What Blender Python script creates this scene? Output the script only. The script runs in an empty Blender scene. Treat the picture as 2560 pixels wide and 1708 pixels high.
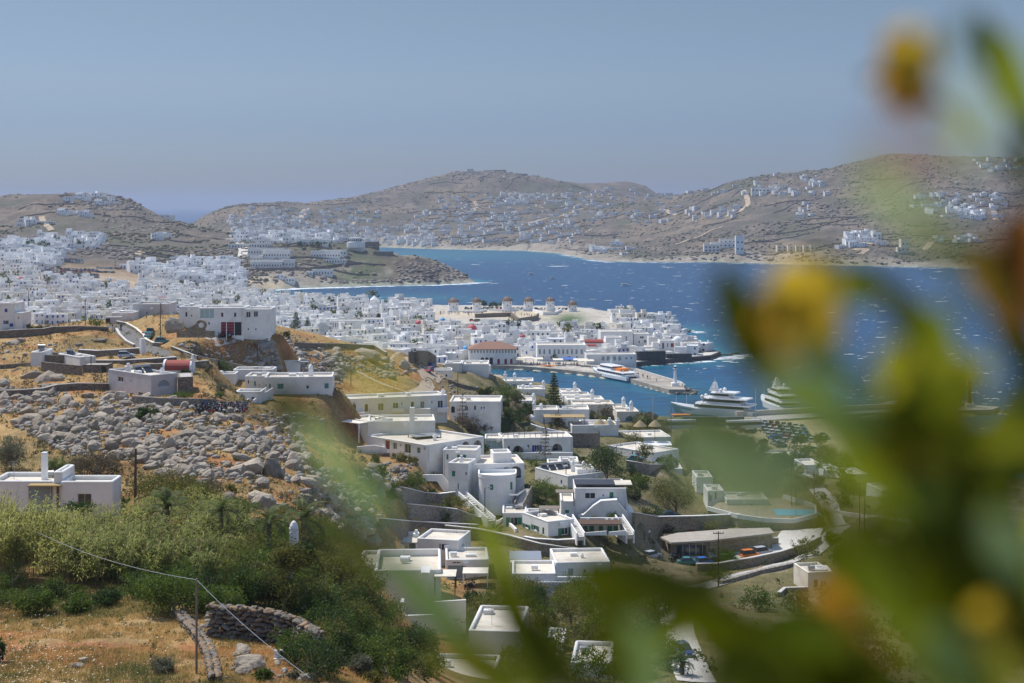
import bpy, bmesh, math, random
import numpy as np
from mathutils import Vector, Matrix, geometry
random.seed(7); rng = np.random.default_rng(7)
scene = bpy.context.scene
C = scene.collection
# ---------------------------------------------------------------- camera, sky, sun, exposure
F, H, U0, V0 = 3840.0, 81.0, 1280.0, 512.0      # focal length in photo pixels, eye height, principal column, horizon row
cam = bpy.data.cameras.new("camera"); camera = bpy.data.objects.new("camera", cam); C.objects.link(camera)
camera.location = (0, 0, H); camera.rotation_euler = (math.pi/2, 0, 0)
cam.sensor_width = 36; cam.lens = 54; cam.shift_y = -(854-V0)/2560
cam.clip_start = 0.05; cam.clip_end = 60000
cam.dof.use_dof = True; cam.dof.focus_distance = 420; cam.dof.aperture_fstop = 3.1; cam.dof.aperture_blades = 0
scene.camera = camera
SUN_EL, SUN_AZ = math.radians(57), math.radians(-50)   # azimuth from +Y towards +X
world = bpy.data.worlds.new("World"); scene.world = world; world.use_nodes = True
nt = world.node_tree; nt.nodes.clear()
wo = nt.nodes.new("ShaderNodeOutputWorld"); bg = nt.nodes.new("ShaderNodeBackground")
sky = nt.nodes.new("ShaderNodeTexSky"); sky.sky_type = 'NISHITA'; sky.sun_disc = False
sky.sun_elevation = SUN_EL; sky.sun_rotation = SUN_AZ; sky.altitude = 0; sky.air_density = 1.0; sky.dust_density = 0.6; sky.ozone_density = 2.5
hs = nt.nodes.new("ShaderNodeHueSaturation"); hs.inputs['Saturation'].default_value = 0.95; hs.inputs['Value'].default_value = 1.0
geo = nt.nodes.new("ShaderNodeTexCoord"); sep = nt.nodes.new("ShaderNodeSeparateXYZ"); rmp = nt.nodes.new("ShaderNodeValToRGB"); mul = nt.nodes.new("ShaderNodeMix"); mul.data_type = 'RGBA'; mul.blend_type = 'MULTIPLY'; mul.inputs[0].default_value = 1
nt.links.new(geo.outputs['Generated'], sep.inputs[0]); nt.links.new(sep.outputs[2], rmp.inputs[0])
cr = rmp.color_ramp; cr.interpolation = 'EASE'; cr.elements[0].position = 0.0; cr.elements[0].color = (.222,.258,.375,1); cr.elements[1].position = .40; cr.elements[1].color = (.88,.88,.88,1)  # dims the low sky; the brighter sky overhead is added to fill shaded walls
for p_, c_ in ((.045,(.235,.28,.41)),(.085,(.295,.318,.395)),(.13,(.312,.322,.362))): e_ = cr.elements.new(p_); e_.color = (*c_,1)
nt.links.new(sky.outputs[0], hs.inputs['Color']); nt.links.new(hs.outputs[0], mul.inputs[6]); nt.links.new(rmp.outputs[0], mul.inputs[7]); nt.links.new(mul.outputs[2], bg.inputs[0])
bg.inputs[1].default_value = 0.15
nt.links.new(bg.outputs[0], wo.inputs[0])
sl = bpy.data.lights.new("sun", 'SUN'); sl.energy = 3.45; sl.angle = math.radians(0.5); sl.color = (1, 0.955, 0.88)
sun = bpy.data.objects.new("sun", sl); C.objects.link(sun)
sdir = Vector((math.sin(SUN_AZ)*math.cos(SUN_EL), math.cos(SUN_AZ)*math.cos(SUN_EL), math.sin(SUN_EL)))
sun.rotation_euler = sdir.to_track_quat('Z', 'Y').to_euler(); sun.location = (0, 0, 300)
vs = scene.view_settings
scene.display_settings.display_device = 'sRGB'; vs.view_transform = 'Standard'; vs.look = 'None'; vs.exposure = 0.42; vs.gamma = 1; vs.use_curve_mapping = False
cy = scene.cycles
cy.use_denoising = True; cy.max_bounces = 6; cy.diffuse_bounces = 3; cy.glossy_bounces = 2; cy.transmission_bounces = 4; cy.volume_bounces = 1; cy.transparent_max_bounces = 6
cy.caustics_reflective = False; cy.caustics_refractive = False; cy.sample_clamp_indirect = 4.0

# ---------------------------------------------------------------- helpers
def PX(u, d): return (u-U0)*d/F
def PZ(v, d): return H-(v-V0)*d/F
def PV(z, d): return V0+(H-z)*F/d
CROPS = dict(A1=(0,400,3.647), A2=(560,400,3.647), A3=(1150,400,3.357), A4=(1760,360,2.904), A5=(0,640,3.647), A6=(560,640,3.647), A7=(1100,640,3.092), A8=(1160,900,3.647),
             B1=(0,940,2.92), B2=(0,1240,3.35), B3=(560,1180,2.969), B4=(920,1170,2.915), B5=(1500,1080,2.904), B6=(1560,860,2.34), B7=(1800,0,1.742), B8=(700,880,3.647), D=(0,0,0.918), P=(0,0,1.0))
def cu(k, x): c = CROPS[k]; return c[0]+x/c[2]
def cv(k, y): c = CROPS[k]; return c[1]+y/c[2]
def link(name, me, parent=None):
    o = bpy.data.objects.new(name, me); C.objects.link(o)
    if parent is not None: o.parent = parent
    return o
def tag(o, label=None, cat=None, group=None, kind=None):
    if label: o['label'] = label
    if cat: o['category'] = cat
    if group: o['group'] = group
    if kind: o['kind'] = kind
    return o
def thing(name, loc, rz=0, label=None, cat=None, group=None):
    o = link(name, None); o.location = loc; o.rotation_euler = (0, 0, rz); o.empty_display_size = 0.5
    return tag(o, label, cat, group, 'thing')
def copy_tree(o, parent=None):
    c = o.copy(); C.objects.link(c); c.parent = parent
    for ch in o.children: copy_tree(ch, c)
    return c
def mesh_np(name, V, Fs, mat, col=None, mi=None, smooth=False):
    me = bpy.data.meshes.new(name); V = np.ascontiguousarray(V, np.float32); Fs = np.ascontiguousarray(Fs, np.int32); k = Fs.shape[1]
    me.vertices.add(len(V)); me.vertices.foreach_set('co', V.ravel())
    me.loops.add(Fs.size); me.loops.foreach_set('vertex_index', Fs.ravel())
    me.polygons.add(len(Fs)); me.polygons.foreach_set('loop_start', np.arange(0, Fs.size, k, dtype=np.int32))
    for m in (mat if isinstance(mat, (list, tuple)) else [mat]): me.materials.append(m)
    if mi is not None: me.polygons.foreach_set('material_index', np.ascontiguousarray(mi, np.int32))
    if smooth: me.polygons.foreach_set('use_smooth', np.ones(len(Fs), bool))
    me.update(calc_edges=True)
    if col is not None:
        a = me.color_attributes.new('col', 'FLOAT_COLOR', 'POINT')
        cc = np.ones((len(V), 4), np.float32); cc[:, :3] = col; a.data.foreach_set('color', cc.ravel())
    return me
class MB:
    """collects boxes, tubes, prisms and lathes with per-face material slots; build() links them as ONE mesh object"""
    def __init__(s): s.v = []; s.f = []; s.m = []; s.M = None; s.k = 0
    def add(s, vs, fs, mi=None):
        b = len(s.v)
        if s.M is not None: vs = [tuple(s.M @ Vector(p)) for p in vs]
        s.v += [tuple(p) for p in vs]
        for f in fs: s.f.append(tuple(i+b for i in f)); s.m.append(s.k if mi is None else mi)
        return s
    def box(s, x0, x1, y0, y1, z0, z1, mi=None):
        return s.add([(x0,y0,z0),(x1,y0,z0),(x1,y1,z0),(x0,y1,z0),(x0,y0,z1),(x1,y0,z1),(x1,y1,z1),(x0,y1,z1)],
                     [(3,2,1,0),(4,5,6,7),(0,1,5,4),(1,2,6,5),(2,3,7,6),(3,0,4,7)], mi)
    def bar(s, p, q, w, h=None, mi=None):
        p, q = Vector(p), Vector(q); a = (q-p); h = h or w
        if a.length < 1e-6: return s
        a.normalize(); up = Vector((0,0,1)) if abs(a.z) < .95 else Vector((0,1,0))
        r = a.cross(up).normalized(); u = r.cross(a).normalized(); vs = []
        for e in (p, q):
            for (i, j) in ((-1,-1),(1,-1),(1,1),(-1,1)): vs.append(e+r*w*.5*i+u*h*.5*j)
        return s.add(vs, [(3,2,1,0),(4,5,6,7),(0,1,5,4),(1,2,6,5),(2,3,7,6),(3,0,4,7)], mi)
    def tube(s, pts, radii, n=6, mi=None, caps=True):
        pts = [Vector(p) for p in pts]; vs = []; fs = []
        if not isinstance(radii, (list, tuple)): radii = [radii]*len(pts)
        for i, p in enumerate(pts):
            a = (pts[min(i+1, len(pts)-1)]-pts[max(i-1, 0)]).normalized(); up = Vector((0,0,1)) if abs(a.z) < .9 else Vector((0,1,0))
            r = a.cross(up).normalized(); u = r.cross(a).normalized()
            for j in range(n):
                t = 2*math.pi*j/n; vs.append(p+(r*math.cos(t)+u*math.sin(t))*radii[i])
        for i in range(len(pts)-1):
            for j in range(n): a0 = i*n+j; b0 = i*n+(j+1) % n; fs.append((a0, b0, b0+n, a0+n))
        if caps: fs.append(tuple(range(n-1, -1, -1))); fs.append(tuple(range((len(pts)-1)*n, len(pts)*n)))
        return s.add(vs, fs, mi)
    def lathe(s, prof, n=16, cx=0, cy=0, mi=None):
        vs = []; fs = []
        for (r, z) in prof:
            for j in range(n): t = 2*math.pi*j/n; vs.append((cx+r*math.cos(t), cy+r*math.sin(t), z))
        for i in range(len(prof)-1):
            for j in range(n): a = i*n+j; b = i*n+(j+1) % n; fs.append((a, b, b+n, a+n))
        fs.append(tuple(range(n-1, -1, -1))); fs.append(tuple(range((len(prof)-1)*n, len(prof)*n)))
        return s.add(vs, fs, mi)
    def prism(s, poly, z0, z1, mi=None):
        n = len(poly); vs = [(x,y,z0) for x,y in poly]+[(x,y,z1) for x,y in poly]
        fs = [tuple(range(n-1,-1,-1)), tuple(range(n,2*n))]+[(i,(i+1)%n,(i+1)%n+n,i+n) for i in range(n)]
        return s.add(vs, fs, mi)
    def plate(s, outer, holes, thick, to3, mi=None):
        """a plate in the local (s,t) plane with real holes, THICK deep; to3(s,t,depth) gives the point"""
        if holes: return s.grid_plate(outer, holes, thick, to3, mi)
        tri = geometry.tessellate_polygon([[Vector((a,b,0)) for a,b in outer]]); flat = [Vector((a,b,0)) for a,b in outer]; n = len(flat)
        vs = [to3(p.x,p.y,0) for p in flat]+[to3(p.x,p.y,thick) for p in flat]; fs = []
        for t in tri:
            a,b,c = t; cr = (flat[b]-flat[a]).cross(flat[c]-flat[a]).z
            if cr < 0: a,c = c,a
            fs.append((a,b,c)); fs.append((c+n,b+n,a+n))
        for i in range(n): a = i; b = (i+1)%n; fs.append((a,a+n,b+n,b))
        return s.add(vs, fs, mi)
    def grid_plate(s, outer, holes, thick, to3, mi=None):
        """the same for a rectangle with many openings: bands of wall between them, arched heads filled in"""
        x0, x1 = min(p[0] for p in outer), max(p[0] for p in outer); y0, y1 = min(p[1] for p in outer), max(p[1] for p in outer)
        R = [(min(p[0] for p in L), max(p[0] for p in L), min(p[1] for p in L), max(p[1] for p in L), L) for L in holes]
        ys = sorted({round(t,4) for r in R for t in (r[2],r[3])} | {y0,y1}); vs = []; fs = []
        def quad(a0,a1,b0,b1):
            for e, o in ((0,(0,1,2,3)),(thick,(3,2,1,0))):
                k = len(vs); vs.extend([to3(a0,b0,e),to3(a1,b0,e),to3(a1,b1,e),to3(a0,b1,e)]); fs.append(tuple(k+i for i in o))
        for b0, b1 in zip(ys[:-1], ys[1:]):
            m = (b0+b1)/2; cut = sorted((r[0],r[1]) for r in R if r[2] < m < r[3]); x = x0
            for c0, c1 in cut:
                if c0 > x+1e-5: quad(x,c0,b0,b1)
                x = max(x, c1)
            if x < x1-1e-5: quad(x,x1,b0,b1)
        for r in R:
            L = r[4]; n = len(L); k = len(vs); vs.extend([to3(a,b,0) for a,b in L]+[to3(a,b,thick) for a,b in L])
            for i in range(n): fs.append((k+i,k+i+n,k+(i+1)%n+n,k+(i+1)%n))
            if n > 4:
                top = sorted([p for p in L if p[1] > r[2]+1e-4 or True], key=lambda p: p[0]); cx = (r[0]+r[1])/2
                arc = [p for p in L if not (abs(p[1]-r[2]) < 1e-6 and n > 12 and p in L[:2])] ; arc.sort(key=lambda p: p[0])
                for side, corner in ((0,(r[0],r[3])),(1,(r[1],r[3]))):
                    pts = [p for p in arc if (p[0] <= cx+1e-6 if side == 0 else p[0] >= cx-1e-6)]
                    for p, q in zip(pts[:-1], pts[1:]):
                        for e, o in ((0,(0,1,2) if side == 0 else (0,1,2)),(thick,(2,1,0))):
                            k = len(vs); vs.extend([to3(*corner,e),to3(*p,e),to3(*q,e)]); fs.append(tuple(k+i for i in o))
        for a, b in (((x0,y0),(x1,y0)),((x1,y0),(x1,y1)),((x1,y1),(x0,y1)),((x0,y1),(x0,y0))):
            k = len(vs); vs.extend([to3(*a,0),to3(*a,thick),to3(*b,thick),to3(*b,0)]); fs.append((k,k+1,k+2,k+3))
        return s.add(vs, fs, mi)
    def mesh(s, name, mats, smooth=False):
        me = bpy.data.meshes.new(name); me.from_pydata(s.v, [], s.f)
        for m in (mats if isinstance(mats, (list, tuple)) else [mats]): me.materials.append(m)
        me.polygons.foreach_set('material_index', s.m)
        if smooth: me.polygons.foreach_set('use_smooth', [True]*len(s.f))
        me.update(); return me
    def build(s, name, mats, parent=None, smooth=False): return link(name, s.mesh(name, mats, smooth), parent)

def hsh(a, b, seed):
    n = (a*374761393+b*668265263+seed*974634777) & 0x7fffffff
    n = ((n ^ (n >> 13))*1274126177) & 0x7fffffff
    return ((n ^ (n >> 16)) & 0xffff)/65535.0
def vnoise(x, y, seed=0):
    xi = np.floor(x).astype(np.int64); yi = np.floor(y).astype(np.int64); fx = x-xi; fy = y-yi
    fx = fx*fx*(3-2*fx); fy = fy*fy*(3-2*fy)
    return (hsh(xi,yi,seed)*(1-fx)+hsh(xi+1,yi,seed)*fx)*(1-fy)+(hsh(xi,yi+1,seed)*(1-fx)+hsh(xi+1,yi+1,seed)*fx)*fy
def fbm(x, y, octv=4, seed=0):
    s = 0; a = 1; t = 0
    for i in range(octv): s = s+a*vnoise(x*2**i, y*2**i, seed+i*17); t += a; a *= .5
    return s/t*2-1

# ---------------------------------------------------------------- materials
MATS = {}
def mat(name, col=(.8,.8,.8), rough=.8, var=.12, scale=2.0, bump=0.0, bscale=None, metal=0.0, spec=.3, attr=False, rand=0.0, trans=0.0, detail=4, tint=None, tscale=.4):
    m = bpy.data.materials.new(name); m.use_nodes = True; t = m.node_tree; N = t.nodes; L = t.links
    b = N['Principled BSDF']; b.inputs['Roughness'].default_value = rough; b.inputs['Metallic'].default_value = metal; b.inputs['Specular IOR Level'].default_value = spec
    tc = N.new('ShaderNodeTexCoord'); nz = N.new('ShaderNodeTexNoise'); nz.inputs['Scale'].default_value = scale; nz.inputs['Detail'].default_value = detail
    L.new(tc.outputs['Object'], nz.inputs['Vector'])
    mr = N.new('ShaderNodeMapRange'); mr.inputs['From Min'].default_value = .25; mr.inputs['From Max'].default_value = .75; mr.inputs['To Min'].default_value = 1-var; mr.inputs['To Max'].default_value = 1+var
    L.new(nz.outputs['Fac'], mr.inputs['Value'])
    if attr:
        at = N.new('ShaderNodeAttribute'); at.attribute_name = 'col'; src = at.outputs['Color']
    else:
        rgb = N.new('ShaderNodeRGB'); rgb.outputs[0].default_value = (*col, 1); src = rgb.outputs[0]
    if tint:
        n2 = N.new('ShaderNodeTexNoise'); n2.inputs['Scale'].default_value = tscale; n2.inputs['Detail'].default_value = 5; L.new(tc.outputs['Object'], n2.inputs['Vector'])
        m2 = N.new('ShaderNodeMapRange'); m2.inputs['From Min'].default_value = .48; m2.inputs['From Max'].default_value = .68; L.new(n2.outputs['Fac'], m2.inputs['Value'])
        mx = N.new('ShaderNodeMix'); mx.data_type = 'RGBA'; mx.inputs[7].default_value = (*tint, 1); L.new(m2.outputs[0], mx.inputs[0]); L.new(src, mx.inputs[6]); src = mx.outputs[2]
    val = mr.outputs[0]
    if rand:
        oi = N.new('ShaderNodeObjectInfo'); r2 = N.new('ShaderNodeMapRange'); r2.inputs['To Min'].default_value = 1-rand; r2.inputs['To Max'].default_value = 1+rand*.4; L.new(oi.outputs['Random'], r2.inputs['Value'])
        mm = N.new('ShaderNodeMath'); mm.operation = 'MULTIPLY'; L.new(val, mm.inputs[0]); L.new(r2.outputs[0], mm.inputs[1]); val = mm.outputs[0]
    vm = N.new('ShaderNodeVectorMath'); vm.operation = 'SCALE'; L.new(src, vm.inputs[0]); L.new(val, vm.inputs['Scale']); out = vm.outputs[0]
    L.new(out, b.inputs['Base Color'])
    if bump:
        n3 = N.new('ShaderNodeTexNoise'); n3.inputs['Scale'].default_value = bscale or scale*3; n3.inputs['Detail'].default_value = 6; L.new(tc.outputs['Object'], n3.inputs['Vector'])
        bp = N.new('ShaderNodeBump'); bp.inputs['Strength'].default_value = 1; bp.inputs['Distance'].default_value = bump; L.new(n3.outputs['Fac'], bp.inputs['Height']); L.new(bp.outputs[0], b.inputs['Normal'])
    if trans:
        tr = N.new('ShaderNodeBsdfTranslucent'); L.new(out, tr.inputs['Color']); ms = N.new('ShaderNodeMixShader'); ms.inputs[0].default_value = trans
        L.new(b.outputs[0], ms.inputs[1]); L.new(tr.outputs[0], ms.inputs[2]); L.new(ms.outputs[0], N['Material Output'].inputs['Surface'])
    MATS[name] = m; return m
def stone_mat(name, c1, c2, scale=2.5, joint=(.12,.11,.1), bump=.06):
    """rubble masonry seen from far: cells of two greys with recessed joints"""
    m = bpy.data.materials.new(name); m.use_nodes = True; t = m.node_tree; N = t.nodes; L = t.links; b = N['Principled BSDF']; b.inputs['Roughness'].default_value = .9; b.inputs['Specular IOR Level'].default_value = .15
    tc = N.new('ShaderNodeTexCoord'); mp = N.new('ShaderNodeMapping'); mp.inputs['Scale'].default_value = (1,1,1.7); L.new(tc.outputs['Object'], mp.inputs[0])
    vo = N.new('ShaderNodeTexVoronoi'); vo.inputs['Scale'].default_value = scale; L.new(mp.outputs[0], vo.inputs['Vector'])
    ve = N.new('ShaderNodeTexVoronoi'); ve.feature = 'DISTANCE_TO_EDGE'; ve.inputs['Scale'].default_value = scale; L.new(mp.outputs[0], ve.inputs['Vector'])
    mx = N.new('ShaderNodeMix'); mx.data_type = 'RGBA'; mx.inputs[6].default_value = (*c1,1); mx.inputs[7].default_value = (*c2,1); sp = N.new('ShaderNodeSeparateColor'); L.new(vo.outputs['Color'], sp.inputs[0]); L.new(sp.outputs[0], mx.inputs[0])
    mr = N.new('ShaderNodeMapRange'); mr.inputs['From Max'].default_value = .09; L.new(ve.outputs['Distance'], mr.inputs['Value'])
    m2 = N.new('ShaderNodeMix'); m2.data_type = 'RGBA'; m2.inputs[6].default_value = (*joint,1); L.new(mr.outputs[0], m2.inputs[0]); L.new(mx.outputs[2], m2.inputs[7]); L.new(m2.outputs[2], b.inputs['Base Color'])
    bp = N.new('ShaderNodeBump'); bp.inputs['Distance'].default_value = bump; L.new(mr.outputs[0], bp.inputs['Height']); L.new(bp.outputs[0], b.inputs['Normal'])
    MATS[name] = m; return m
mat('plaster', (.80,.79,.765), .85, .05, .9, .015, 5, rand=.10, tint=(.70,.685,.65), tscale=.35)
mat('plaster_bright', (.83,.825,.81), .85, .04, .9, .012, 5)
mat('plaster_cream', (.72,.67,.57), .85, .07, .9, .012, 5, tint=(.60,.54,.44))
mat('plaster_grey', (.52,.52,.52), .9, .07, .9, .012, 5, tint=(.43,.43,.43))
mat('plaster_pink', (.68,.42,.45), .85, .06, 1)
mat('roof_screed', (.66,.60,.50), .9, .10, .5, .01, 4, tint=(.52,.47,.40), rand=.12)
mat('roof_tile', (.27,.15,.105), .85, .18, 3, .03, 8)
mat('red_vault', (.30,.06,.045), .7, .1, 2)
mat('red_dome', (.50,.09,.10), .6, .1, 2)
mat('blue_dome', (.10,.35,.62), .6, .08, 2)
mat('glass_dark', (.03,.04,.05), .12, .1, 1, spec=.6)
mat('glass_pale', (.35,.50,.52), .1, .05, 1, spec=.6)
mat('wood_brown', (.10,.06,.04), .8, .2, 4)
mat('wood_grey', (.20,.17,.14), .85, .2, 6, .004, 20)
mat('reed_mat', (.36,.26,.12), .9, .25, 9, .01, 20)
mat('shutter_green', (.03,.20,.10), .6, .08, 3)
mat('shutter_blue', (.035,.07,.36), .6, .08, 3)
mat('shutter_teal', (.07,.22,.24), .6, .08, 3)
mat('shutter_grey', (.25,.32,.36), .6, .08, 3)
mat('door_red', (.25,.03,.05), .6, .08, 3)
mat('frame_white', (.8,.8,.8), .5, .03, 2)
mat('metal_dark', (.04,.04,.045), .5, .1, 3, metal=.3)
mat('metal_grey', (.35,.36,.37), .4, .1, 3, metal=.6)
mat('concrete', (.42,.40,.37), .9, .12, .8, .01, 6)
mat('concrete_pale', (.55,.52,.47), .9, .12, .6, .01, 6)
mat('asphalt', (.15,.145,.14), .9, .12, .6, .005, 10)
mat('dirt_road', (.42,.33,.23), .95, .18, .5, .02, 3)
mat('sand', (.52,.42,.28), .95, .1, .3, .02, 2)
stone_mat('stone_wall', (.44,.39,.32), (.25,.22,.18), 1.9)
stone_mat('stone_brown', (.33,.28,.22), (.18,.15,.12), 2.0)
stone_mat('stone_warm', (.44,.36,.25), (.28,.22,.15), 1.9)
stone_mat('stone_dark', (.10,.095,.095), (.055,.055,.06), 1.2)
stone_mat('lattice_block', (.66,.67,.68), (.6,.6,.62), 1.6, joint=(.10,.11,.12), bump=.05)
mat('rock', (.41,.35,.275), .92, .34, 1.3, .18, 3.0, spec=.12, rand=.34, tint=(.22,.19,.155), tscale=1.3, detail=8)
mat('wall_stone', (.23,.205,.17), .95, .3, 1.6, .08, 6, spec=.1, rand=.3, tint=(.13,.115,.10), tscale=2.0, detail=7)
mat('rock_warm', (.34,.28,.21), .92, .28, .3, .3, 1.0, spec=.15, tint=(.24,.20,.16), tscale=.2, detail=7)
mat('rock_far', (.33,.29,.25), .95, .25, .08, 0, spec=.1, attr=True)
mat('foliage', rough=.6, var=.25, scale=.9, attr=True, spec=.18, trans=.42)
mat('grass_blades', rough=.75, var=.15, scale=1.0, attr=True, spec=.15, trans=.4)
mat('bark', (.16,.12,.09), .9, .25, 4, .02, 12)
mat('bark_pale', (.36,.31,.25), .9, .2, 4, .01, 12)
# ---------------------------------------------------------------- terrain: one sheet from under the camera to the far hills
SEA = [(3300,1262),(2560,1210),(2446,1187),(2400,1165),(2250,1120),(2120,1075),(2150,1052),(2480,1037),(2500,1030),(2440,1026),(2192,1036),(2040,1044),(1860,1055),(1700,1062),(1640,1062),(1600,1050),
  (1500,1015),(1400,985),(1300,965),(1240,945),(1215,930),(1231,921),(1300,923),(1405,932),(1470,940),(1560,952),(1640,975),(1672,984),(1712,984),(1700,971),(1640,953),(1590,938),(1562,919),(1569,915),(1700,905),(1776,899),
  (1800,890),(1775,880),(1748,868),(1720,852),(1670,838),(1660,832),(1722,829),(1700,822),(1640,815),(1560,803),(1500,795),(1400,794),(1250,797),(1100,790),(900,772),(780,750),(700,738),(655,727),
  (700,722),(760,719),(860,716),(940,714),(1090,711),(1187,706),(1180,702),(1100,697),(1000,692),(940,686),(890,676),(862,658),(880,640),(915,625),(948,618),(1089,623),(1307,627),(1400,634),(1440,642),(1470,648),
  (1525,654),(1700,656),(1765,655),(2070,663),(2309,668),(2560,671),(3300,676)]
W = np.array([(PX(u, H*F/(v-V0)), H*F/(v-V0)) for u, v in SEA])
CP = []   # (u, z, d)
for u, v, d in [
 (0,1740,93),(0,1600,112),(0,1500,128),(0,1400,150),(0,1290,182),(0,1180,215),(0,1110,240),(0,1030,270),(0,985,292),(0,930,322),(0,880,350),(0,832,385),
 (-400,1600,112),(-400,1290,182),(-400,985,292),(-400,830,385),
 (300,1740,93),(300,1600,110),(300,1490,128),(300,1390,150),(300,1280,180),(300,1190,210),(300,1100,238),(300,1030,265),(300,990,288),(300,915,325),(300,855,360),(300,816,385),(250,795,410),
 (620,1740,92),(620,1600,110),(620,1500,127),(620,1400,148),(620,1300,178),(620,1200,208),(620,1120,235),(620,1050,265),(620,1007,305),(620,980,330),(620,905,352),(620,850,368),(660,838,380),
 (850,1740,95),(850,1640,112),(850,1560,132),(850,1410,172),(850,1280,215),(850,1200,245),(780,1130,290),(780,1060,345),(850,1020,365),(850,950,390),(760,905,385),(830,868,412),(700,845,395),(960,930,420),(1000,905,432),(1030,900,440),
 (1050,1740,120),(1050,1640,160),(1050,1577,203),(1050,1533,213),(1050,1400,262),(950,1290,245),(960,1190,275),(1050,1270,300),(1060,1160,318),(1050,1085,338),(1050,1040,372),(985,975,395),(1090,960,430),(1100,1010,400),
 (1150,962,445),(1200,948,480),(1220,940,530),
 (1280,1740,155),(1280,1700,165),(1280,1560,210),(1280,1480,240),(1280,1400,262),(1280,1350,284),(1280,1275,308),(1280,1200,340),(1280,1150,364),(1280,1090,395),(1280,1050,420),(1280,1010,450),(1280,975,500),(1280,958,550),
 (1500,1740,160),(1500,1700,170),(1500,1560,212),(1500,1470,250),(1500,1400,285),(1500,1340,297),(1500,1265,320),(1500,1205,345),(1500,1150,372),(1500,1110,405),(1500,1075,445),(1500,1050,490),(1590,1052,530),
 (1900,1740,170),(1900,1700,180),(1900,1500,245),(1900,1440,275),(1900,1395,300),(1900,1330,325),(1900,1250,360),(2040,1304,335),(1900,1170,410),(1900,1120,460),(1900,1085,505),
 (1700,1700,178),(1700,1500,240),(1700,1400,292),(1700,1300,330),(1700,1200,360),(1700,1130,420),(1700,1085,480),
 (2300,1740,180),(2300,1700,190),(2300,1500,240),(2300,1350,300),(2300,1250,350),(2300,1170,420),(2300,1150,450),(2560,1700,200),(2560,1400,290),(2560,1280,360),(2560,1220,420),(3000,1500,250),(3000,1280,380),
 (560,592,2000),(470,562,2050),(400,541,2080),(340,506,2100),(500,549,3200),(760,511,3500),(900,491,3600),(1000,464,3700),(1090,441,3750),(1140,428,3800),(1260,428,3800),(1330,441,3800),(1450,470,3800),(1500,480,3900),
 (1700,492,3400),(1550,458,4500),(1600,460,4500),(1660,494,4450),(1765,479,3000),(1900,449,2950),(2048,434,2900),(2150,406,2900),(2212,393,2900),(2400,395,2900),(2560,399,2900),(2900,402,2900),
 (650,670,1550),(640,612,1690),(700,612,1670),(800,607,1660),(850,618,1655),(960,643,1640),(1060,655,1632),(1105,664,1626),(1150,688,1615),(850,700,1540),(960,693,1570),(1050,690,1590),(700,695,1500)]: CP.append((u, PZ(v, d), d))
CP += [(0,32,500),(0,22,650),(0,20,760),(300,35,500),(300,22,650),(620,36,500),(620,18,650),(850,32,500),(850,14,650),(1050,22,560),(1050,5,700),(1280,6,650),(1400,8,600),(-400,25,650),
 (0,18,900),(0,20,1100),(0,26,1300),(0,38,1500),(-400,20,1000),(-400,40,1500),(300,12,900),(300,14,1100),(300,18,1250),(300,28,1400),(300,38,1600),(450,28,1550),(450,12,1250),
 (600,8,800),(600,9,1000),(600,8,1200),(600,6,1400),(600,12,1520),(900,5,800),(900,8,1000),(900,10,1100),(1200,2.5,780),(1200,6,900),(1200,9,1000),(1200,11,1040),(1400,3,800),(1400,5,900),(1400,8,1000),(1430,10,1050),
 (1600,3,830),(1600,5,900),(1560,7,960),(1560,6,1010),
 (0,40,1700),(0,62,1900),(0,93,2100),(0,80,2300),(150,96,2100),(250,97,2100),(200,45,1700),(400,40,1700),(300,62,1900),(-400,85,2100),(0,30,2600),(300,30,2600),(0,-5,3000),(500,35,2300),(500,25,2600),(300,-10,3200),(400,-12,3250),(440,-5,3000),(-400,-5,3000),
 (560,30,2300),(700,25,2300),(850,12,2400),(700,42,2700),(700,60,3000),(560,60,3000),(900,45,3100),(1100,45,3100),(1100,85,3400),(1300,60,3200),(1300,100,3500),(1500,20,2700),(1500,48,3000),(1500,85,3400),(900,8,2850),(1200,8,2800),
 (1700,30,2500),(1700,60,2900),(1900,28,2300),(1900,70,2600),(2200,45,2300),(2200,105,2600),(2500,45,2300),(2500,105,2600),(2200,100,3600),(1900,60,3600),(1750,60,3600),(2900,45,2300),(2600,90,3700),
 (-400,-25,5300),(0,-25,5300),(400,-25,5300),(800,-25,5300),(1200,-25,5300),(1600,-25,5300),(2000,-25,5300),(2600,-25,5300),(800,30,4300),(1200,60,4400),(2000,20,4300)]
NEAR_HOUSE_CP = []
CP = np.array(CP, float)
def _t(u, d): return np.stack([np.asarray(u, float)/420.0, 4.2*np.log(np.asarray(d, float))], -1)
_P = _t(CP[:,0], CP[:,2])
def _k(r2): return .5*r2*np.log(r2+1e-9)
def _tps():
    n = len(_P); r2 = ((_P[:,None]-_P[None])**2).sum(-1); A = np.zeros((n+3, n+3)); A[:n,:n] = _k(r2)+np.eye(n)*.004
    Q = np.concatenate([np.ones((n,1)), _P], 1); A[:n,n:] = Q; A[n:,:n] = Q.T
    return np.linalg.solve(A, np.concatenate([CP[:,1], np.zeros(3)]))
_w = _tps()
def tps(u, d):
    p = _t(u, d); sh = p.shape[:-1]; p = p.reshape(-1, 2); out = np.empty(len(p))
    for i in range(0, len(p), 60000):
        q = p[i:i+60000]; r2 = (q[:,0,None]-_P[None,:,0])**2+(q[:,1,None]-_P[None,:,1])**2
        out[i:i+60000] = _k(r2)@_w[:len(_P)]+_w[-3]+q@_w[-2:]
    return out.reshape(sh)
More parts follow.
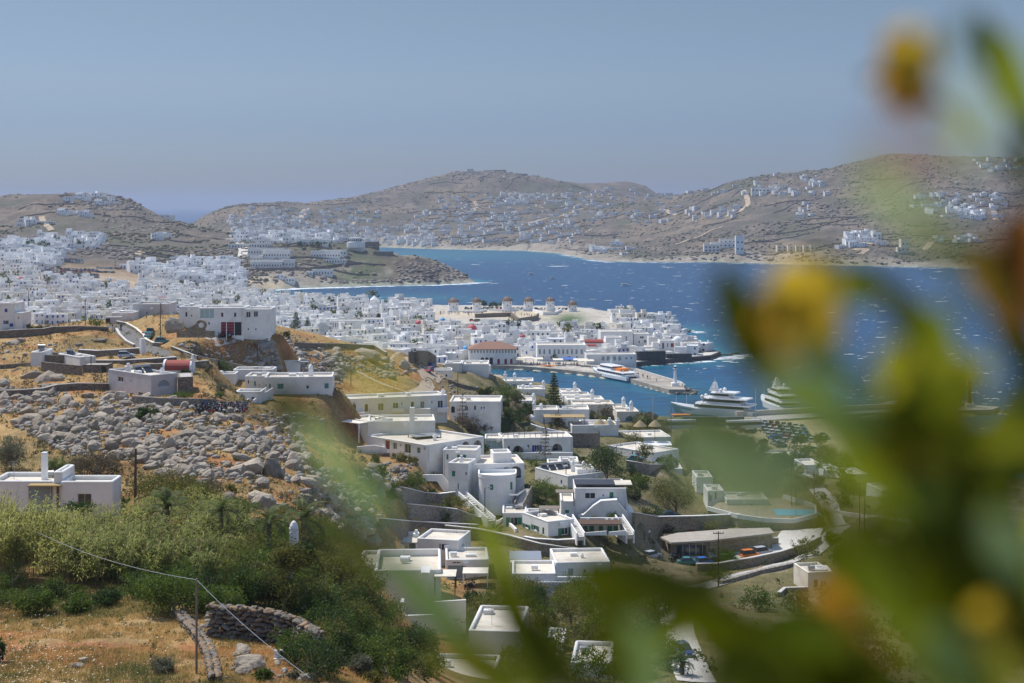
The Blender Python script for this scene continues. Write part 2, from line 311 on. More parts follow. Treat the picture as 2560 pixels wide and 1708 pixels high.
def sea_sdf(x, y):
    """> 0 on land, < 0 on water: metres to the coastline"""
    d2 = np.full(x.shape, 1e18); ins = np.zeros(x.shape, bool); n = len(W)
    for i in range(n):
        a = W[i]; b = W[(i+1) % n]; ab = b-a; t = np.clip(((x-a[0])*ab[0]+(y-a[1])*ab[1])/(ab@ab), 0, 1)
        d2 = np.minimum(d2, (x-a[0]-t*ab[0])**2+(y-a[1]-t*ab[1])**2)
        c = (a[1] > y) != (b[1] > y)
        if abs(ab[1]) > 1e-9: ins ^= c & (x < ab[0]*(y-a[1])/ab[1]+a[0])
    return np.sqrt(d2)*np.where(ins, -1, 1)
UG = np.concatenate([np.linspace(-900,-60,24), np.linspace(-50,2610,610), np.linspace(2640,3300,24)])
DG = np.exp(np.concatenate([np.linspace(math.log(2.0), math.log(78), 26), np.linspace(math.log(80), math.log(430), 235), np.linspace(math.log(433), math.log(1780), 165), np.linspace(math.log(1790), math.log(5200), 195)]))
GU, GD = np.meshgrid(UG, DG); GX = (GU-U0)*GD/F; GY = GD.copy()
def smooth(a, b, x): t = np.clip((x-a)/(b-a), 0, 1); return t*t*(3-2*t)
sd = sea_sdf(GX, GY)
Hh = tps(GU, GD)
near = 79.3-np.maximum(GD-2.2, 0)*.335
Hh = np.where(GD < 80, near, Hh*smooth(80,96,GD)+near*(1-smooth(80,96,GD)))
town = smooth(640,760,GD)*(1-smooth(1250,1420,GD))*(1-.6*(GU < 420))
far = smooth(1450,1900,GD)
n1 = fbm(GX/120, GY/120, 6, 3); n2 = fbm(GX/14, GY/14, 4, 9); n3 = fbm(GX/40, GY/40, 5, 21)
rid = 1-np.abs(fbm(GX/90, GY/90, 5, 33))*2
Hh = Hh+far*(n1*9+rid*5-2.5+n2*1.6)+(1-far)*(1-town)*smooth(75,100,GD)*(n2*.5+n3*.5)
cliff = np.exp(-((GU-1030)/95)**2)*np.exp(-((GD-1590)/55)**2)
Hh = Hh+cliff*(n3*5+n2*3)
Hh = Hh+cliff*6*smooth(.0,.5,n3+.3); land = np.minimum(Hh, .5+np.maximum(sd,0)*(.55+.9*cliff+.5*(vnoise(GX/9,GY/9,5)-.3)))
land = np.where(GD > 4300, Hh, np.maximum(land, .35))
GZ = np.where(sd > 0, land, -np.minimum(.35+.06*-sd, 6)); GZ = np.where((GD < 1000) & (sd > 0) & (sd < 40) & (GU > 1150), np.maximum(GZ, np.minimum(1.3, .5+sd*.8)), GZ)
# level shelves cut into the slope for the roads, yards and terraces
def seg_dist(x, y, pts):
    best = np.full(x.shape, 1e18); hz = np.zeros(x.shape)
    for (a, b) in zip(pts[:-1], pts[1:]):
        ab = (b[0]-a[0], b[1]-a[1]); t = np.clip(((x-a[0])*ab[0]+(y-a[1])*ab[1])/(ab[0]**2+ab[1]**2+1e-9), 0, 1)
        q = (x-a[0]-t*ab[0])**2+(y-a[1]-t*ab[1])**2; m = q < best; best = np.where(m, q, best); hz = np.where(m, a[2]+t*(b[2]-a[2]), hz)
    return np.sqrt(best), hz
def shelf(pts, half, fade):
    """flatten the ground along a polyline of (x,y,z)"""
    global GZ
    q, hz = seg_dist(GX, GY, pts); w = 1-smooth(half, half+fade, q); GZ = np.where(sd > .5, GZ*(1-w)+hz*w, GZ)
PADS = [(-50.8,182.1,-48.9,182.1,43.4,2.9),(-58.5,184.0,-57.0,184.0,43.2,3.8),(-53.4,181.1,-53.4,185.1,43.3,1.3),(-129.6,394.7,-129.6,397.3,48.8,3.5),(-125.5,392.0,-125.5,397.0,48.9,1.8),(-103.7,336.2,-103.7,341.8,45.2,2.0),(-100.7,339.4,-100.7,340.6,45.9,3.2),(-92.9,333.6,-97.6,339.2,46.0,2.6),(-88.0,324.0,-86.7,324.0,45.8,2.8),(-68.1,294.0,-75.1,301.0,44.6,3.6),(-62.7,294.7,-63.7,299.7,45.5,2.2),(-70.3,320.1,-68.5,320.1,45.8,2.9),(-101.8,431.9,-101.8,434.1,49.4,4.7),(-97.2,431.2,-97.2,438.8,49.3,2.0),(-106.6,422.8,-106.6,425.2,49.1,3.6),(-107.6,411.0,-105.5,411.0,49.1,1.8),(-78.2,374.4,-78.2,376.6,53.1,3.2),(-69.9,369.5,-68.3,369.5,49.9,5.3),(-60.8,369.1,-60.8,371.9,49.6,3.9),(-49.8,339.8,-44.1,340.2,39.6,5.3),(-56.8,341.1,-56.8,344.9,39.7,2.9),(-55.5,324.5,-55.2,324.5,39.3,3.3),(-59.0,371.8,-54.9,372.3,40.8,4.3),(-60.9,355.0,-57.8,355.0,41.9,3.8),(-67.4,346.2,-67.2,347.1,40.7,2.3),(-64.7,349.0,-64.7,350.0,41.2,2.8),(-45.3,363.5,-45.2,363.6,28.4,4.7),(-41.9,363.1,-20.6,370.4,28.8,4.8),(-26.7,340.4,-22.2,340.8,30.7,5.8),(-32.3,341.0,-31.3,340.0,30.2,4.3),(-17.8,329.8,-19.5,331.4,27.5,9.1),(-9.4,390.8,-8.7,390.8,26.4,6.8),(-11.7,489.2,-11.7,492.8,26.2,5.0),(-18.3,480.5,-18.3,484.5,28.5,3.3),(-20.6,457.8,-20.6,458.2,28.5,3.6),(-10.9,320.6,-9.9,320.4,25.1,3.8),(-10.3,312.5,-9.9,314.3,22.4,2.9),(-4.2,319.2,-3.7,319.3,21.9,6.3),(-2.3,320.1,-2.4,321.3,28.0,2.7),(-6.0,310,0.0,310,21.1,5),(17.3,305.0,17.3,305.0,19.6,5.8),(10.8,298.3,10.8,304.7,20.2,2.1),(8.2,295.2,8.2,300.8,18.5,2.0),(0.5,299.3,0.5,303.7,18.3,3.1),(4.9,298.6,4.9,300.4,18.5,2.9),(7.8,287.7,5.7,291.7,19.6,3.6),(1.7,377.1,9.7,378.4,19.2,5.3),(-4.4,376.2,-4.4,378.8,21.7,3.0),(13.6,338.6,11.7,341.5,19.6,5.6),(16.1,339.3,15.8,341.2,21.4,2.9),(12.9,347.1,12.9,349.9,21.5,2.9),(9.4,347.4,9.4,349.6,21.3,2.2),(36.2,396.9,32.2,401.7,15.1,5.7),(28.9,437.3,37.6,438.6,13.0,7.3),(9.8,443.4,9.8,445.6,18.3,4.2),(17.9,447.4,17.9,447.6,17.4,5.2),(20.1,428.4,25.1,428.9,17.0,4.8),(22.2,434.0,23.5,434.0,17.8,3.8),(20.0,523.7,19.8,525.8,15.1,4.2),(21.1,514.8,21.5,514.8,15.0,5.3),(22.2,504.8,25.3,505.0,14.9,5.3),(24.4,495.3,27.5,495.6,13.7,5.8),(34.6,489.6,34.4,492.7,13.7,3.2),(35.9,481.7,35.8,483.7,13.5,4.3),(2.4,545.0,2.5,545.0,16.6,5.8),(6.5,524.6,6.5,525.4,16.6,5.4),(4.3,473.0,4.3,479.0,19.2,3.8),(-5.2,532.7,-5.2,535.3,17.4,3.5),(46.7,353.9,46.7,358.1,12.0,2.7),(53.1,352.5,53.6,352.5,10.8,5.3),(45.8,367.0,45.8,372.0,12.6,2.8),(40.7,387.1,40.7,390.9,11.3,2.9),(50.3,344,64.1,344,10.9,9),(79.3,460.1,81.3,460.4,1.9,5.3),(81.5,417.7,80.8,422.8,2.9,3.2),(85.6,414.0,85.0,418.6,2.9,3.5),(90.2,407.8,89.8,411.0,2.8,4.2),(91.0,371.2,90.4,375.5,5.4,3.7),(35.0,310.2,34.9,311.6,10.6,4.6),(34.7,306,50.9,311,10.9,8),(52.9,267.6,52.5,270.1,14.0,3.1),(-11.8,264.6,-11.6,265.4,20.3,4.4),(-18.3,267.8,-18.3,270.2,20.5,2.6),(-14.7,217.8,-14.9,221.7,24.1,5.4),(-21.1,223.3,-21.1,229.7,22.1,2.1),(-7.5,255.7,-7.6,257.7,19.6,4.3),(11.1,251.7,11.0,252.9,21.0,5.2),(3.4,244.4,3.4,246.6,19.4,4.2),(1.4,253.6,1.4,256.4,20.7,2.4),(-1.9,194.8,-1.3,200.4,23.7,4.0),(-5.6,175.3,-5.4,176.9,26.3,4.5),(5.6,201.0,6.1,205.7,21.4,1.9),(9.5,182.1,9.9,186.4,24.4,3.1)]
def uvd(k, *pts): return [(PX(cu(k,x), d), d, PZ(cv(k,y), d)) for x, y, d in pts]
ROAD_LEFT = uvd('A5', (1060,625,402),(1100,660,395),(1180,730,380),(1250,800,365),(1360,850,352),(1540,905,343),(1700,930,338))
ROAD_FAR = uvd('A1', (2080,830,1850),(2130,880,1790),(2190,940,1700),(2225,985,1640),(2215,1015,1600))
shelf(ROAD_LEFT, 3.2, 7); shelf([(PX(1110,1036),1036,9.1),(PX(1300,1036),1036,9.4),(PX(1440,1036),1036,9.1)],12,26)
for (px_, py_, qx_, qy_, pz_, ph_) in sorted(PADS, key=lambda t: -t[1]): shelf([(px_, py_, pz_), (qx_+.1, qy_, pz_)], ph_, ph_*.6+6)
def gidx(u, d):
    i = np.interp(u, UG, np.arange(len(UG))); j = np.interp(d, DG, np.arange(len(DG))); return i, j
def ground(x, y):
    u = U0+x*F/y; i, j = gidx(u, y); i0 = int(min(i, len(UG)-2)); j0 = int(min(j, len(DG)-2)); a = i-i0; b = j-j0
    return (GZ[j0,i0]*(1-a)+GZ[j0,i0+1]*a)*(1-b)+(GZ[j0+1,i0]*(1-a)+GZ[j0+1,i0+1]*a)*b
def gz(u, d): return ground(PX(u,d), d)
def hit(u, v, dmin=60, dmax=5000):
    """where the line of sight through (u, v) meets the ground"""
    i = int(np.clip(np.searchsorted(UG, u), 1, len(UG)-1)); w = (u-UG[i-1])/(UG[i]-UG[i-1]); z = GZ[:,i-1]*(1-w)+GZ[:,i]*w; vv = V0+(H-z)*F/DG
    ok = (DG >= dmin) & (DG <= dmax) & (vv <= v)
    if not ok.any(): return None
    j = int(np.argmax(ok)); d = DG[j]
    if j > 0 and vv[j-1] > v: d = DG[j-1]+(DG[j]-DG[j-1])*(vv[j-1]-v)/(vv[j-1]-vv[j])
    return Vector((PX(u,d), d, ground(PX(u,d), d)))
# colours of the ground itself: soil, dry grass, scrub, sand, paving
def lerp(a, b, w): return a*(1-w[...,None])+np.array(b)*w[...,None]
gcol = np.zeros(GX.shape+(3,))+np.array((.36,.235,.105))
q1 = fbm(GX/7, GY/7, 4, 41); q2 = fbm(GX/25, GY/25, 4, 45); q3 = fbm(GX/2.2, GY/2.2, 3, 49)
gcol = lerp(gcol, (.34,.145,.06), smooth(.0,.35,q1+.4*q3)*.85)
gcol = lerp(gcol, (.15,.13,.06), smooth(.1,.5,q2)*.7)
gcol = lerp(gcol, (.37,.27,.125), smooth(.05,.5,-q2+.3*q3)*.7*(GD > 300))
green = np.exp(-((GU-480)/420)**2)*np.exp(-((GD-137)/14)**2)
gcol = lerp(gcol, (.11,.115,.045), np.clip(green*1.1+green*q1,0,1))
low = smooth(1080,1250,GU+.4*(GD-300))*(GD > 150)*(GD < 640)
gcol = lerp(gcol, (.105,.11,.05), low*.85); gcol = lerp(gcol, (.25,.205,.13), low*smooth(.0,.4,q1)*.75)
gcol = lerp(gcol, (.46,.43,.38), town)
fc = np.zeros_like(gcol)+np.array((.135,.118,.10))
f1 = fbm(GX/55, GY/80, 5, 61); f2 = fbm(GX/150, GY/220, 4, 67); f3 = fbm(GX/16, GY/24, 4, 71)
fc = lerp(fc, (.19,.155,.12), smooth(.0,.35,f1)); fc = lerp(fc, (.10,.105,.065), smooth(.0,.4,-f1+.5*f3)*.8); fc = lerp(fc, (.215,.17,.12), smooth(.15,.5,f2)*.7); fc = lerp(fc, (.125,.105,.09), smooth(.1,.4,f3)*.6)
fc = lerp(fc, (.31,.27,.22), (1-smooth(20,75,sd+15*f3))*.9)
tz = (Hh/10.5+1.3*f2+.5*f1) % 1.0; fc = lerp(fc, (.085,.075,.062), ((tz < .13)*smooth(-.25,.1,f1+.5*f2)*.75)); gcol = lerp(gcol, (0,0,0), smooth(1250,1420,GD)); gcol += fc*smooth(1250,1420,GD)[...,None]
gcol = lerp(gcol, (.06,.105,.04), np.exp(-((GU-905)/90)**2)*np.exp(-((GD-1585)/60)**2)*smooth(-.7,.0,f3)*1.0)
gcol = lerp(gcol, (.12,.095,.072), np.clip(cliff*1.4,0,1)*.9*smooth(-.6,.1,f3)); gcol = lerp(gcol, (.05,.047,.045), np.clip(cliff*1.4,0,1)*smooth(-.1,.25,n2)*.85)
gcol = lerp(gcol, (.55,.45,.30), np.exp(-((GU-690)/75)**2)*np.exp(-((GD-1470)/22)**2)*(sd > 0))
gcol = lerp(gcol, (.52,.43,.30), np.exp(-((GU-1250)/200)**2)*np.exp(-((GD-1010)/32)**2))
gcol = lerp(gcol, (.075,.125,.05), np.exp(-((GU-1425)/42)**2)*np.exp(-((GD-985)/35)**2))
port = smooth(1780,1860,GU)*(1-smooth(2150,2300,GU))*smooth(440,480,GD)*(sd > 0)*(GD < 700)
gcol = lerp(gcol, (.50,.42,.25), port*.9)
gcol = np.where((sd < 0)[...,None], np.array((.35,.36,.28)), gcol)
gm = bpy.data.materials.new('ground'); gm.use_nodes = True
def ground_nodes(m):
    t = m.node_tree; N = t.nodes; L = t.links; b = N['Principled BSDF']; b.inputs['Roughness'].default_value = .95; b.inputs['Specular IOR Level'].default_value = .1
    at = N.new('ShaderNodeAttribute'); at.attribute_name = 'col'; tc = N.new('ShaderNodeTexCoord'); val = None
    for sc, am in ((.045,.22),(.35,.26),(2.4,.30)):
        nz = N.new('ShaderNodeTexNoise'); nz.inputs['Scale'].default_value = sc; nz.inputs['Detail'].default_value = 6; nz.inputs['Roughness'].default_value = .65; L.new(tc.outputs['Object'], nz.inputs['Vector'])
        mr = N.new('ShaderNodeMapRange'); mr.inputs['From Min'].default_value = .3; mr.inputs['From Max'].default_value = .7; mr.inputs['To Min'].default_value = 1-am; mr.inputs['To Max'].default_value = 1+am; L.new(nz.outputs['Fac'], mr.inputs['Value'])
        if val is None: val = mr.outputs[0]
        else:
            mm = N.new('ShaderNodeMath'); mm.operation = 'MULTIPLY'; L.new(val, mm.inputs[0]); L.new(mr.outputs[0], mm.inputs[1]); val = mm.outputs[0]
    vm = N.new('ShaderNodeVectorMath'); vm.operation = 'SCALE'; L.new(at.outputs['Color'], vm.inputs[0]); L.new(val, vm.inputs['Scale']); L.new(vm.outputs[0], b.inputs['Base Color'])
    n3 = N.new('ShaderNodeTexNoise'); n3.inputs['Scale'].default_value = .6; n3.inputs['Detail'].default_value = 8; n3.inputs['Roughness'].default_value = .7; L.new(tc.outputs['Object'], n3.inputs['Vector'])
    bp = N.new('ShaderNodeBump'); bp.inputs['Distance'].default_value = .8; bp.inputs['Strength'].default_value = .8; L.new(n3.outputs['Fac'], bp.inputs['Height']); L.new(bp.outputs[0], b.inputs['Normal'])
ground_nodes(gm); MATS['ground'] = gm
def grid_faces(nr, nc):
    a = (np.arange(nr-1)[:,None]*nc+np.arange(nc-1)[None]).ravel(); return np.stack([a, a+1, a+nc+1, a+nc], 1)
tm = mesh_np('terrain', np.stack([GX,GY,GZ],-1).reshape(-1,3), grid_faces(*GX.shape), gm, col=gcol.reshape(-1,3), smooth=True)
terrain = tag(link('terrain', tm), 'rocky dry island ground from the near slope to the far hills', kind='structure')
# ---------------------------------------------------------------- sea
su = np.linspace(-1500,4000,270); sdd = np.exp(np.linspace(math.log(330), math.log(30000), 240)); SU, SD = np.meshgrid(su, sdd); SX = (SU-U0)*SD/F; SY = SD
ss = -sea_sdf(SX, SY); ss = np.where(SD > 4300, 900, ss)
scol = np.zeros(SX.shape+(3,))+np.array((.004,.050,.125))
w1 = fbm(SX/90, SY/220, 4, 81); w2 = fbm(SX/300, SY/600, 3, 85)
scol = lerp(scol, (.004,.040,.108), smooth(-.1,.4,w2)*.8)
scol = lerp(scol, (.012,.13,.19), (1-smooth(4,46,ss+26*w1))*.45*np.where(SD < 760,.6,1))
scol = lerp(scol, (.03,.21,.23), (1-smooth(1,15,ss+8*w1))*.5*np.where(SD < 760,.4,1))
scol = lerp(scol, (.014,.125,.175), np.exp(-((SU-1060)/330)**2)*np.exp(-((SD-2480)/330)**2)*.9)
scol = lerp(scol, (.014,.12,.17), np.exp(-((SU-950)/260)**2)*np.exp(-((SD-1330)/70)**2)*.8)
seam = bpy.data.materials.new('sea_water'); seam.use_nodes = True
def sea_nodes(m):
    t = m.node_tree; N = t.nodes; L = t.links; b = N['Principled BSDF']; b.inputs['Roughness'].default_value = .32; b.inputs['IOR'].default_value = 1.33; b.inputs['Specular IOR Level'].default_value = .16
    at = N.new('ShaderNodeAttribute'); at.attribute_name = 'col'; tc = N.new('ShaderNodeTexCoord'); mp = N.new('ShaderNodeMapping'); mp.inputs['Scale'].default_value = (.35,1,1); mp.inputs['Rotation'].default_value = (0,0,.25); L.new(tc.outputs['Object'], mp.inputs[0])
    nz = N.new('ShaderNodeTexNoise'); nz.inputs['Scale'].default_value = .22; nz.inputs['Detail'].default_value = 7; nz.inputs['Roughness'].default_value = .62; L.new(mp.outputs[0], nz.inputs['Vector'])
    mr = N.new('ShaderNodeMapRange'); mr.inputs['From Min'].default_value = .3; mr.inputs['From Max'].default_value = .7; mr.inputs['To Min'].default_value = .62; mr.inputs['To Max'].default_value = 1.4; L.new(nz.outputs['Fac'], mr.inputs['Value'])
    vm = N.new('ShaderNodeVectorMath'); vm.operation = 'SCALE'; L.new(at.outputs['Color'], vm.inputs[0]); L.new(mr.outputs[0], vm.inputs['Scale']); L.new(vm.outputs[0], b.inputs['Base Color'])
    bp = N.new('ShaderNodeBump'); bp.inputs['Distance'].default_value = 1.6; bp.inputs['Strength'].default_value = .7; L.new(nz.outputs['Fac'], bp.inputs['Height']); L.new(bp.outputs[0], b.inputs['Normal'])
sea_nodes(seam); MATS['sea_water'] = seam
sea = tag(link('sea', mesh_np('sea', np.stack([SX,SY,SX*0],-1).reshape(-1,3), grid_faces(*SX.shape), seam, col=scol.reshape(-1,3))), 'blue choppy sea around the bay', kind='structure')
# ---------------------------------------------------------------- haze
hb = MB().box(-33000, 33000, -300, 30500, -8, 215)
hzm = bpy.data.materials.new('haze_air'); hzm.use_nodes = True; hn = hzm.node_tree; hn.nodes.remove(hn.nodes['Principled BSDF'])
pv = hn.nodes.new('ShaderNodeVolumePrincipled'); pv.inputs['Color'].default_value = (.47,.545,.70,1); pv.inputs['Density'].default_value = 8.2e-5; pv.inputs['Anisotropy'].default_value = .2
hn.links.new(pv.outputs[0], hn.nodes['Material Output'].inputs['Volume'])
haze = tag(hb.build('haze', hzm), 'thin blue sea haze over the bay', kind='stuff')
# ---------------------------------------------------------------- houses
NEWPADS = []
OBST = []     # footprints (x, y, radius) that plants and stones keep clear of
class House:
    def __init__(s, name, label, crop, group=None, cat='house'):
        s.k = crop; s.root = None; s.name = name; s.label = label; s.group = group; s.cat = cat
    def _root(s, A):
        if s.root is None: s.root = thing(s.name, A, 0, s.label, s.cat, s.group); s.o = Vector(A)
    def _pad(s, A, w, dep, ca, sa, zb):
        q = min(w, dep)/2; L = max(w, dep)-q*2; c = A+Vector((ca*w/2-sa*dep/2, sa*w/2+ca*dep/2, 0)); e = Vector((ca,sa,0)) if w > dep else Vector((-sa,ca,0)); a = c-e*L/2; b = c+e*L/2
        NEWPADS.append(tuple(round(t,1) for t in (a.x,a.y,b.x,b.y,zb,q+.8)))
    def block(s, xl, xr, yt, yb, d, dep, yaw=0, f=(), l=(), r=(), wall='plaster', roof='roof_screed', para=.4, fnd=3.0, t=.3, frame='frame_white', cope=True, wname='wall'):
        a = math.radians(yaw); ca, sa = math.cos(a), math.sin(a); k2 = (cu(s.k,xr)-U0)/F; ax = PX(cu(s.k,xl), d); zb = PZ(cv(s.k,yb), d); h = PZ(cv(s.k,yt), d)-zb
        w = (k2*d-ax)/(ca-k2*sa); A = Vector((ax, d, zb)); s._root(A)
        M = Matrix.Translation(A-s.o) @ Matrix.Rotation(a, 4, 'Z'); fr = dict(M=M, w=w, dep=dep, h=h, A=A, ca=ca, sa=sa, d=d, ax=ax, zb=zb, t=t, para=para)
        cxy = A+Vector((ca*w/2-sa*dep/2, sa*w/2+ca*dep/2, 0)); s._pad(A, w, dep, ca, sa, zb); OBST.append((cxy.x, cxy.y, max(w,dep)*.6))
        mb = MB(); mb.M = M
        faces = {'f': (w, lambda p,q,e: (p, e, q)), 'l': (dep-2*t, lambda p,q,e: (e, dep-t-p, q)), 'r': (dep-2*t, lambda p,q,e: (w-e, t+p, q)), 'b': (w, lambda p,q,e: (w-p, dep-e, q))}
        ops = []
        for side, lst in (('f', f), ('l', l), ('r', r)):
            for o in lst: ops.append((side, *s._open(fr, side, *o)))
        for side, (L, to3) in faces.items():
            holes = []
            for o in ops:
                if o[0] != side: continue
                _, p, q, ow, oh, kind = o; p0 = max(.12, p-ow/2); p1 = min(L-.12, p+ow/2); q0 = max(.03, q-oh/2); q1 = min(h-.3, q+oh/2)
                if p1-p0 < .15 or q1-q0 < .15: continue
                if kind.startswith('arch') or kind.startswith('lunette'):
                    rr = (p1-p0)/2; n = 10; ry = rr if kind[0] == 'a' else q1-q0; sp = max(q0+.02, q1-ry); loop = [(p0,q0)]+([(p1,q0)] if True else [])
                    loop = [(p0,q0),(p1,q0)]+[((p0+p1)/2+rr*math.cos(math.pi*i/n), sp+(q1-sp)*math.sin(math.pi*i/n)) for i in range(0, n+1)]
                    if sp-q0 < .05: loop = loop[2:]
                else: loop = [(p0,q0),(p1,q0),(p1,q1),(p0,q1)]
                holes.append(loop); s._fill(fr, side, to3, p0, p1, q0, q1, kind, frame, loop)
            outer = [(0,-fnd),(L,-fnd),(L,h),(0,h)]
            # the face's own direction decides the winding; both sides are closed plates
            mb.plate(outer, holes, t, to3)
        if cope:
            prof = [(-.035,-.10),(-.05,.02),(.03,.10),(t*.5,.13),(t-.03,.10),(t+.04,.02),(t+.02,-.10)]; rings = []
            c = .22
            for o, z in prof:
                x0, x1, y0, y1 = o, w-o, o, dep-o; q = max(c-o*.6, .03)
                rings.append([(x0+q,y0),(x1-q,y0),(x1,y0+q),(x1,y1-q),(x1-q,y1),(x0+q,y1),(x0,y1-q),(x0,y0+q)])
            vs = [(x,y,h+z) for (o,z), ring in zip(prof, rings) for x,y in ring]; fs = []
            for i in range(len(prof)-1):
                for j in range(8): fs.append((i*8+j, i*8+(j+1)%8, (i+1)*8+(j+1)%8, (i+1)*8+j))
            mb.add(vs, fs)
        mb.build(wname, MATS[wall], s.root)
        if roof:
            rb = MB(); rb.M = M; rb.box(t, w-t, t, dep-t, h-para-.2, h-para); rb.build('roof', MATS[roof], s.root)
        s.last = fr
        if d < 560 and w*dep > 28 and roof and wall.startswith('plaster'):
            rq = random.Random(int(xl*3+yt*7)); zt = h-para
            if rq.random() < .75:
                m2 = MB(); m2.M = M; x, y = rq.uniform(.2,.8)*w, rq.uniform(.45,.8)*dep; q = rq.uniform(.5,.9); m2.box(x-q,x+q,y-.5,y+.5,zt-.02,zt+rq.uniform(.35,.8)); m2.build('roof_hatch', MATS['plaster'], s.root)
            if rq.random() < .6:
                m2 = MB(); m2.M = M; x, y = rq.uniform(.15,.85)*w, rq.uniform(.4,.85)*dep; m2.tube([(x-.55,y,zt+.5),(x+.55,y,zt+.5)],.36,10); m2.box(x-.4,x-.3,y-.3,y+.3,zt-.02,zt+.2); m2.box(x+.3,x+.4,y-.3,y+.3,zt-.02,zt+.2); m2.build('water_tank', MATS[rq.choice(['metal_grey','plaster_grey','plaster_bright'])], s.root)
            if rq.random() < .7:
                m2 = MB(); m2.M = M; x, y = rq.uniform(.1,.9)*w, rq.uniform(.3,.9)*dep; m2.bar((x,y,zt),(x,y,zt+2.2),.05)
                for i in range(4): m2.bar((x-.5+.06*i,y,zt+2.15-.2*i),(x+.5-.06*i,y,zt+2.15-.2*i),.035)
                m2.build('aerial', MATS['metal_grey'], s.root)
            if rq.random() < .6:
                m2 = MB(); m2.M = M; x = rq.choice([.35,w-.35]); m2.tube([(x,-.09,h-.25),(x,-.09,0)],.05,5); m2.build('drain_pipe', MATS['plaster_grey'], s.root)
            if rq.random() < .4:
                m2 = MB(); m2.M = M; x = rq.uniform(.2,.8)*w; z = min(h-.9,2.4); m2.box(x-.42,x+.42,-.34,-.02,z,z+.6); m2.build('air_unit', MATS['frame_white'], s.root)
        return s
    def _open(s, fr, side, x, y, wp, hp, kind='win'):
        u = cu(s.k, x); k = (u-U0)/F; sc = CROPS[s.k][2]
        if side == 'f':
            p = (k*fr['d']-fr['ax'])/(fr['ca']-k*fr['sa']); yy = fr['d']+p*fr['sa']; cw = max(.25, abs(fr['ca']-k*fr['sa']))
        elif side == 'l':
            q = (k*fr['d']-fr['ax'])/(-fr['sa']-k*fr['ca']); yy = fr['d']+q*fr['ca']; p = fr['dep']-fr['t']-q; cw = max(.25, abs(fr['sa']+k*fr['ca']))
        else:
            bx = fr['ax']+fr['w']*fr['ca']; by = fr['d']+fr['w']*fr['sa']; q = (k*by-bx)/(-fr['sa']-k*fr['ca']); yy = by+q*fr['ca']; p = q-fr['t']; cw = max(.25, abs(fr['sa']+k*fr['ca']))
        return p, PZ(cv(s.k,y), yy)-fr['zb'], wp/sc*yy/F/cw, hp/sc*yy/F, kind
    def _fill(s, fr, side, to3, p0, p1, q0, q1, kind, frame, loop):
        """what stands in an opening: window frame > pane, shutters, a door, or the back of a porch"""
        par = s.root; base, _, colr = kind.partition(':')
        def pb(mb, a0, a1, b0, b1, e0, e1, mi=None):
            pts = [Vector(to3(a,b,e)) for e in (e0,e1) for a,b in ((a0,b0),(a1,b0),(a1,b1),(a0,b1))]
            mb.add(pts, [(3,2,1,0),(4,5,6,7),(0,1,5,4),(1,2,6,5),(2,3,7,6),(3,0,4,7)], mi)
        def new(): m = MB(); m.M = fr['M']; return m
        if base in ('arch', 'lunette'):
            if colr:
                m = new(); m.plate(loop, [], .05, lambda p,q,e: to3(p,q,.2+e)); m.build('door' if base == 'arch' else 'shutter', MATS[colr], par)
            else:
                m = new(); pb(m, p0-.4, p1+.4, max(q0-.05,0), q1+.2, 1.9, 2.0); m.build('porch_wall', MATS['plaster'], par)
                m = new(); w = p1-p0; pb(m, p0+w*.3, p0+w*.7, max(q0-.05,0)+.02, q0+(q1-q0)*.75, 1.82, 1.88); m.build('door', MATS['glass_dark'], par)
            return
        if base == 'door' or base == 'garage':
            m = new(); pb(m, p0, p1, q0, q1, .14, .2); m.build('door', MATS[colr or 'wood_brown'], par)
            if base == 'garage':
                m = new()
                n = 5
                for i in range(1, n): z = q0+(q1-q0)*i/n; pb(m, p0, p1, z-.02, z+.02, .12, .15)
                m.build('door_rail', MATS['metal_grey'], par)
            return
        if base == 'glass':
            m = new(); pb(m, p0, p1, q0, q1, .16, .2); pn = m.build('pane', MATS[colr or 'glass_dark'], par); m = new(); n = max(2, int((p1-p0)/1.1))
            for i in range(n+1): a = p0+(p1-p0)*i/n; pb(m, a-.04, a+.04, q0, q1, .08, .155)
            m.build('frame', MATS[frame], par); return
        if base == 'shut':
            m = new(); pb(m, p0, p1, q0, q1, .05, .11); m.build('shutter', MATS[colr], par); return
        m = new(); e = .07 if p1-p0 > .5 else .04
        pb(m,p0,p0+e,q0,q1,.13,.2); pb(m,p1-e,p1,q0,q1,.13,.2); pb(m,p0+e,p1-e,q0,q0+e,.13,.2); pb(m,p0+e,p1-e,q1-e,q1,.13,.2)
        if p1-p0 > .7: pb(m,(p0+p1)/2-.04,(p0+p1)/2+.04,q0+e,q1-e,.13,.2)
        wf = m.build('window', MATS[frame], par)
        m = new(); pb(m,p0+e,p1-e,q0+e,q1-e,.16,.18); m.build('pane', MATS['glass_dark'], wf)
        if base in ('sh', 'french'):
            w = (p1-p0)*.5
            for a0, a1 in ((p0-w-.02,p0-.02),(p1+.02,p1+w+.02)):
                m = new(); pb(m,a0,a1,q0,q1,-.06,-.01); m.build('shutter', MATS[colr or 'shutter_green'], par)
    def loc(s, fs, fd, dz=0, top=True):
        f = s.last; return f['M'] @ Vector((f['w']*fs, f['dep']*fd, (f['h']-f['para'] if top else 0)+dz))
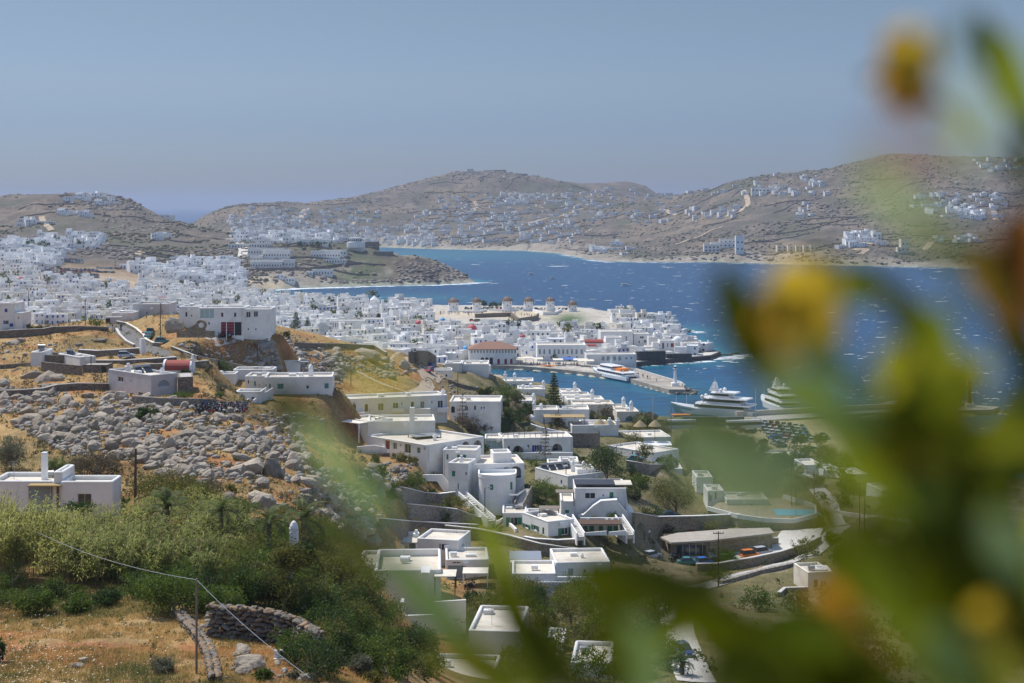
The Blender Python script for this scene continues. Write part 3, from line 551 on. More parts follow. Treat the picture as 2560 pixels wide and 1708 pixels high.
    def chimney(s, fs, fd, w=.6, h=1.4, style='pigeon', m='plaster_bright'):
        p = s.loc(fs, fd); mb = MB(); mb.box(p.x-w/2,p.x+w/2,p.y-w/2,p.y+w/2,p.z-.05,p.z+h*.62)
        if style == 'pigeon':
            for i in (-1,1):
                for j in (-1,1): mb.box(p.x+i*w*.36-w*.1,p.x+i*w*.36+w*.1,p.y+j*w*.36-w*.1,p.y+j*w*.36+w*.1,p.z+h*.62,p.z+h*.74)
            mb.lathe([(w*.62,p.z+h*.74),(w*.58,p.z+h*.8),(w*.42,p.z+h*.92),(w*.1,p.z+h*1.05)], 10, p.x, p.y)
        elif style == 'plain':
            mb.box(p.x-w/2,p.x+w/2,p.y-w/2,p.y+w/2,p.z+h*.62,p.z+h)
            for q in (.45,.7,.93): mb.box(p.x-w*.53,p.x+w*.53,p.y-w*.53,p.y+w*.53,p.z+h*q,p.z+h*q+.08)
        else: mb.box(p.x-w*.62,p.x+w*.62,p.y-w*.62,p.y+w*.62,p.z+h*.62,p.z+h*.72); mb.box(p.x-w*.3,p.x+w*.3,p.y-w*.3,p.y+w*.3,p.z+h*.72,p.z+h)
        mb.build('chimney', MATS[m], s.root); return s
    def heater(s, fs, fd, n=1, rz=0):
        for i in range(n):
            p = s.loc(fs, fd); b = MB(); b.M = Matrix.Translation(p) @ Matrix.Rotation(rz, 4, 'Z') @ Matrix.Translation((i*1.9,0,0)); b.add([(-.75,0,.15),(.75,0,.15),(.75,1.3,1.15),(-.75,1.3,1.15),(-.75,.05,.07),(.75,.05,.07),(.75,1.35,1.07),(-.75,1.35,1.07)],[(0,1,2,3),(7,6,5,4),(0,4,5,1),(1,5,6,2),(2,6,7,3),(3,7,4,0)], 0)
            b.tube([(-.85,1.45,1.3),(.85,1.45,1.3)], .27, 10, 1); 
            for sx in (-.6,.6): b.bar((sx,1.4,0),(sx,1.4,1.1),.06,mi=1)
            b.build('solar_heater', [MATS['glass_dark'], MATS['metal_grey']], s.root)
        return s
    def slab(s, xl, xr, y, d, dep, th=.15, m='roof_screed', posts=True, hp=2.4, yaw=0, name='awning', pm='wood_brown'):
        """a flat roof or awning on posts; y is its front edge"""
        x0, x1 = PX(cu(s.k,xl),d), PX(cu(s.k,xr),d); z = PZ(cv(s.k,y),d); s._root(Vector((x0,d,z))); M = Matrix.Translation(Vector((x0,d,z))-s.o) @ Matrix.Rotation(math.radians(yaw),4,'Z'); w = x1-x0
        b = MB(); b.M = M; b.box(0,w,0,dep,-th,0); b.build(name, MATS[m], s.root)
        if posts:
            for px_ in (.1, w-.1):
                for py_ in (.1, dep-.1): b = MB(); b.M = M; b.box(px_-.07,px_+.07,py_-.07,py_+.07,-hp,-th); b.build('post', MATS[pm], s.root)
        return s
    def poly(s, pts, d, th, m, name='stair_wall'):
        """a plate parallel to the picture's horizon, cut to an outline in crop pixels at distance d, th deep"""
        P = [(PX(cu(s.k,x),d), PZ(cv(s.k,y),d)) for x,y in pts]; s._root(Vector((P[0][0],d,P[0][1]))); b = MB(); o = s.o
        area = sum(P[i][0]*P[(i+1)%len(P)][1]-P[(i+1)%len(P)][0]*P[i][1] for i in range(len(P)))
        if area < 0: P = P[::-1]
        b.plate(P, [], th, lambda p,q,e: (p-o.x, d+e-o.y, q-o.z)); b.build(name, MATS[m], s.root); return s
    def stairs(s, a, b, width=1.2, n=10, m='concrete_pale', side='plaster_bright', rail=.7):
        """a flight from a to b, each (x, y, d) in the crop, with a sloping parapet on its near side"""
        p = Vector((PX(cu(s.k,a[0]),a[2]), a[2], PZ(cv(s.k,a[1]),a[2]))); q = Vector((PX(cu(s.k,b[0]),b[2]), b[2], PZ(cv(s.k,b[1]),b[2]))); s._root(p); o = s.o
        dv = q-p; run = Vector((dv.x,dv.y,0)); L = run.length; a_ = math.atan2(run.y, run.x); mb = MB(); mb.M = Matrix.Translation(p-o) @ Matrix.Rotation(a_,4,'Z')
        for i in range(n): mb.box(L*i/n, L, .01, width, dv.z*i/n-(.6 if i == 0 else 0), dv.z*(i+1)/n)
        mb.build('steps', MATS[m], s.root)
        for y0, y1 in ((-.22,0),(width+.01,width+.22)):
            mb = MB(); mb.M = Matrix.Translation(p-o) @ Matrix.Rotation(a_,4,'Z')
            vs = [(0,y0,-1.5),(L,y0,-1.5),(L,y0,dv.z+rail),(0,y0,rail+.1),(0,y1,-1.5),(L,y1,-1.5),(L,y1,dv.z+rail),(0,y1,rail+.1)]
            mb.add(vs,[(0,1,2,3),(7,6,5,4),(0,4,5,1),(1,5,6,2),(2,6,7,3),(3,7,4,0)]); mb.build('parapet', MATS[side], s.root)
        return s
def _foot(k, x, y, d):
    p = hit(cu(k,x), cv(k,y), d*.86, d*1.14) if d > 100 else None
    return p if p is not None and abs(p.y-d) < .14*d and d < 700 else Vector((PX(cu(k,x),d), d, PZ(cv(k,y),d)))
def wallpath(name, label, k, pts, h, th, m, cap=None, fnd=2.0, cat='wall', group=None, hs=None):
    """a wall along (x, y of its foot, d) points of the crop; h high (or hs per point)"""
    P = [_foot(k,x,y,d) for x,y,d in pts]; o = P[0]; hs = [max(.7, t*(.28 if t > 10 else .38)) for t in (hs or [h]*len(P))]
    def ribbon(z0, z1, th):
        b = MB(); n = len(P); vs = []; fs = []
        for i, p in enumerate(P):
            a = (P[min(i+1,n-1)]-P[max(i-1,0)]); a.z = 0; a.normalize(); nn = Vector((-a.y,a.x,0))*th/2
            for q, z in ((p-nn,z0(i)),(p+nn,z0(i)),(p+nn,z1(i)),(p-nn,z1(i))): vs.append((q.x-o.x,q.y-o.y,p.z-o.z+z))
        for i in range(n-1):
            for j in range(4): fs.append((i*4+j, i*4+(j+1)%4, (i+1)*4+(j+1)%4, (i+1)*4+j))
        fs += [(3,2,1,0), tuple(range((n-1)*4, n*4))]; b.add(vs, fs); return b
    r = tag(ribbon(lambda i: -fnd, lambda i: hs[i], th).build(name, MATS[m]), label, cat, group, 'thing'); r.location = o
    if cap: ribbon(lambda i: hs[i]+.003, lambda i: hs[i]+.14, th+.12).build('coping', MATS[cap], r)
    for p in P: OBST.append((p.x,p.y,th+.3))
    return r
G = 'shutter_green'; B = 'shutter_blue'; T = 'shutter_teal'
# -- cottage in the reeds
h = House('cottage', 'blue-shaded white cottage rising out of the reeds, with tall square chimney and porch', 'B1')
h.block(445,820,776,1090,180,4.2, f=[(617,908,100,95,'win')], frame='metal_grey')
h.block(-70,392,772,1090,181,6.0, f=[(310,890,205,170,'garage:shutter_grey')]); h.chimney(.71,.6,.62,3.3,'plain','plaster_bright')  # the grey door panel stands in for the shaded recess of the porch
h.block(394,456,705,1090,180.6,5.0, roof='roof_screed'); h.slab(198,440,800,179.4,1.5,.14,'reed_mat',False); h.poly([(412,800),(430,800),(430,990),(412,990)],179.6,.12,'wood_brown','post')
# -- left ridge
h = House('house', 'white two-storey house with small blue windows at the edge above the long stone wall', 'A5')
h.block(-60,135,432,682,392,8, f=[(55,497,26,32,'shut:'+B),(55,606,22,34,'sh:'+B),(103,630,34,28,'shut:'+B)]); h.block(136,207,520,682,391,7, f=[(168,566,12,18,'win')])
h = House('house', 'low house of two white blocks joined by a rubble stone wall, roof heaters on top', 'A5')
h.block(280,384,880,1030,335,8); h.heater(.2,.6,1)
h.block(386,584,908,992,337,6,wall='stone_brown'); h.block(727,873,925,1012,331,11,40); h.heater(.3,.6,1,.6)
wallpath('stone_wall','rubble stone base wall under the two-block white house','A5',[(385,1055,333.5),(560,1075,331),(742,1088,329)],5.0,.5,'stone_brown',hs=[5.5,5.5,5.2])
h = House('shed', 'low brown stone shed with dark doorway beside the two-block house', 'A5', cat='shed')
h.block(752,985,992,1066,322,4, f=[(945,1030,45,68,'door:metal_dark')], wall='stone_brown', roof='concrete', cope=False, para=.1)
h = House('house', 'grey-white house with half-moon window, chimney and solar panels above the boulders', 'A5')
h.block(1378,1615,1092,1290,290,15.5,45, f=[(1492,1160,108,58,'lunette:shutter_grey')], l=[(1098,1125,50,46,'win'),(1280,1262,42,40,'win'),(1193,1138,8,18,'win')], wall='plaster_grey'); h.chimney(.15,.62,.9,2.0,'box'); h.heater(.45,.5,2,.75); h.chimney(.75,.2,.7,1.3,'box')
h = House('outbuilding', 'dark stone annexe against the half-moon-window house', 'A5', cat='outbuilding'); h.block(1619,1760,1105,1232,293,8,12,wall='stone_brown',roof='concrete',cope=False,para=.1)
h = House('chapel', 'tiny white chapel with red barrel roof and bell gable', 'A5', cat='chapel')
h.block(1480,1742,1046,1082,318,4.2, roof=None, cope=False); f_ = h.last
b = MB(); b.M = f_['M']; n_ = 12; w_ = f_['w']
def vault(x0, x1, r, z):
    vs = []; fs = []
    for i in range(n_+1):
        t_ = math.pi*i/n_
        for x in (x0,x1): vs.append((x, 2.1-r*math.cos(t_), z+r*.95*math.sin(t_)))
    for i in range(n_): fs.append((2*i,2*i+1,2*i+3,2*i+2))
    fs += [tuple(range(0,2*n_+2,2)), tuple(range(2*n_+1,-1,-2))]; return vs, fs
b.add(*vault(.45, w_-.35, 2.1, f_['h'])); b.build('vault', MATS['red_vault'], h.root)
for x0, x1 in ((0,.45),(w_-.35,w_)): b = MB(); b.M = f_['M']; b.add(*vault(x0, x1, 2.25, f_['h'])); b.build('gable', MATS['plaster_bright'], h.root)
b = MB(); b.M = f_['M']; b.box(w_-.4,w_+.1,1.2,3.0,f_['h'],f_['h']+2.4); b.box(w_-.35,w_+.05,1.7,2.5,f_['h']+2.4,f_['h']+3.1); b.build('belfry', MATS['plaster_bright'], h.root)
h = House('house', 'plain pale windowless block at the crest beside the road', 'A5'); h.block(1210,1463,440,566,428,10, f=[(1338,520,14,20,'win')], wall='plaster_grey'); h.block(1465,1540,437,566,430,10, f=[(1478,507,12,20,'win')])
h = House('outbuilding', 'low white outbuilding with dark gate at the crest by the road', 'A5', cat='outbuilding'); h.block(1020,1208,520,596,420,8); h.block(960,1100,560,622,410,2, f=[(985,592,40,52,'door:metal_dark')],wall='plaster_grey')
h = House('house', 'large white two-storey house with crimson garage door and glazed sunroom', 'A5')
h.block(1632,1813,464,584,372,7, f=[(1698,534,22,46,'win'),(1745,545,14,16,'win')])
h.block(1815,2220,474,728,365,9, f=[(2025,537,24,42,'win'),(2143,537,24,42,'win'),(1888,522,128,88,'glass:glass_pale'),(1905,615,14,28,'win'),(2075,664,120,122,'garage:door_red'),(2170,664,62,122,'door:metal_dark')]); h.chimney(.03,.3,.6,1.2,'box')
h.block(2222,2462,487,735,366,9, f=[(2264,535,40,52,'win'),(2332,530,40,52,'win'),(2264,668,14,18,'win'),(2332,668,14,18,'win')])
h = House('garden_stair', 'ramped stone wall with round moon window below the garage house', 'A5', cat='stone wall')
h.poly([(1610,745),(1955,745),(1955,682),(1870,682),(1870,620),(1850,592),(1810,605),(1685,678),(1610,690)],356,.6,'stone_warm','wall'); b = MB(); b.tube([(PX(cu('A5',1833),355.9)-h.o.x,355.7-h.o.y,PZ(cv('A5',632),355.9)-h.o.z),(PX(cu('A5',1833),355.9)-h.o.x,356.75-h.o.y,PZ(cv('A5',632),355.9)-h.o.z)],1.25,14); b.build('round_opening',MATS['stone_warm'],h.root); b = MB(); b.tube([(PX(cu('A5',1833),355.6)-h.o.x,355.62-h.o.y,PZ(cv('A5',632),355.6)-h.o.z),(PX(cu('A5',1833),355.6)-h.o.x,355.69-h.o.y,PZ(cv('A5',632),355.6)-h.o.z)],.62,14); b.build('opening_backing',MATS['plaster'],h.root)
# -- middle ridge
h = House('house', 'white house with teal shutters and outside stair above the scooters', 'A6')
h.block(370,988,1108,1265,335,9,4, f=[(515,1188,56,48,'shut:'+T),(762,1196,28,32,'win'),(935,1185,38,46,'shut:'+T),(418,1198,16,62,'door:'+T),(382,1180,8,26,'win')]); h.chimney(.66,.6,.9,2.6)
h.block(192,368,1098,1240,339,8, f=[(222,1150,14,32,'win'),(282,1165,16,44,'door:'+T),(320,1180,8,30,'win')]); h.block(102,335,1240,1348,322,5, f=[(147,1305,18,64,'door:'+T),(180,1312,16,60,'door:'+T),(262,1300,28,30,'win')]); h.stairs((262,1348,320),(440,1230,331),1.3,12)
h = House('house', 'lilac-shaded long white house with metal roof edge behind the teal-shutter house', 'A6'); h.block(262,690,962,1064,368,7,6); h.slab(600,770,966,369,2,.1,'metal_grey',False)
h = House('house', 'very low white house with broad bright roof between lilac and teal-shutter houses', 'A6'); h.block(85,445,1038,1090,352,6)
h = House('house', 'small stepped white house with bright blank end by the olive bushes', 'A5'); h.block(1860,1975,1064,1168,345,4,-12); h.block(1976,2140,1078,1138,347,5)
h = House('apartment_house', 'long white two-storey apartment house with balconies on the slope', 'B8')
h.block(155,380,420,690,362.5,8,-35, f=[(194,487,14,46,'win'),(273,500,14,42,'win'),(197,632,14,32,'win')])
h.block(381,1525,442,700,358,8,19, f=[(467,527,50,72,'door:wood_brown'),(540,502,12,22,'win'),(592,497,12,22,'win'),(679,514,28,70,'door:wood_brown'),(788,510,28,66,'door:wood_brown'),(920,502,50,66,'win'),(1055,497,50,66,'win'),(1112,472,12,22,'win'),(1207,489,26,66,'door:metal_dark'),(1298,484,36,66,'win'),(1386,458,12,25,'win'),(1462,477,48,66,'win'),(482,658,26,40,'win'),(600,668,20,30,'win')])
h.chimney(.99,.3,.9,1.6,'box')
for x0, x1, y0, y1, d in ((430,570,562,612,356.6),(645,770,552,584,359),(1020,1130,516,552,363),(1175,1368,516,566,364),(1435,1535,511,552,366)): h.poly([(x0,y1),(x1,y1),(x1,y0),(x0,y0)], d, 1.0, 'plaster_bright', 'balcony')
h = House('house', 'white house with columned porch and long flat roof below the apartment house', 'B8')
h.block(808,1415,636,760,335,10,5); h.block(585,806,600,745,341,7,-45, f=[(640,690,24,60,'win'),(690,705,24,70,'win')]); h.slab(520,795,628,334,3.2,.16,'plaster_cream',True,4.2,-38,pm='plaster_bright'); h.chimney(.0,.0,.8,.9,'box')
b = MB(); p_ = Vector((PX(cu('B8',1205),333),333,PZ(cv('B8',690),333)))-h.o; b.box(p_.x-.5,p_.x+.5,p_.y-.4,p_.y+.4,p_.z-1,p_.z+4.4); b.build('chimney',MATS['plaster_bright'],h.root)
h = House('house', 'white corner house with red door and two arched loggias below the columned porch', 'B8')
h.block(1340,1860,852,1012,318,19,46, f=[(1692,845,72,58,'arch'),(1800,845,80,80,'arch')], l=[(980,845,40,85,'door:door_red'),(1047,857,34,60,'win'),(1163,882,58,84,'win'),(1263,898,32,55,'win'),(1317,880,12,25,'win'),(1100,850,12,20,'win')]); h.chimney(.45,.3,.7,1.3,'box'); h.slab(1240,1500,775,328,4,.1,'metal_grey',True,.8,30)
h.poly([(700,930),(1010,930),(1010,880),(850,850),(700,865)],327,.4,'plaster','terrace_wall'); h.poly([(700,1010),(1000,1060),(1000,920),(700,932)],326,.6,'stone_brown','base_wall')
h = House('house', 'blank white house behind the bare araucaria with a row of small windows', 'B8')
h.block(1546,2010,452,645,385,12,-2, f=[(1577,525,34,60,'arch:metal_dark'),(1700,514,30,38,'win'),(1778,510,18,40,'win'),(1835,510,12,22,'win'),(1860,510,12,22,'win')], roof='roof_screed')
h = House('house', 'low white house with parked red car beside its yard wall', 'B8'); h.block(1655,1900,112,240,485,12, roof='roof_screed'); h.block(1505,1653,105,195,478,9); h.block(1395,1565,168,275,455,6,f=[(1517,215,16,22,'arch:metal_dark'),(1466,218,12,20,'win')])
# -- green-shutter villas
h = House('villa', 'tall white tower villa with green shutters and curved terrace wall', 'B8', cat='villa')
h.block(1487,1790,892,1120,318,6,-8, f=[(1527,957,18,48,'shut:'+G),(1655,972,84,70,'shut:'+G)]); h.chimney(.45,-.02,.8,.1,'box')
h.block(1536,1716,1012,1295,311,6,-14, f=[(1582,1110,30,50,'shut:'+G),(1695,1110,14,28,'win'),(1624,1228,12,60,'win')]); h.chimney(.55,.25,.8,1.8,'box')
h.block(1718,2228,1028,1300,313,11,8, f=[(2150,1095,96,108,'arch'),(2062,1090,34,78,'arch'),(1855,1102,20,40,'arch:'+G),(1727,1255,24,98,'door:'+G)]); h.chimney(.5,.6,.0001,.0001,'box')
h.block(1945,2110,925,990,318,5,8,wall='plaster_bright'); 
d_ = 306; x0_, x1_ = PX(cu('B8',1808),d_), PX(cu('B8',2150),d_); zb_ = PZ(cv('B8',1400),d_); zt_ = PZ(cv('B8',1158),d_); pol = []; N_ = 16
for i in range(N_+1): a_ = math.pi*i/N_; pol.append(((x0_+x1_)/2-(x1_-x0_)/2*math.cos(a_)-h.o.x, d_+3.6-3.4*math.sin(a_)**.8-h.o.y))
pol += [(x1_-h.o.x,d_+7.5-h.o.y),(x0_-h.o.x,d_+7.5-h.o.y)]
b = MB(); b.prism(pol, zb_-2-h.o.z, zt_-h.o.z); b.build('curved_wall', MATS['plaster'], h.root); NEWPADS.append((round((x0_+x1_)/2-3,1),d_+4,round((x0_+x1_)/2+3,1),d_+4,round(zb_,1),5)); OBST.append(((x0_+x1_)/2,d_+4,8))
b = MB(); inner = [(x*.96+(x0_+x1_)/2*.04-h.o.x*.04, y*.95+(d_+4)*.05-h.o.y*.05) for x,y in pol]
for i in range(len(pol)): p0, p1 = pol[i], pol[(i+1)%len(pol)]; b.bar((p0[0],p0[1]+.12,zt_-h.o.z+.3),(p1[0],p1[1]+.12,zt_-h.o.z+.3),.3,.75)
b.build('parapet', MATS['plaster_bright'], h.root)
for x,y,w,hh,m in ((1930,1236,30,46,G),(2105,1232,28,66,G)):
    xx = PX(cu('B8',x),d_); yy = d_+3.6-3.4*max(0,1-((xx-(x0_+x1_)/2)/((x1_-x0_)/2))**2)**.4; b = MB(); sx = w/3.647*d_/F/2; sz = hh/3.647*d_/F/2; zz = PZ(cv('B8',y),d_); b.box(xx-sx-h.o.x,xx+sx-h.o.x,yy-.1-h.o.y,yy+.4-h.o.y,zz-sz-h.o.z,zz+sz-h.o.z); b.build('shutter',MATS[m],h.root)
h.stairs((1960,1545,297),(1690,1300,309),1.4,14); h.stairs((2215,1410,303),(2290,1250,311),1.6,14,side='stone_wall'); h.poly([(1490,1270),(1600,1270),(1480,1120),(1300,1120),(1300,1180),(1430,1180)],313,.4,'plaster_bright','garden_wall'); h.poly([(2090,1310),(2170,1310),(2230,1262),(2230,1252),(2165,1296),(2090,1296)],303,.1,'frame_white','railing')
h = House('villa', 'three-storey white villa with green shutters, pergolas and outside stairs', 'A8', cat='villa')
h.block(1012,1478,1172,1450,300,10,0, f=[(1150,1238,92,48,'glass'),(1345,1240,36,68,'shut:'+G),(1270,1236,14,22,'win'),(1288,1390,44,38,'shut:'+G),(1217,1405,26,36,'shut:'+G),(1357,1385,14,64,'door:'+T)]); h.heater(.3,.4,0)
h.slab(1010,1440,1135,301,6,.08,'metal_dark',False,name='roof_pergola'); h.slab(1380,1535,1137,300.5,5,.12,'roof_screed',False)
h.block(886,1010,1296,1450,297,9, f=[(940,1382,34,28,'shut:'+G)]); h.slab(838,1008,1210,295.5,3.4,.1,'wood_grey',True,2.6)
h.block(770,885,1432,1560,294,8, f=[(812,1400,40,10,'win')]); h.slab(685,872,1358,292,3.2,.1,'wood_grey',True,2.6)
h.block(352,572,1398,1540,297,9, f=[(455,1482,70,92,'french:'+G)]); 
h.block(574,768,1412,1535,296.5,6,0)
h.block(768,1003,1478,1612,284,10,28, f=[(920,1566,60,72,'french:'+G)], l=[(722,1568,18,82,'door:'+G),(648,1530,34,44,'sh:'+G),(570,1520,34,44,'sh:'+G)])
h.poly([(1040,1440),(1040,1425),(1090,1412),(1180,1330),(1250,1286),(1398,1276),(1398,1290),(1490,1400),(1490,1440)],297.5,2.0,'plaster','stair_wall'); h.poly([(1478,1200),(1478,1590),(1552,1590),(1552,1400),(1500,1380)],299.5,7,'plaster','side_wing')
h.slab(1050,1440,1497,288,4.5,.14,'wood_brown',True,2.3); h.poly([(1060,1590),(1440,1590),(1440,1440),(1060,1440)],293,.4,'plaster','back_wall')
for x in (1105,1165,1250,1330,1385): h.poly([(x-20,1588),(x+20,1588),(x+20,1515),(x-20,1515)],292.9,.06,G,'door')
h.poly([(1110,1600),(1300,1600),(1300,1560),(1110,1575)],287,.25,'plaster_bright','terrace_wall'); h.poly([(1320,1600),(1480,1600),(1480,1555),(1320,1570)],287,.25,'plaster_bright','terrace_wall')
h.stairs((1095,1615,281),(985,1440,291),1.2,14); h.stairs((1545,1600,288),(1440,1440,295),1.2,12)
for x, y in ((1130,1470),(1303,1462),(1352,1462)): h.poly([(x-12,y+10),(x+12,y+10),(x+12,y-10),(x-12,y-10)],292.5,.4,'frame_white','air_unit')
h = House('house', 'long white house with royal-blue shutters between two half-round porches', 'A8')
h.block(360,992,718,910,372,9,9, f=[(492,815,104,68,'lunette'),(665,805,42,58,'sh:'+B),(848,797,104,66,'lunette'),(410,800,18,28,'win'),(586,788,16,28,'win')])
h.block(190,358,716,806,374,7,0, f=[(275,770,150,64,'glass:glass_pale')]); h.poly([(360,910),(992,910),(992,846),(360,846)],371,.5,'plaster','terrace_wall')
for i in range(12): xx = 350+i*50; h.poly([(xx,712),(xx+4,712),(xx+4,660),(xx,660)],373.5,.06,'metal_dark','railing_post')
h.poly([(345,668),(910,668),(910,663),(345,663)],373.55,.04,'metal_dark','railing')
h = House('house', 'white house with a row of solar water heaters and blue shutters', 'A8')
h.block(945,1275,1062,1175,332,13,32, f=[(1058,1112,26,25,'sh:'+B)], l=[(888,1112,14,36,'shut:'+B)]); h.heater(.1,.75,4,.5); h.chimney(.6,.5,.8,2.4)
h.block(1032,1200,1000,1062,337,6,8,wall='plaster_bright'); h.chimney(.45,.4,.7,1.8)
h = House('house', 'small domestic block with sand roof between blue-shutter and solar-heater houses', 'A8'); h.block(875,1045,930,1000,345,7); h.block(762,873,938,1000,346,5)
h = House('house', 'white house with arched yard gate above a stone terrace and parked teal car', 'A8')
h.block(1715,1960,850,950,390,16,40, f=[(1775,908,64,40,'arch'),(1885,885,40,56,'arch')], l=[(1535,850,12,30,'win'),(1582,866,16,44,'sh:'+B),(1625,880,12,35,'win'),(1655,888,14,36,'win')])
wallpath('retaining_wall','rubble retaining wall under the house with arched yard gate','A8',[(1480,1010,392),(1675,1045,382),(1960,1040,390)],6.2,.6,'stone_wall','concrete_pale')
h = House('restaurant', 'long low white terrace restaurant with straw umbrellas on its roof', 'A8', cat='restaurant'); h.block(1200,1890,716,800,430,13,8); h.slab(1225,1900,778,421,7,.2,'plaster_bright',False)
wallpath('stone_wall','tall dark rubble wall behind the big round-crowned tree','A8',[(950,790,412),(1080,792,409),(1226,785,412)],12.5,.8,'stone_brown')
h = House('house', 'white house with round stair tower and straw-yellow awning by the tall araucaria', 'A8')
h.block(640,858,456,580,440,9, f=[(770,514,34,30,'shut:door_red')]); h.chimney(.3,.3,.9,1.9); h.chimney(.0,.2,.9,2.6); h.block(862,1142,452,595,443,9, f=[(1010,520,14,30,'win')])
h.slab(728,1105,522,428,6,.12,'reed_mat',True,3.0)
b = MB(); p_ = Vector((PX(cu('A8',595),436),436,PZ(cv('A8',600),436)))-h.o; b.lathe([(1.7,p_.z-2),(1.7,p_.z+2.0),(1.5,p_.z+2.6),(.9,p_.z+3.1),(.1,p_.z+3.3)],16,p_.x,p_.y); b.build('stair_tower',MATS['plaster_bright'],h.root)
h = House('house', 'white stepped house with roof posts beside two straw umbrellas', 'A8'); h.block(985,1408,600,700,424,8,6, f=[(1230,660,10,20,'win')]); h.chimney(.82,.1,1.0,2.4,'box'); h.chimney(.99,.1,1.0,2.2,'box'); h.block(1060,1300,575,640,431,6)
wallpath('terrace_wall','long white terrace wall sloping below the yellow awning','A8',[(535,600,436),(700,655,427),(860,690,421),(985,705,419)],3.4,.5,'plaster_bright')
# -- cascade of cream roofs down to the harbour
for i, (a0,a1,y0,y1,dd,dp,ch,lab) in enumerate([(940,1096,1052,1110,520,9,1,'cream-roofed step house at the top of the cascade, tall white chimney'),(950,1168,1080,1140,510,9,0,'cream-roofed step house without chimney, second from the cascade top'),(985,1270,1112,1175,500,9,1,'broad cream-roofed step house with pointed chimney in mid cascade'),
    (1035,1350,1150,1235,490,10,0,'widest cream-roofed step house with bright blank front in the cascade'),(1345,1462,1172,1245,487,8,1,'narrow cream-roofed step house with chimney above the arched doorway house'),(1368,1540,1205,1280,478,9,1,'lowest cream-roofed step house with teal arched doorway by the water')]):
    h = House('step_house', lab, 'A7', 'cream roofed houses stepping down to the harbour', 'house'); h.block(a0,a1,y0,y1,dd,dp,4, f=[(1465,1258,60,40,'arch:'+T)] if i == 5 else [((a0+a1)/2+30,(y0+y1)/2+6,8,16,'win')], wall='plaster_cream' if i > 2 else 'plaster', roof='roof_screed')
    if ch: h.chimney(.7,.3,1.1,3.4)
h = House('house', 'white waterside house with two blue windows and pointed chimneys', 'A7'); h.block(500,722,968,1020,540,10, f=[(575,998,20,12,'shut:'+B),(672,998,20,12,'shut:'+B)]); h.chimney(.35,.3,1.1,3.0); h.chimney(.02,.2,1.1,3.6,'box')
h = House('house', 'white house with wide flat roof and three chimneys beside the araucaria crown', 'A7'); h.block(600,812,1030,1075,520,10); h.chimney(.95,.3,1.0,3); h.chimney(.2,.3,1,1.6); h.chimney(.5,.8,1,1.6)
h = House('house', 'white roof terrace house between the dark tree and araucaria trunk', 'A7'); h.block(590,740,1120,1165,470,12); h.chimney(.9,.2,1,2.4); h.chimney(.3,.6,1,1.6)
h = House('house', 'white boxy house by the garden with arched stone yard, left of the harbour', 'A7'); h.block(380,500,975,1030,530,8)
# -- right side
h = House('villa', 'hazy white pool villa with arched door behind blurred leaf', 'B5', cat='villa'); h.block(782,900,428,535,352,8, f=[(800,470,24,70,'arch:shutter_grey'),(840,460,16,60,'win')]); h.block(920,1222,492,600,348,9, f=[(1100,540,20,40,'win')]); h.block(700,820,330,440,365,9); h.block(480,600,268,370,385,8)
b = MB(); ring = [(PX(cu('B5',x),d)-h.o.x, d-h.o.y) for x,y,d in ((780,0,342),(1000,0,333),(1200,0,329),(1400,0,328),(1570,0,334),(1562,0,344),(1330,0,356),(900,0,356))]; z0_ = PZ(cv('B5',598),333)-h.o.z; b.prism(ring, z0_-5, z0_-.9); b.build('terrace',MATS['stone_warm'],h.root)
b = MB()
for i in range(6): p0, p1 = ring[i], ring[i+1]; b.bar((*p0,z0_-.45),(*p1,z0_-.45),.35,.92)
b.build('parapet',MATS['plaster_bright'],h.root); b = MB(); px0 = PX(cu('B5',1440),338)-h.o.x; b.box(px0-5,px0+5,336-h.o.y,343-h.o.y,z0_-.95,z0_-.85); pw = mat('pool_water',(.10,.42,.52),.1,.05,1,spec=.5); b.build('pool',pw,h.root); NEWPADS.append((round(PX(cu('B5',1000),342),1),344,round(PX(cu('B5',1450),342),1),344,round(z0_+h.o.z-3,1),9)); OBST.append((PX(cu('B5',1200),342),342,16))
for x0,x1,y0,y1,dd,dp,lab in ((1210,1472,172,290,455,9,'white block with roof tanks beside the port car park'),(1495,1620,242,450,415,10,'tall narrow white house behind the palm, nearest the palm crown'),(1622,1762,282,470,411,10,'white house with sand-coloured flat roof, second from the palm'),(1772,1950,312,510,404,10,'broad white house behind the round dark bush'),(2045,2210,428,640,368,10,'white house half hidden by dark blurred leaves beside the road')):
    h = House('house', lab, 'B5'); h.block(x0,x1,y0,y1,dd,dp,8, f=[(x0+(x1-x0)*.5,y0+(y1-y0)*.55,14,26,'win'),(x0+(x1-x0)*.8,y0+(y1-y0)*.5,12,30,'win')])
mat('patio',(.36,.32,.27),.9,.15,.8,.01,4); h = House('stone_house', 'flat-roofed stone house with glazed front and roof patio by the parked cars', 'B5'); h.block(515,786,812,915,306,9,6, f=[(650,858,190,74,'glass'),(748,860,44,80,'door:metal_dark')], wall='stone_warm', roof=None, cope=False)
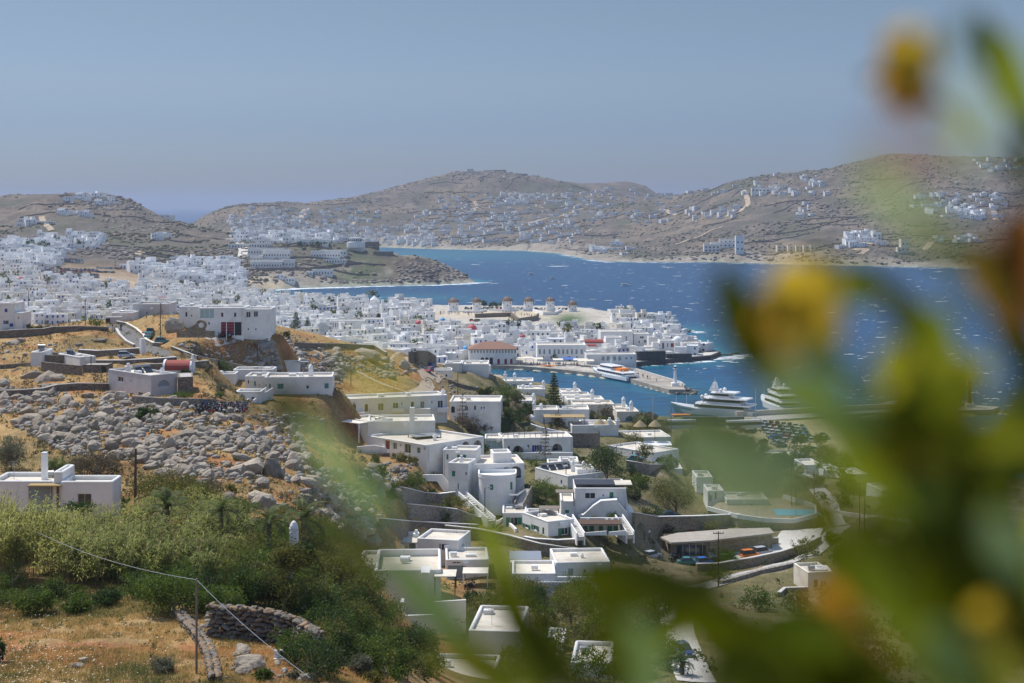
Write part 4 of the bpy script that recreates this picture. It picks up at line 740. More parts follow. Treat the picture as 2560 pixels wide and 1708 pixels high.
b = MB(); ring = [(PX(cu('B5',x),d)-h.o.x, d-h.o.y) for x,d in ((438,309),(515,304),(800,306),(1265,313),(1230,318),(960,317),(560,313))]; zt_ = PZ(cv('B5',812),304)-h.o.z; b.prism(ring, zt_-.1, zt_+.25); b.build('roof',MATS['patio'],h.root); b = MB(); ring2 = [(x,y+.5) for x,y in ring]; b.prism([ring2[2],(ring2[3][0]-.3,ring2[3][1]),(ring2[4][0]-.4,ring2[4][1]-1),(ring2[5][0],ring2[5][1]-1),ring2[6]], zt_-4, zt_-.11); b.build('base_wall',MATS['stone_warm'],h.root); h.stairs((840,905,305),(785,835,309),1.3,10,side='stone_warm'); NEWPADS.append((round(PX(cu('B5',600),312),1),306,round(PX(cu('B5',1180),312),1),311,round(PZ(cv('B5',905),306),1),8)); OBST.append((PX(cu('B5',850),320),320,20))
h = House('hut', 'small pale stone hut with door and window in the dry field', 'B5', cat='hut'); h.block(1510,1690,1022,1168,265,7,10, f=[(1568,1118,28,88,'door:wood_brown'),(1625,1106,38,50,'win')], wall='plaster_cream'); h.chimney(.8,.5,2.4,.5,'box')
# -- houses at the bottom of the slope
h = House('house', 'white bungalow with grey-blue shutters and covered porch below the stone terraces', 'B3')
h.block(1434,1738,494,660,262,8,-14, f=[(1625,558,26,46,'sh:shutter_grey')], r=[(1775,545,12,25,'win')]); h.block(1275,1432,502,610,266,6,0, f=[(1395,560,44,64,'door:shutter_grey'),(1330,560,50,64,'glass:glass_pale')]); h.slab(1252,1432,524,261,4,.14,'roof_screed',True,2.5,pm='plaster_bright'); h.chimney(.98,-.1,.8,2.2,'box')
h.poly([(1240,628),(1460,640),(1460,604),(1240,594)],260.5,.4,'plaster_bright','terrace_wall')
h = House('house', 'big plain white house with soft rounded top edges above a walled terrace', 'B3')
h.block(1122,1610,735,1060,213,13,3, f=[(1195,826,20,14,'win'),(1267,911,10,12,'win')], para=.9); h.block(990,1120,690,1040,222,9,0)
b = MB(); b.M = h.last['M']; p_ = Vector((PX(cu('B3',1497),212),212,PZ(cv('B3',830),212)))-h.o; b.M = Matrix.Translation(p_); b.box(-.45,.45,-.7,.6,-1.6,1.6); b.add([(-.6,-.9,1.6),(.6,-.9,1.6),(.6,.7,2.1),(-.6,.7,2.1),(-.6,-.9,1.75),(.6,-.9,1.75),(.6,.7,2.25),(-.6,.7,2.25)],[(3,2,1,0),(4,5,6,7),(0,1,5,4),(1,2,6,5),(2,3,7,6),(3,0,4,7)]); b.build('chimney',MATS['plaster_bright'],h.root)
h.poly([(1198,1200),(1795,1200),(1795,950),(1560,965),(1560,1060),(1198,1072)],203,.4,'plaster','terrace_wall'); h.poly([(1230,1070),(1262,1070),(1240,985),(1230,985)],206,2.0,'plaster_bright','parapet'); h.poly([(1310,1070),(1345,1070),(1332,970),(1310,965)],206,2.0,'plaster_bright','parapet'); h.slab(1560,1720,775,212,4,.1,'plaster_cream',True,2.6)
h = House('house', 'low white garage house with grey roller door and parked scooters', 'B3'); h.block(1648,1965,655,795,252,9,3, f=[(1727,742,130,96,'garage:shutter_grey'),(1725,668,60,26,'win')]); h.slab(1770,1960,752,246,4,.12,'plaster_cream',True,2.5,pm='plaster_bright')
h = House('house', 'white split-level house with pierced block screen wall', 'B4')
h.block(1368,1765,692,800,247,10,4, f=[(1478,756,36,46,'shut:shutter_grey'),(1580,755,22,30,'win'),(1665,765,30,45,'win')]); h.chimney(.55,.5,.5,.8,'box'); h.block(1052,1366,772,945,241,9,0, f=[(1178,851,28,56,'sh:shutter_grey')]); h.poly([(1246,918),(1625,918),(1625,832),(1246,832)],239.5,.3,'lattice_block','screen_wall'); h.poly([(1366,945),(1765,945),(1765,795),(1366,795)],241.3,.4,'plaster','wall'); h.block(1040,1180,690,760,252,6,0,f=[(1120,690,30,26,'win')]); h.slab(1030,1265,665,250,6,.12,'metal_grey',True,2.0,pm='plaster_bright')
for a0,a1,y0,y1,dd,dp,lab in ((735,1105,1185,1420,192,12,'flat ochre-roofed white house under the crossing blurred leaves'),(425,900,1525,1640,172,9,'white roof corner at the bottom edge under pale blurred leaf'),(1295,1420,1275,1420,200,7,'white roof with blue water tank half hidden by leaves'),(1480,1770,1420,1600,180,9,'white parapet house showing between dark leaves at the bottom')):
    h = House('house', lab, 'B4'); h.block(a0,a1,y0,y1,dd,dp,-6)
# -- walls and terraces
wallpath('stone_wall','long grey stone wall running along the left ridge','A5',[(-60,752,386),(200,738,384),(390,722,383),(480,705,385),(700,690,389),(985,688,392)],2.8,.6,'stone_brown','concrete',hs=[4.5,4.6,4.0,4.0,3.5,2.6])
wallpath('stone_wall','white-capped stone wall curving along the bend of the road','A5',[(1065,625,408),(1150,640,404),(1240,690,394),(1310,750,377),(1330,790,371),(1400,826,362),(1460,828,359)],2.2,.5,'stone_warm','plaster_cream')
wallpath('stone_wall','low rubble wall along the near side of the road bend','A5',[(1062,690,392),(1090,740,381),(1150,800,366),(1225,838,358)],1.6,.5,'stone_warm','concrete_pale')
wallpath('stone_wall','white-topped stone yard wall left of the white gate pillar','A5',[(720,905,352),(900,915,350),(1080,905,351),(1280,890,353)],3.2,.6,'stone_brown','plaster_bright')
wallpath('stone_wall','white-topped yard wall with dark stones in front of the silver car','A5',[(870,985,335),(1130,985,334),(1400,970,335),(1605,955,337)],2.0,.6,'stone_brown','plaster_bright')
wallpath('stone_wall','stone wall behind the red-roofed chapel','A5',[(1330,1035,322),(1600,1030,322),(1900,1000,330)],2.8,.6,'stone_brown','concrete')
wallpath('stone_wall','pale-topped stone wall running down from the road to the olive bushes','A5',[(1565,860,348),(1680,905,342),(1800,950,340),(1990,985,338),(2250,1040,335)],2.2,.5,'stone_warm','concrete_pale')
wallpath('gate_pillar','tall white square gate pillar at the road junction','A5',[(1280,895,354),(1316,895,354)],9.2,1.0,'plaster_bright')
wallpath('stone_wall','grey stone wall with rounded top left of the half-moon-window house','A5',[(-60,1290,262),(150,1285,264),(380,1270,268),(520,1235,274),(700,1222,277),(985,1225,281)],3.2,.6,'stone_brown','concrete')
wallpath('stone_wall','dry stone wall below the half-moon-window house, running to the scooters','A5',[(1215,1345,276),(1500,1365,275),(1800,1370,275),(1960,1375,277)],3.6,.7,'stone_wall')
wallpath('stone_wall','dark dry stone wall at the far left of the dry field','A5',[(-50,1030,315),(120,1020,317),(280,1005,320)],2.2,.7,'stone_brown')
wallpath('stone_wall','long dark stone wall on the skyline right of the garage house','A6',[(650,830,402),(800,835,406),(1040,838,408),(1240,845,412),(1370,850,416),(1480,915,420)],2.8,.6,'stone_brown','concrete')
wallpath('stone_wall','tall warm stone wall beside the dirt yard','A6',[(1762,985,462),(1850,985,455),(1930,1000,447)],12,.8,'stone_warm','concrete_pale',hs=[13.5,10,7.5])
wallpath('stone_wall','dark gate wall joining the tall warm stone wall','A6',[(1690,970,464),(1762,972,462.5)],8,.6,'stone_brown')
wallpath('stone_wall','low dark dry stone wall below the low house near the harbour','A6',[(2040,1150,440),(2150,1195,440),(2334,1232,442)],2.2,.6,'stone_brown')
wallpath('terrace_wall','white-capped rubble terrace wall under the tower villa','B4',[(245,240,289),(400,250,288),(520,252,288),(632,245,290)],6,.6,'stone_wall','plaster_bright',hs=[6.5,5,4.5,5])
wallpath('terrace_wall','curving rubble terrace wall with white cap and small arch','B4',[(300,380,284),(480,390,281),(650,388,279),(800,395,276),(930,405,274)],6,.6,'stone_wall','plaster_bright',hs=[7.5,7.5,6,2.6,1.0])
wallpath('terrace_wall','dark retaining wall with white cap behind the shuttered bungalow','B4',[(90,470,276),(300,475,274),(560,470,272),(800,450,271)],6,.6,'stone_brown','plaster_bright',hs=[5.6,5.6,4.4,2.4])
wallpath('terrace_wall','long rubble retaining wall under the three-storey villa','B4',[(560,480,270),(800,520,268),(1020,570,264),(1250,630,258),(1450,650,257),(1650,640,260)],5,.6,'stone_warm','concrete_pale',hs=[4,5,5.2,5.0,4.4,2.6])
wallpath('terrace_wall','low curved stone planter wall in front of the three-storey villa','B4',[(1140,530,277),(1215,550,275),(1380,560,274),(1550,545,275)],2.4,.5,'stone_warm','plaster_bright',hs=[1.6,2.2,2.2,1.8])
wallpath('terrace_wall','white garden wall stepping from villa to terrace','B4',[(880,440,280),(990,385,286),(1080,470,282)],1.2,.4,'plaster_bright')
wallpath('retaining_wall','long white-capped garden wall beside the villa, with parked dark car behind','B5',[(245,700,322),(420,725,314),(700,705,318),(1020,660,326)],8,.6,'stone_warm','plaster_bright',hs=[8,8.2,7.2,5.0])
wallpath('retaining_wall','curved stone wall along the lower road, below the orange car','B5',[(700,1010,284),(850,1010,283),(1100,975,288),(1300,930,296),(1480,870,306),(1600,800,320)],4,.6,'stone_warm','concrete_pale',hs=[3.4,3.6,4.2,4.2,4.0,3.2])
wallpath('stone_wall','stone wall of the upper car-park terrace beside the stone stair','B5',[(842,868,306),(1000,855,309),(1290,812,316)],4,.6,'stone_warm','concrete_pale',hs=[4.4,4.2,3.2])
wallpath('stone_wall','dry stone wall on the far side of the lower road','B5',[(870,1110,262),(1000,1075,268),(1150,1030,276),(1400,975,288)],1.8,.9,'stone_wall')
wallpath('stone_wall','low wall round the field with the pale stone hut','B5',[(1300,1200,258),(1340,1165,262),(1510,1160,264)],1.4,.5,'stone_warm','concrete_pale')
wallpath('retaining_wall','curved rough retaining wall beside the concrete road at the bottom','B5',[(650,1290,222),(700,1400,208),(800,1510,196),(1000,1560,190)],5,.6,'stone_warm','concrete_pale',hs=[3,4.5,5,5])
wallpath('stone_wall','white roadside wall below the houses behind the palm','B5',[(1700,590,360),(1900,620,352),(2100,640,348),(2250,665,342)],1.8,.4,'plaster_cream')
wallpath('stone_wall','low stone wall of the garden patio with palms','B5',[(870,480,345),(1000,500,340),(1330,505,350)],1.5,.4,'plaster_bright')
# ---------------------------------------------------------------- labels that single things out: the nearest landmark, the side and the rank
LM = [('the red-tiled town hall',1231,885),('the long arched-window hall',1404,880),('the red-vaulted quay church',1487,858),('the big red dome',1181,833),('the blue quayside dome',1166,888),('the domed white promontory church',1645,830),
      ('the first windmill',1133,760),('the third windmill',1268,755),('the fifth windmill',1375,757),('the white-capped mill',936,755),('the paired dark pines',745,795),('the pink house',397,752),('the crimson-garage house',555,790),('the sandy beach',680,720),
      ('the small red-domed chapel',47,710),('the hillside car park',200,655),('the headland hotel',665,640),('the headland cliff',1040,670),('the round headland tower',887,605),('the hilltop fort',1209,425),('the left rocky hilltop',270,490),
      ('the saddle beyond the bay',1700,492),('the far bay beach',1000,620),('the glazed shore hotel',1830,612),('the winding hill road',1865,490),('the right summit',2212,395),('the shore villas',2130,590),('the harbour mole',1640,965),('the car ferry',1530,935),
      ('the half-moon-window house',380,965),('the garage house',555,800),('the scooter park',560,1020),('the utility pole',337,1200),('the lone white chimney',735,1330),('the two-block house',160,900),('the tower villa',1200,1190),('the reed cottage',140,1240),('the curving grey wall',150,975),
      ('the columned-porch house',990,1050),('the apartment house',850,1020),('the red-roofed chapel',443,925),('the parked orange car',1880,1388),('the palm row',560,1290),('the thin wire pole',490,1560),('the dirt yard',1040,910)]
ORD = ['nearest','second','third','fourth','fifth','sixth','seventh','eighth','ninth','tenth','eleventh','twelfth','thirteenth','fourteenth','fifteenth','sixteenth','seventeenth','eighteenth','nineteenth','twentieth']
def ordinal(i):
    if i < 20: return ORD[i]
    n = i+1; return '%d%s' % (n, {1:'st',2:'nd',3:'rd'}.get(n % 10 if n % 100 not in (11,12,13) else 0, 'th'))
def single_out(items, noun, lms=None):
    """items: (object, description, u, v); gives each its own label"""
    L = [l for l in LM if lms is None or any(k in l[0] for k in lms)]; cells = {}
    for o, desc, u, v in items:
        best = min(L, key=lambda l: (l[1]-u)**2+((l[2]-v)*2.5)**2); du, dv = u-best[1], (v-best[2])*2.5
        side = ('left of' if du < 0 else 'right of') if abs(du) > abs(dv) else ('behind' if dv < 0 else 'in front of')
        cells.setdefault((desc, best[0], side), []).append((du*du+dv*dv, o))
    for (desc, ln, side), lst in cells.items():
        lst.sort(key=lambda t: t[0])
        for i, (_, o) in enumerate(lst): o['label'] = f"{desc}, {ordinal(i)} {side} {ln}"
# ---------------------------------------------------------------- town landmarks
def D(k, x, y, dmin=640): p = hit(cu(k,x), cv(k,y), dmin); return p.y if p else 900
COVER = []
def cover(k, x0, x1, y0, y1): COVER.append((cu(k,x0),cu(k,x1),cv(k,y0),cv(k,y1)))
def hip(h, over=.6, rise=3.2, m='roof_tile'):
    f = h.last; w, dp, z = f['w'], f['dep'], f['h']+.05; b = MB(); b.M = f['M']; q = min(w,dp)/2
    r = [(q,dp/2),(w-q,dp/2)] if w > dp else [(w/2,q),(w/2,dp-q)]
    v = [(-over,-over,z),(w+over,-over,z),(w+over,dp+over,z),(-over,dp+over,z),(*r[0],z+rise),(*r[1],z+rise)]
    v += [(x,y,z-.25) for x,y,_ in v[:4]]
    fs = [(0,1,5,4),(1,2,5),(2,3,4,5),(3,0,4)] if w > dp else [(0,1,4),(1,2,5,4),(2,3,5),(3,0,4,5)]
    fs += [(6,7,1,0),(7,8,2,1),(8,9,3,2),(9,6,0,3),(9,8,7,6)]; b.add(v, fs); b.build('roof', MATS[m], h.root)
def dome(h, fs_, fd, r, m, lift=0, drum=.8, nm='dome'):
    p = h.loc(fs_, fd, .2); b = MB(); b.lathe([(r*1.05,p.z-.3),(r*1.05,p.z+drum+lift)],14,p.x,p.y); b.build('drum', MATS['plaster_bright'], h.root)
    b = MB(); z = p.z+drum+lift; b.lathe([(r*math.cos(t),z+r*.95*math.sin(t)) for t in [i*math.pi/16 for i in range(8)]]+[(.12,z+r*.95),(.1,z+r*.95+.7)],14,p.x,p.y); b.build(nm, MATS[m], h.root, True)
dth = D('A7',400,846)
h = House('town_hall','white arcaded town hall with hipped red tile roof on the harbour square','A7',cat='town hall')
h.block(226,588,722,846,dth,15,3, f=[(a,740,11,26,'win') for a in range(245,585,24)]+[(a,812,26,56,'arch:metal_dark') for a in (328,362,396)]+[(a,818,20,46,'arch:door_red') for a in (453,508,552)], para=.2); hip(h); cover('A7',222,590,660,846)
h = House('hall','long white neoclassical hall with a row of arched windows behind the quay','A7',cat='hall')
h.block(752,1128,690,805,D('A7',940,812),14,2, f=[(a,740,15,38,'arch:shutter_grey') for a in (772,806,848,885,918,952,985,1020,1055,1095)]+[(a,785,12,20,'win') for a in (800,860,1000,1060)], roof='roof_screed'); cover('A7',752,1128,675,805)
h = House('church','white church with long red barrel roof behind the quay','A7',cat='church')
dd_ = D('A7',1190,770)+14; h.block(1118,1280,676,760,dd_,7, f=[(1214,715,14,34,'arch:metal_dark'),(1256,712,10,30,'arch:shutter_blue')], roof=None, cope=False); f_ = h.last
def vault2(h, x0, x1, m, n=10, z=None):
    f = h.last; b = MB(); b.M = f['M']; r = f['dep']/2; vs = []; fs = []; z = f['h'] if z is None else z
    for i in range(n+1):
        t = math.pi*i/n
        for x in (x0,x1): vs.append((x, r-r*math.cos(t), z+r*.55*math.sin(t)))
    for i in range(n): fs.append((2*i,2*i+1,2*i+3,2*i+2))
    fs += [tuple(range(0,2*n+2,2)), tuple(range(2*n+1,-1,-2))]; b.add(vs, fs); b.build('vault', MATS[m], h.root)
vault2(h,.3,f_['w']-1.0,'red_vault'); vault2(h,f_['w']-.98,f_['w'],'plaster_bright'); h.block(1138,1212,700,765,dd_-6,4,roof=None,cope=False); vault2(h,.2,h.last['w']-.2,'red_vault'); cover('A7',1110,1280,645,765)
for x0,x1,y0,y1,dp,lab,wins in ((1282,1408,630,745,9,'tall plain white tower house right of the red barrel church',[(1305,690,9,24,'win'),(1370,660,9,24,'win'),(1380,690,9,24,'win'),(1340,715,9,20,'win')]),(1242,1492,585,690,14,'widest white upper house with stepped roof on the promontory',[(1330,640,8,18,'win'),(1440,640,10,40,'win'),(1390,660,12,30,'arch:metal_dark')]),(1497,1618,602,692,10,'white house with dark balcony doors left of the domed promontory church',[(1560,630,30,16,'win'),(1540,665,12,20,'win'),(1585,660,20,20,'win')]),
    (1132,1518,762,835,10,'long low white arcaded quay building under the promontory',[(a,792,24,34,'arch:shutter_grey') for a in (1260,1300,1350,1390)]+[(1440,792,12,18,'win'),(1480,790,12,18,'win')]),(1874,2000,675,758,9,'plain white block house at the very tip of the promontory',[(1950,712,10,30,'win')]),(1700,1812,655,752,8,'white house with crimson balconies above the dark sea wall',[(1725,695,14,44,'shut:door_red'),(1760,690,10,30,'win'),(1795,690,24,30,'shut:door_red'),(1740,735,10,20,'win')])):
    h = House('town_house',lab,'A7'); h.block(x0,x1,y0,y1,D('A7',(x0+x1)/2,y1+6),dp,3, f=wins); cover('A7',x0,x1,y0,y1)
h = House('church','lumpy white promontory church with dome and bell gable','A7',cat='church'); dd_ = D('A7',1660,745)+8
h.block(1612,1700,628,745,dd_,8,0); dome(h,.85,.5,2.6,'plaster_bright'); h.block(1700,1740,640,745,dd_+1,7,0); b = MB(); p_ = h.loc(-.6,.1); b.box(p_.x-1.3,p_.x-.5,p_.y-.4,p_.y+.4,p_.z,p_.z+4); b.box(p_.x+.5,p_.x+1.3,p_.y-.4,p_.y+.4,p_.z,p_.z+4); b.box(p_.x-1.3,p_.x+1.3,p_.y-.4,p_.y+.4,p_.z+4.01,p_.z+4.8); b.build('belfry',MATS['plaster_bright'],h.root); cover('A7',1612,1740,575,745)
h = House('church','small white drum chapel with low dome beside the crimson balconies','A7',cat='church'); h.block(1815,1868,668,740,D('A7',1840,760)+6,6,0); dome(h,.5,.5,2.6,'plaster_bright'); cover('A7',1810,1870,630,740)
for pts,hh,lab in (([(1518,812,0),(1738,806,0)],6.5,'dark stone sea wall under the promontory houses'),([(1742,806,0),(1940,802,0)],4.4,'lower dark stone sea wall at the promontory tip')):
    dd_ = D('A7',pts[0][0],pts[0][1]+8); wallpath('sea_wall',lab,'A7',[(x,y,dd_+i*3) for i,(x,y,_) in enumerate(pts)],hh/.38,3,'stone_dark')
for k,x,y,r,m,lab,nm in (('A7',250,640,2.9,'red_dome','white church under the big red dome in mid town','dome'),('A7',640,700,1.6,'red_dome','white chapel with small red dome left of the long hall','dome'),('A7',205,800,1.9,'blue_dome','small quayside chapel with light blue dome','dome'),('A7',22,565,1.7,'blue_dome','white chapel with pale blue dome up in the town','dome'),('A6',1775,700,2.2,'red_dome','white church with flat red dome left of mid town','dome'),('A5',172,285,2.8,'red_dome','white church with red dome at the left end of town','dome')):
    dd_ = D(k,x,y); sc_ = CROPS[k][2]; w_ = r*3.0*F/dd_*sc_; h = House('church',lab,k,cat='church'); h.block(x-w_/2,x+w_/2,y-4.0*F/dd_*sc_,y,dd_,r*2.6,5,cope=False,para=0.05); dome(h,.5,.5,r,m); cover(k,x-w_/2,x+w_/2,y-30,y)
dd_ = D('A5',1440,434,680); h = House('house','faded pink two-storey house with blue windows in the left town','A5'); h.block(1350,1532,378,436,dd_,9,6, f=[(1375,402,20,20,'shut:'+B),(1440,405,14,16,'win'),(1490,400,14,16,'shut:'+B)], wall='plaster_pink'); cover('A5',1350,1532,370,436)
h = House('house','white town house with eight tall dark windows, centre of town','A6'); h.block(965,1285,592,680,D('A6',1100,690),10,4, f=[(a,630,10,40,'win') for a in (975,995,1018,1040,1065,1085,1110,1160)]); cover('A6',965,1285,585,680)
h = House('house','white three-storey house with blue doors left of the windmill square','A6'); h.block(1740,1922,512,600,D('A6',1830,602),9,4, f=[(a,b,12,20,'shut:'+B) for a in (1770,1830,1895) for b in (530,575)]); cover('A6',1740,1922,505,600)
h = House('house','white quay house with long brown windows left of the town hall','A6'); h.block(1760,2130,825,905,D('A6',1950,912),9,3, f=[(a,870,12,36,'shut:wood_brown') for a in (1885,1912,1945,1975,2005,2040,2090,2115)]); cover('A6',1760,2130,820,905)
h = House('house','white house with blue doors and blue shutters behind the rocky crest','A6'); h.block(1510,1755,800,905,D('A6',1600,912),9,3, f=[(a,822,12,18,'shut:'+B) for a in (1525,1550,1620,1660)]+[(1550,878,36,34,'shut:'+B),(1632,872,16,24,'arch:'+B),(1690,872,16,24,'arch:'+B)]); cover('A6',1510,1755,800,905)
h = House('house','white house with two deep blue doors behind the skyline wall','A6'); h.block(1040,1248,760,830,D('A6',1100,835,560),8,3, f=[(1165,798,18,30,'shut:'+B),(1195,798,18,30,'shut:'+B)]); cover('A6',1040,1248,745,830)
# windmills
MILL = [(103,430,82,357,320,'first'),(284,417,70,357,316,'second'),(519,414,80,348,308,'third'),(683,420,74,350,313,'fourth'),(851,420,70,348,315,'fifth'),(1022,442,72,378,340,'sixth')]
mat('thatch', (.24,.175,.135), .95, .25, 1.5, .1, 4)
for i,(x,yb,w,yt,ya,od) in enumerate(MILL):
    d = 1036; u = cu('A7',x); r = w/3.092*d/F/2; zb = PZ(cv('A7',yb),d); zt = PZ(cv('A7',yt),d); za = PZ(cv('A7',ya),d)
    t = thing('windmill',(PX(u,d),d,zb),.3*i,f'round white windmill with brown thatched cap, {od} from the town end of the row','windmill','windmills on the ridge above the sea')
    b = MB(); b.lathe([(r*1.03,-3),(r,0),(r*.93,(zt-zb))],20); b.build('tower',MATS['plaster_bright'],t)
    b = MB(); b.lathe([(r*1.12,zt-zb-.1),(r*1.1,zt-zb+.25),(r*.72,(zt+za)/2-zb+.1),(.15,za-zb)],18); b.build('cap',MATS['thatch'],t)
    for k in range(18): a = 2*math.pi*k/18; b = MB(); b.bar((r*1.18*math.cos(a),r*1.18*math.sin(a),zt-zb),(r*.75*math.cos(a),r*.75*math.sin(a),(zt+za)/2-zb+.2),.12); b.build('pole',MATS['wood_grey'],t)
    for q,(az,zz) in enumerate(((-1.5,.5),(-2.3,.75),(-.8,.78))): a = az-.3*i; b = MB(); rr = r*(1-.07*zz); hh = (zt-zb)*zz; b.bar((rr*math.cos(a)*.96,rr*math.sin(a)*.96,hh),(rr*math.cos(a)*1.02,rr*math.sin(a)*1.02,hh),.55,.8); b.build('window',MATS['wood_brown'],t)
    b = MB(); b.bar((r*.3,0,zt-zb+1),(r*1.9,0,zt-zb+1.3),.18); b.build('shaft',MATS['wood_grey'],t)
    OBST.append((PX(u,d),d,9)); cover('A7',x-w/2,x+w/2,ya,yb)
d = 1065; t = thing('windmill',(PX(cu('A2',1371),d),d,PZ(cv('A2',1320),d)),0,'squat windmill with plain white conical roof','windmill'); r = 82/3.647*d/F/2; zt = (1318-1275)/3.647*d/F
b = MB(); b.lathe([(r,-2),(r*.97,zt)],18); b.build('tower',MATS['plaster_bright'],t); b = MB(); b.lathe([(r*1.06,zt),(.1,zt+42/3.647*d/F)],18); b.build('roof',MATS['plaster_bright'],t); b = MB(); b.box(-.4,.4,-r-.03,-r+.3,1.2,2.2); b.build('window',MATS['glass_dark'],t); OBST.append((PX(cu('A2',1371),d),d,7))
for pts,hh,cp in (([(270,478),(420,472),(555,468)],2.6,None),([(550,470),(610,520),(740,500),(760,478)],4.2,None),([(380,425),(500,432),(610,425)],1.6,1),([(640,428),(700,425),(800,458),(890,455),(940,430)],1.9,1),([(180,440),(300,440),(360,428)],1.5,1),([(60,436),(150,436)],1.2,1)):
    P = [(x,y,D('A7',x,y,900)) for x,y in pts]; wallpath('plinth_wall' if cp else 'stone_wall', ('white plinth wall' if cp else 'dark stone retaining wall')+' below the windmills '+('starting by the %s mill' % ['third','fourth','second','first'][[380,640,180,60].index(pts[0][0])] if cp else ('at the square' if pts[0][0] == 270 else 'at the car ramp')),'A7',P,hh/.38,.8,'plaster_bright' if cp else 'stone_brown')
# ---------------------------------------------------------------- dense town
def mesh_part(fn, mats): b = MB(); fn(b); return b.mesh('part', mats)
WIN = {}
for nm, mt in (('wood_brown','wood_brown'),('shutter_blue','shutter_blue'),('glass_dark','glass_dark'),('shutter_grey','shutter_grey'),('shutter_green','shutter_green')):
    def fw(b):
        b.box(-.5,-.38,-.06,.1,0,1.3,0); b.box(.38,.5,-.06,.1,0,1.3,0); b.box(-.38,.38,-.06,.1,1.18,1.3,0); b.box(-.38,.38,-.06,.1,0,.12,0); b.box(-.38,.38,-.02,.08,.12,1.18,1)
    WIN[nm] = mesh_part(fw, [MATS['frame_white' if nm in ('glass_dark','shutter_grey') else nm], MATS['glass_dark'] if nm != 'shutter_blue' else MATS['shutter_blue']])
    def fd(b): b.box(-.55,-.42,-.06,.1,0,2.2,0); b.box(.42,.55,-.06,.1,0,2.2,0); b.box(-.42,.42,-.06,.1,2.08,2.2,0); b.box(-.42,.42,-.02,.08,0,2.08,1)
    WIN[nm+'_d'] = mesh_part(fd, [MATS['frame_white'], MATS[nm]])
CHIM = mesh_part(lambda b: (b.box(-.35,.35,-.35,.35,0,1.0), b.lathe([(.5,1.0),(.48,1.15),(.3,1.5),(.05,1.75)],8)), MATS['plaster_bright'])
def shell(b, x0, x1, y0, y1, h, fnd=3, mi=0, mr=1, t=.3, para=.35):
    """four walls with a parapet round a sunken flat roof"""
    X = [(x0,y0),(x1,y0),(x1,y1),(x0,y1)]; I = [(x0+t,y0+t),(x1-t,y0+t),(x1-t,y1-t),(x0+t,y1-t)]
    vs = [(*p,-fnd) for p in X]+[(*p,h) for p in X]+[(*p,h) for p in I]+[(*p,h-para) for p in I]
    fs = [(i,(i+1)%4,4+(i+1)%4,4+i) for i in range(4)]+[(4+i,4+(i+1)%4,8+(i+1)%4,8+i) for i in range(4)]+[(8+i,8+(i+1)%4,12+(i+1)%4,12+i) for i in range(4)]
    b.add(vs, fs, mi); b.add(vs[12:], [(0,1,2,3)], mr)
ob = np.array([(x,y,r) for x,y,r in OBST])
cand = []; grid = {}
def crowd_ok(x, y, r):
    gx, gy = int(x//14), int(y//14)
    for i in (-1,0,1):
        for j in (-1,0,1):
            for (a,b_,c_) in grid.get((gx+i,gy+j),()):
                if (a-x)**2+(b_-y)**2 < (.5*(r+c_))**2: return False
    return not (((ob[:,0]-x)**2+(ob[:,1]-y)**2) < (ob[:,2]+r*.42)**2).any()
R = random.Random(11)
for _ in range(34000):
    u = R.uniform(-140,1760); d = 690+(1420-690)*R.random()**.85
    if u < 560 and d < 860-.0*u: d = R.uniform(820,1420)
    x, y = PX(u,d), d; i, j = gidx(u,d); sdd_ = sd[int(j),int(i)]
    if sdd_ < 5 or (d < 775 and u > 1210): continue
    if 1070 < u < 1540 and d > 915: continue
    if 900 < u <= 1070 and d > 1075: continue
    if u > 560 and d > 1330: continue
    if u <= 560:
        lim = 1260+vnoise(np.array(u/60.),np.array(3.),4)*160
        if d > lim or (60 < u < 560 and d > 1180 and R.random() < .55) or (90 < u < 360 and 1215 < d): continue
    if d < 800 and u < 1190: 
        if PV(GZ[int(j),int(i)],d) > 905: continue
    w = R.choice([5.5,6.5,7.5,9,11,13]); dp = R.uniform(5.5,9.5); r = max(w,dp)*.94+.4
    if not crowd_ok(x,y,r): continue
    grid.setdefault((int(x//14),int(y//14)),[]).append((x,y,r)); z = float(ground(x,y)); hh = R.choice([2.9,3.2,3.5,3.8,4.2]) if R.random() < .62 else R.choice([5.2,5.6,6.0,6.4])
    cand.append((d,u,x,y,z,w,dp,hh))
cand.sort(); SC = .5; mask = np.zeros((860,1290), bool)
nz = DG < 640; hv = np.array([np.min(V0+(H-GZ[nz,i])*F/DG[nz]) for i in range(len(UG))]); hcol = np.interp(np.arange(1290)/SC, UG, hv)*SC
mask |= np.arange(860)[:,None] >= hcol[None]
for a0,a1,b0,b1 in COVER: mask[int(max(0,b0*SC)):int(b1*SC), int(max(0,a0*SC)):int(max(0,a1*SC))] = True
vis = []
for c in cand:
    d,u,x,y,z,w,dp,hh = c; hw = (w*.5+dp*.25)*F/d; v1 = PV(z,d)*SC; v0 = PV(z+hh,d+dp*.5)*SC; a0 = int(max(0,(u-hw)*SC)); a1 = int(min(1289,(u+hw)*SC)); b0 = int(max(0,v0)); b1 = int(min(859,v1))
    if a1 <= a0 or b1 <= b0: continue
    n = (~mask[b0:b1+1,a0:a1+1]).sum(); mask[b0:b1+1,a0:a1+1] = True
    if n >= 8: vis.append((n,c))
vis.sort(key=lambda t: -t[0]); single = vis[:292]; rest = vis[292:]
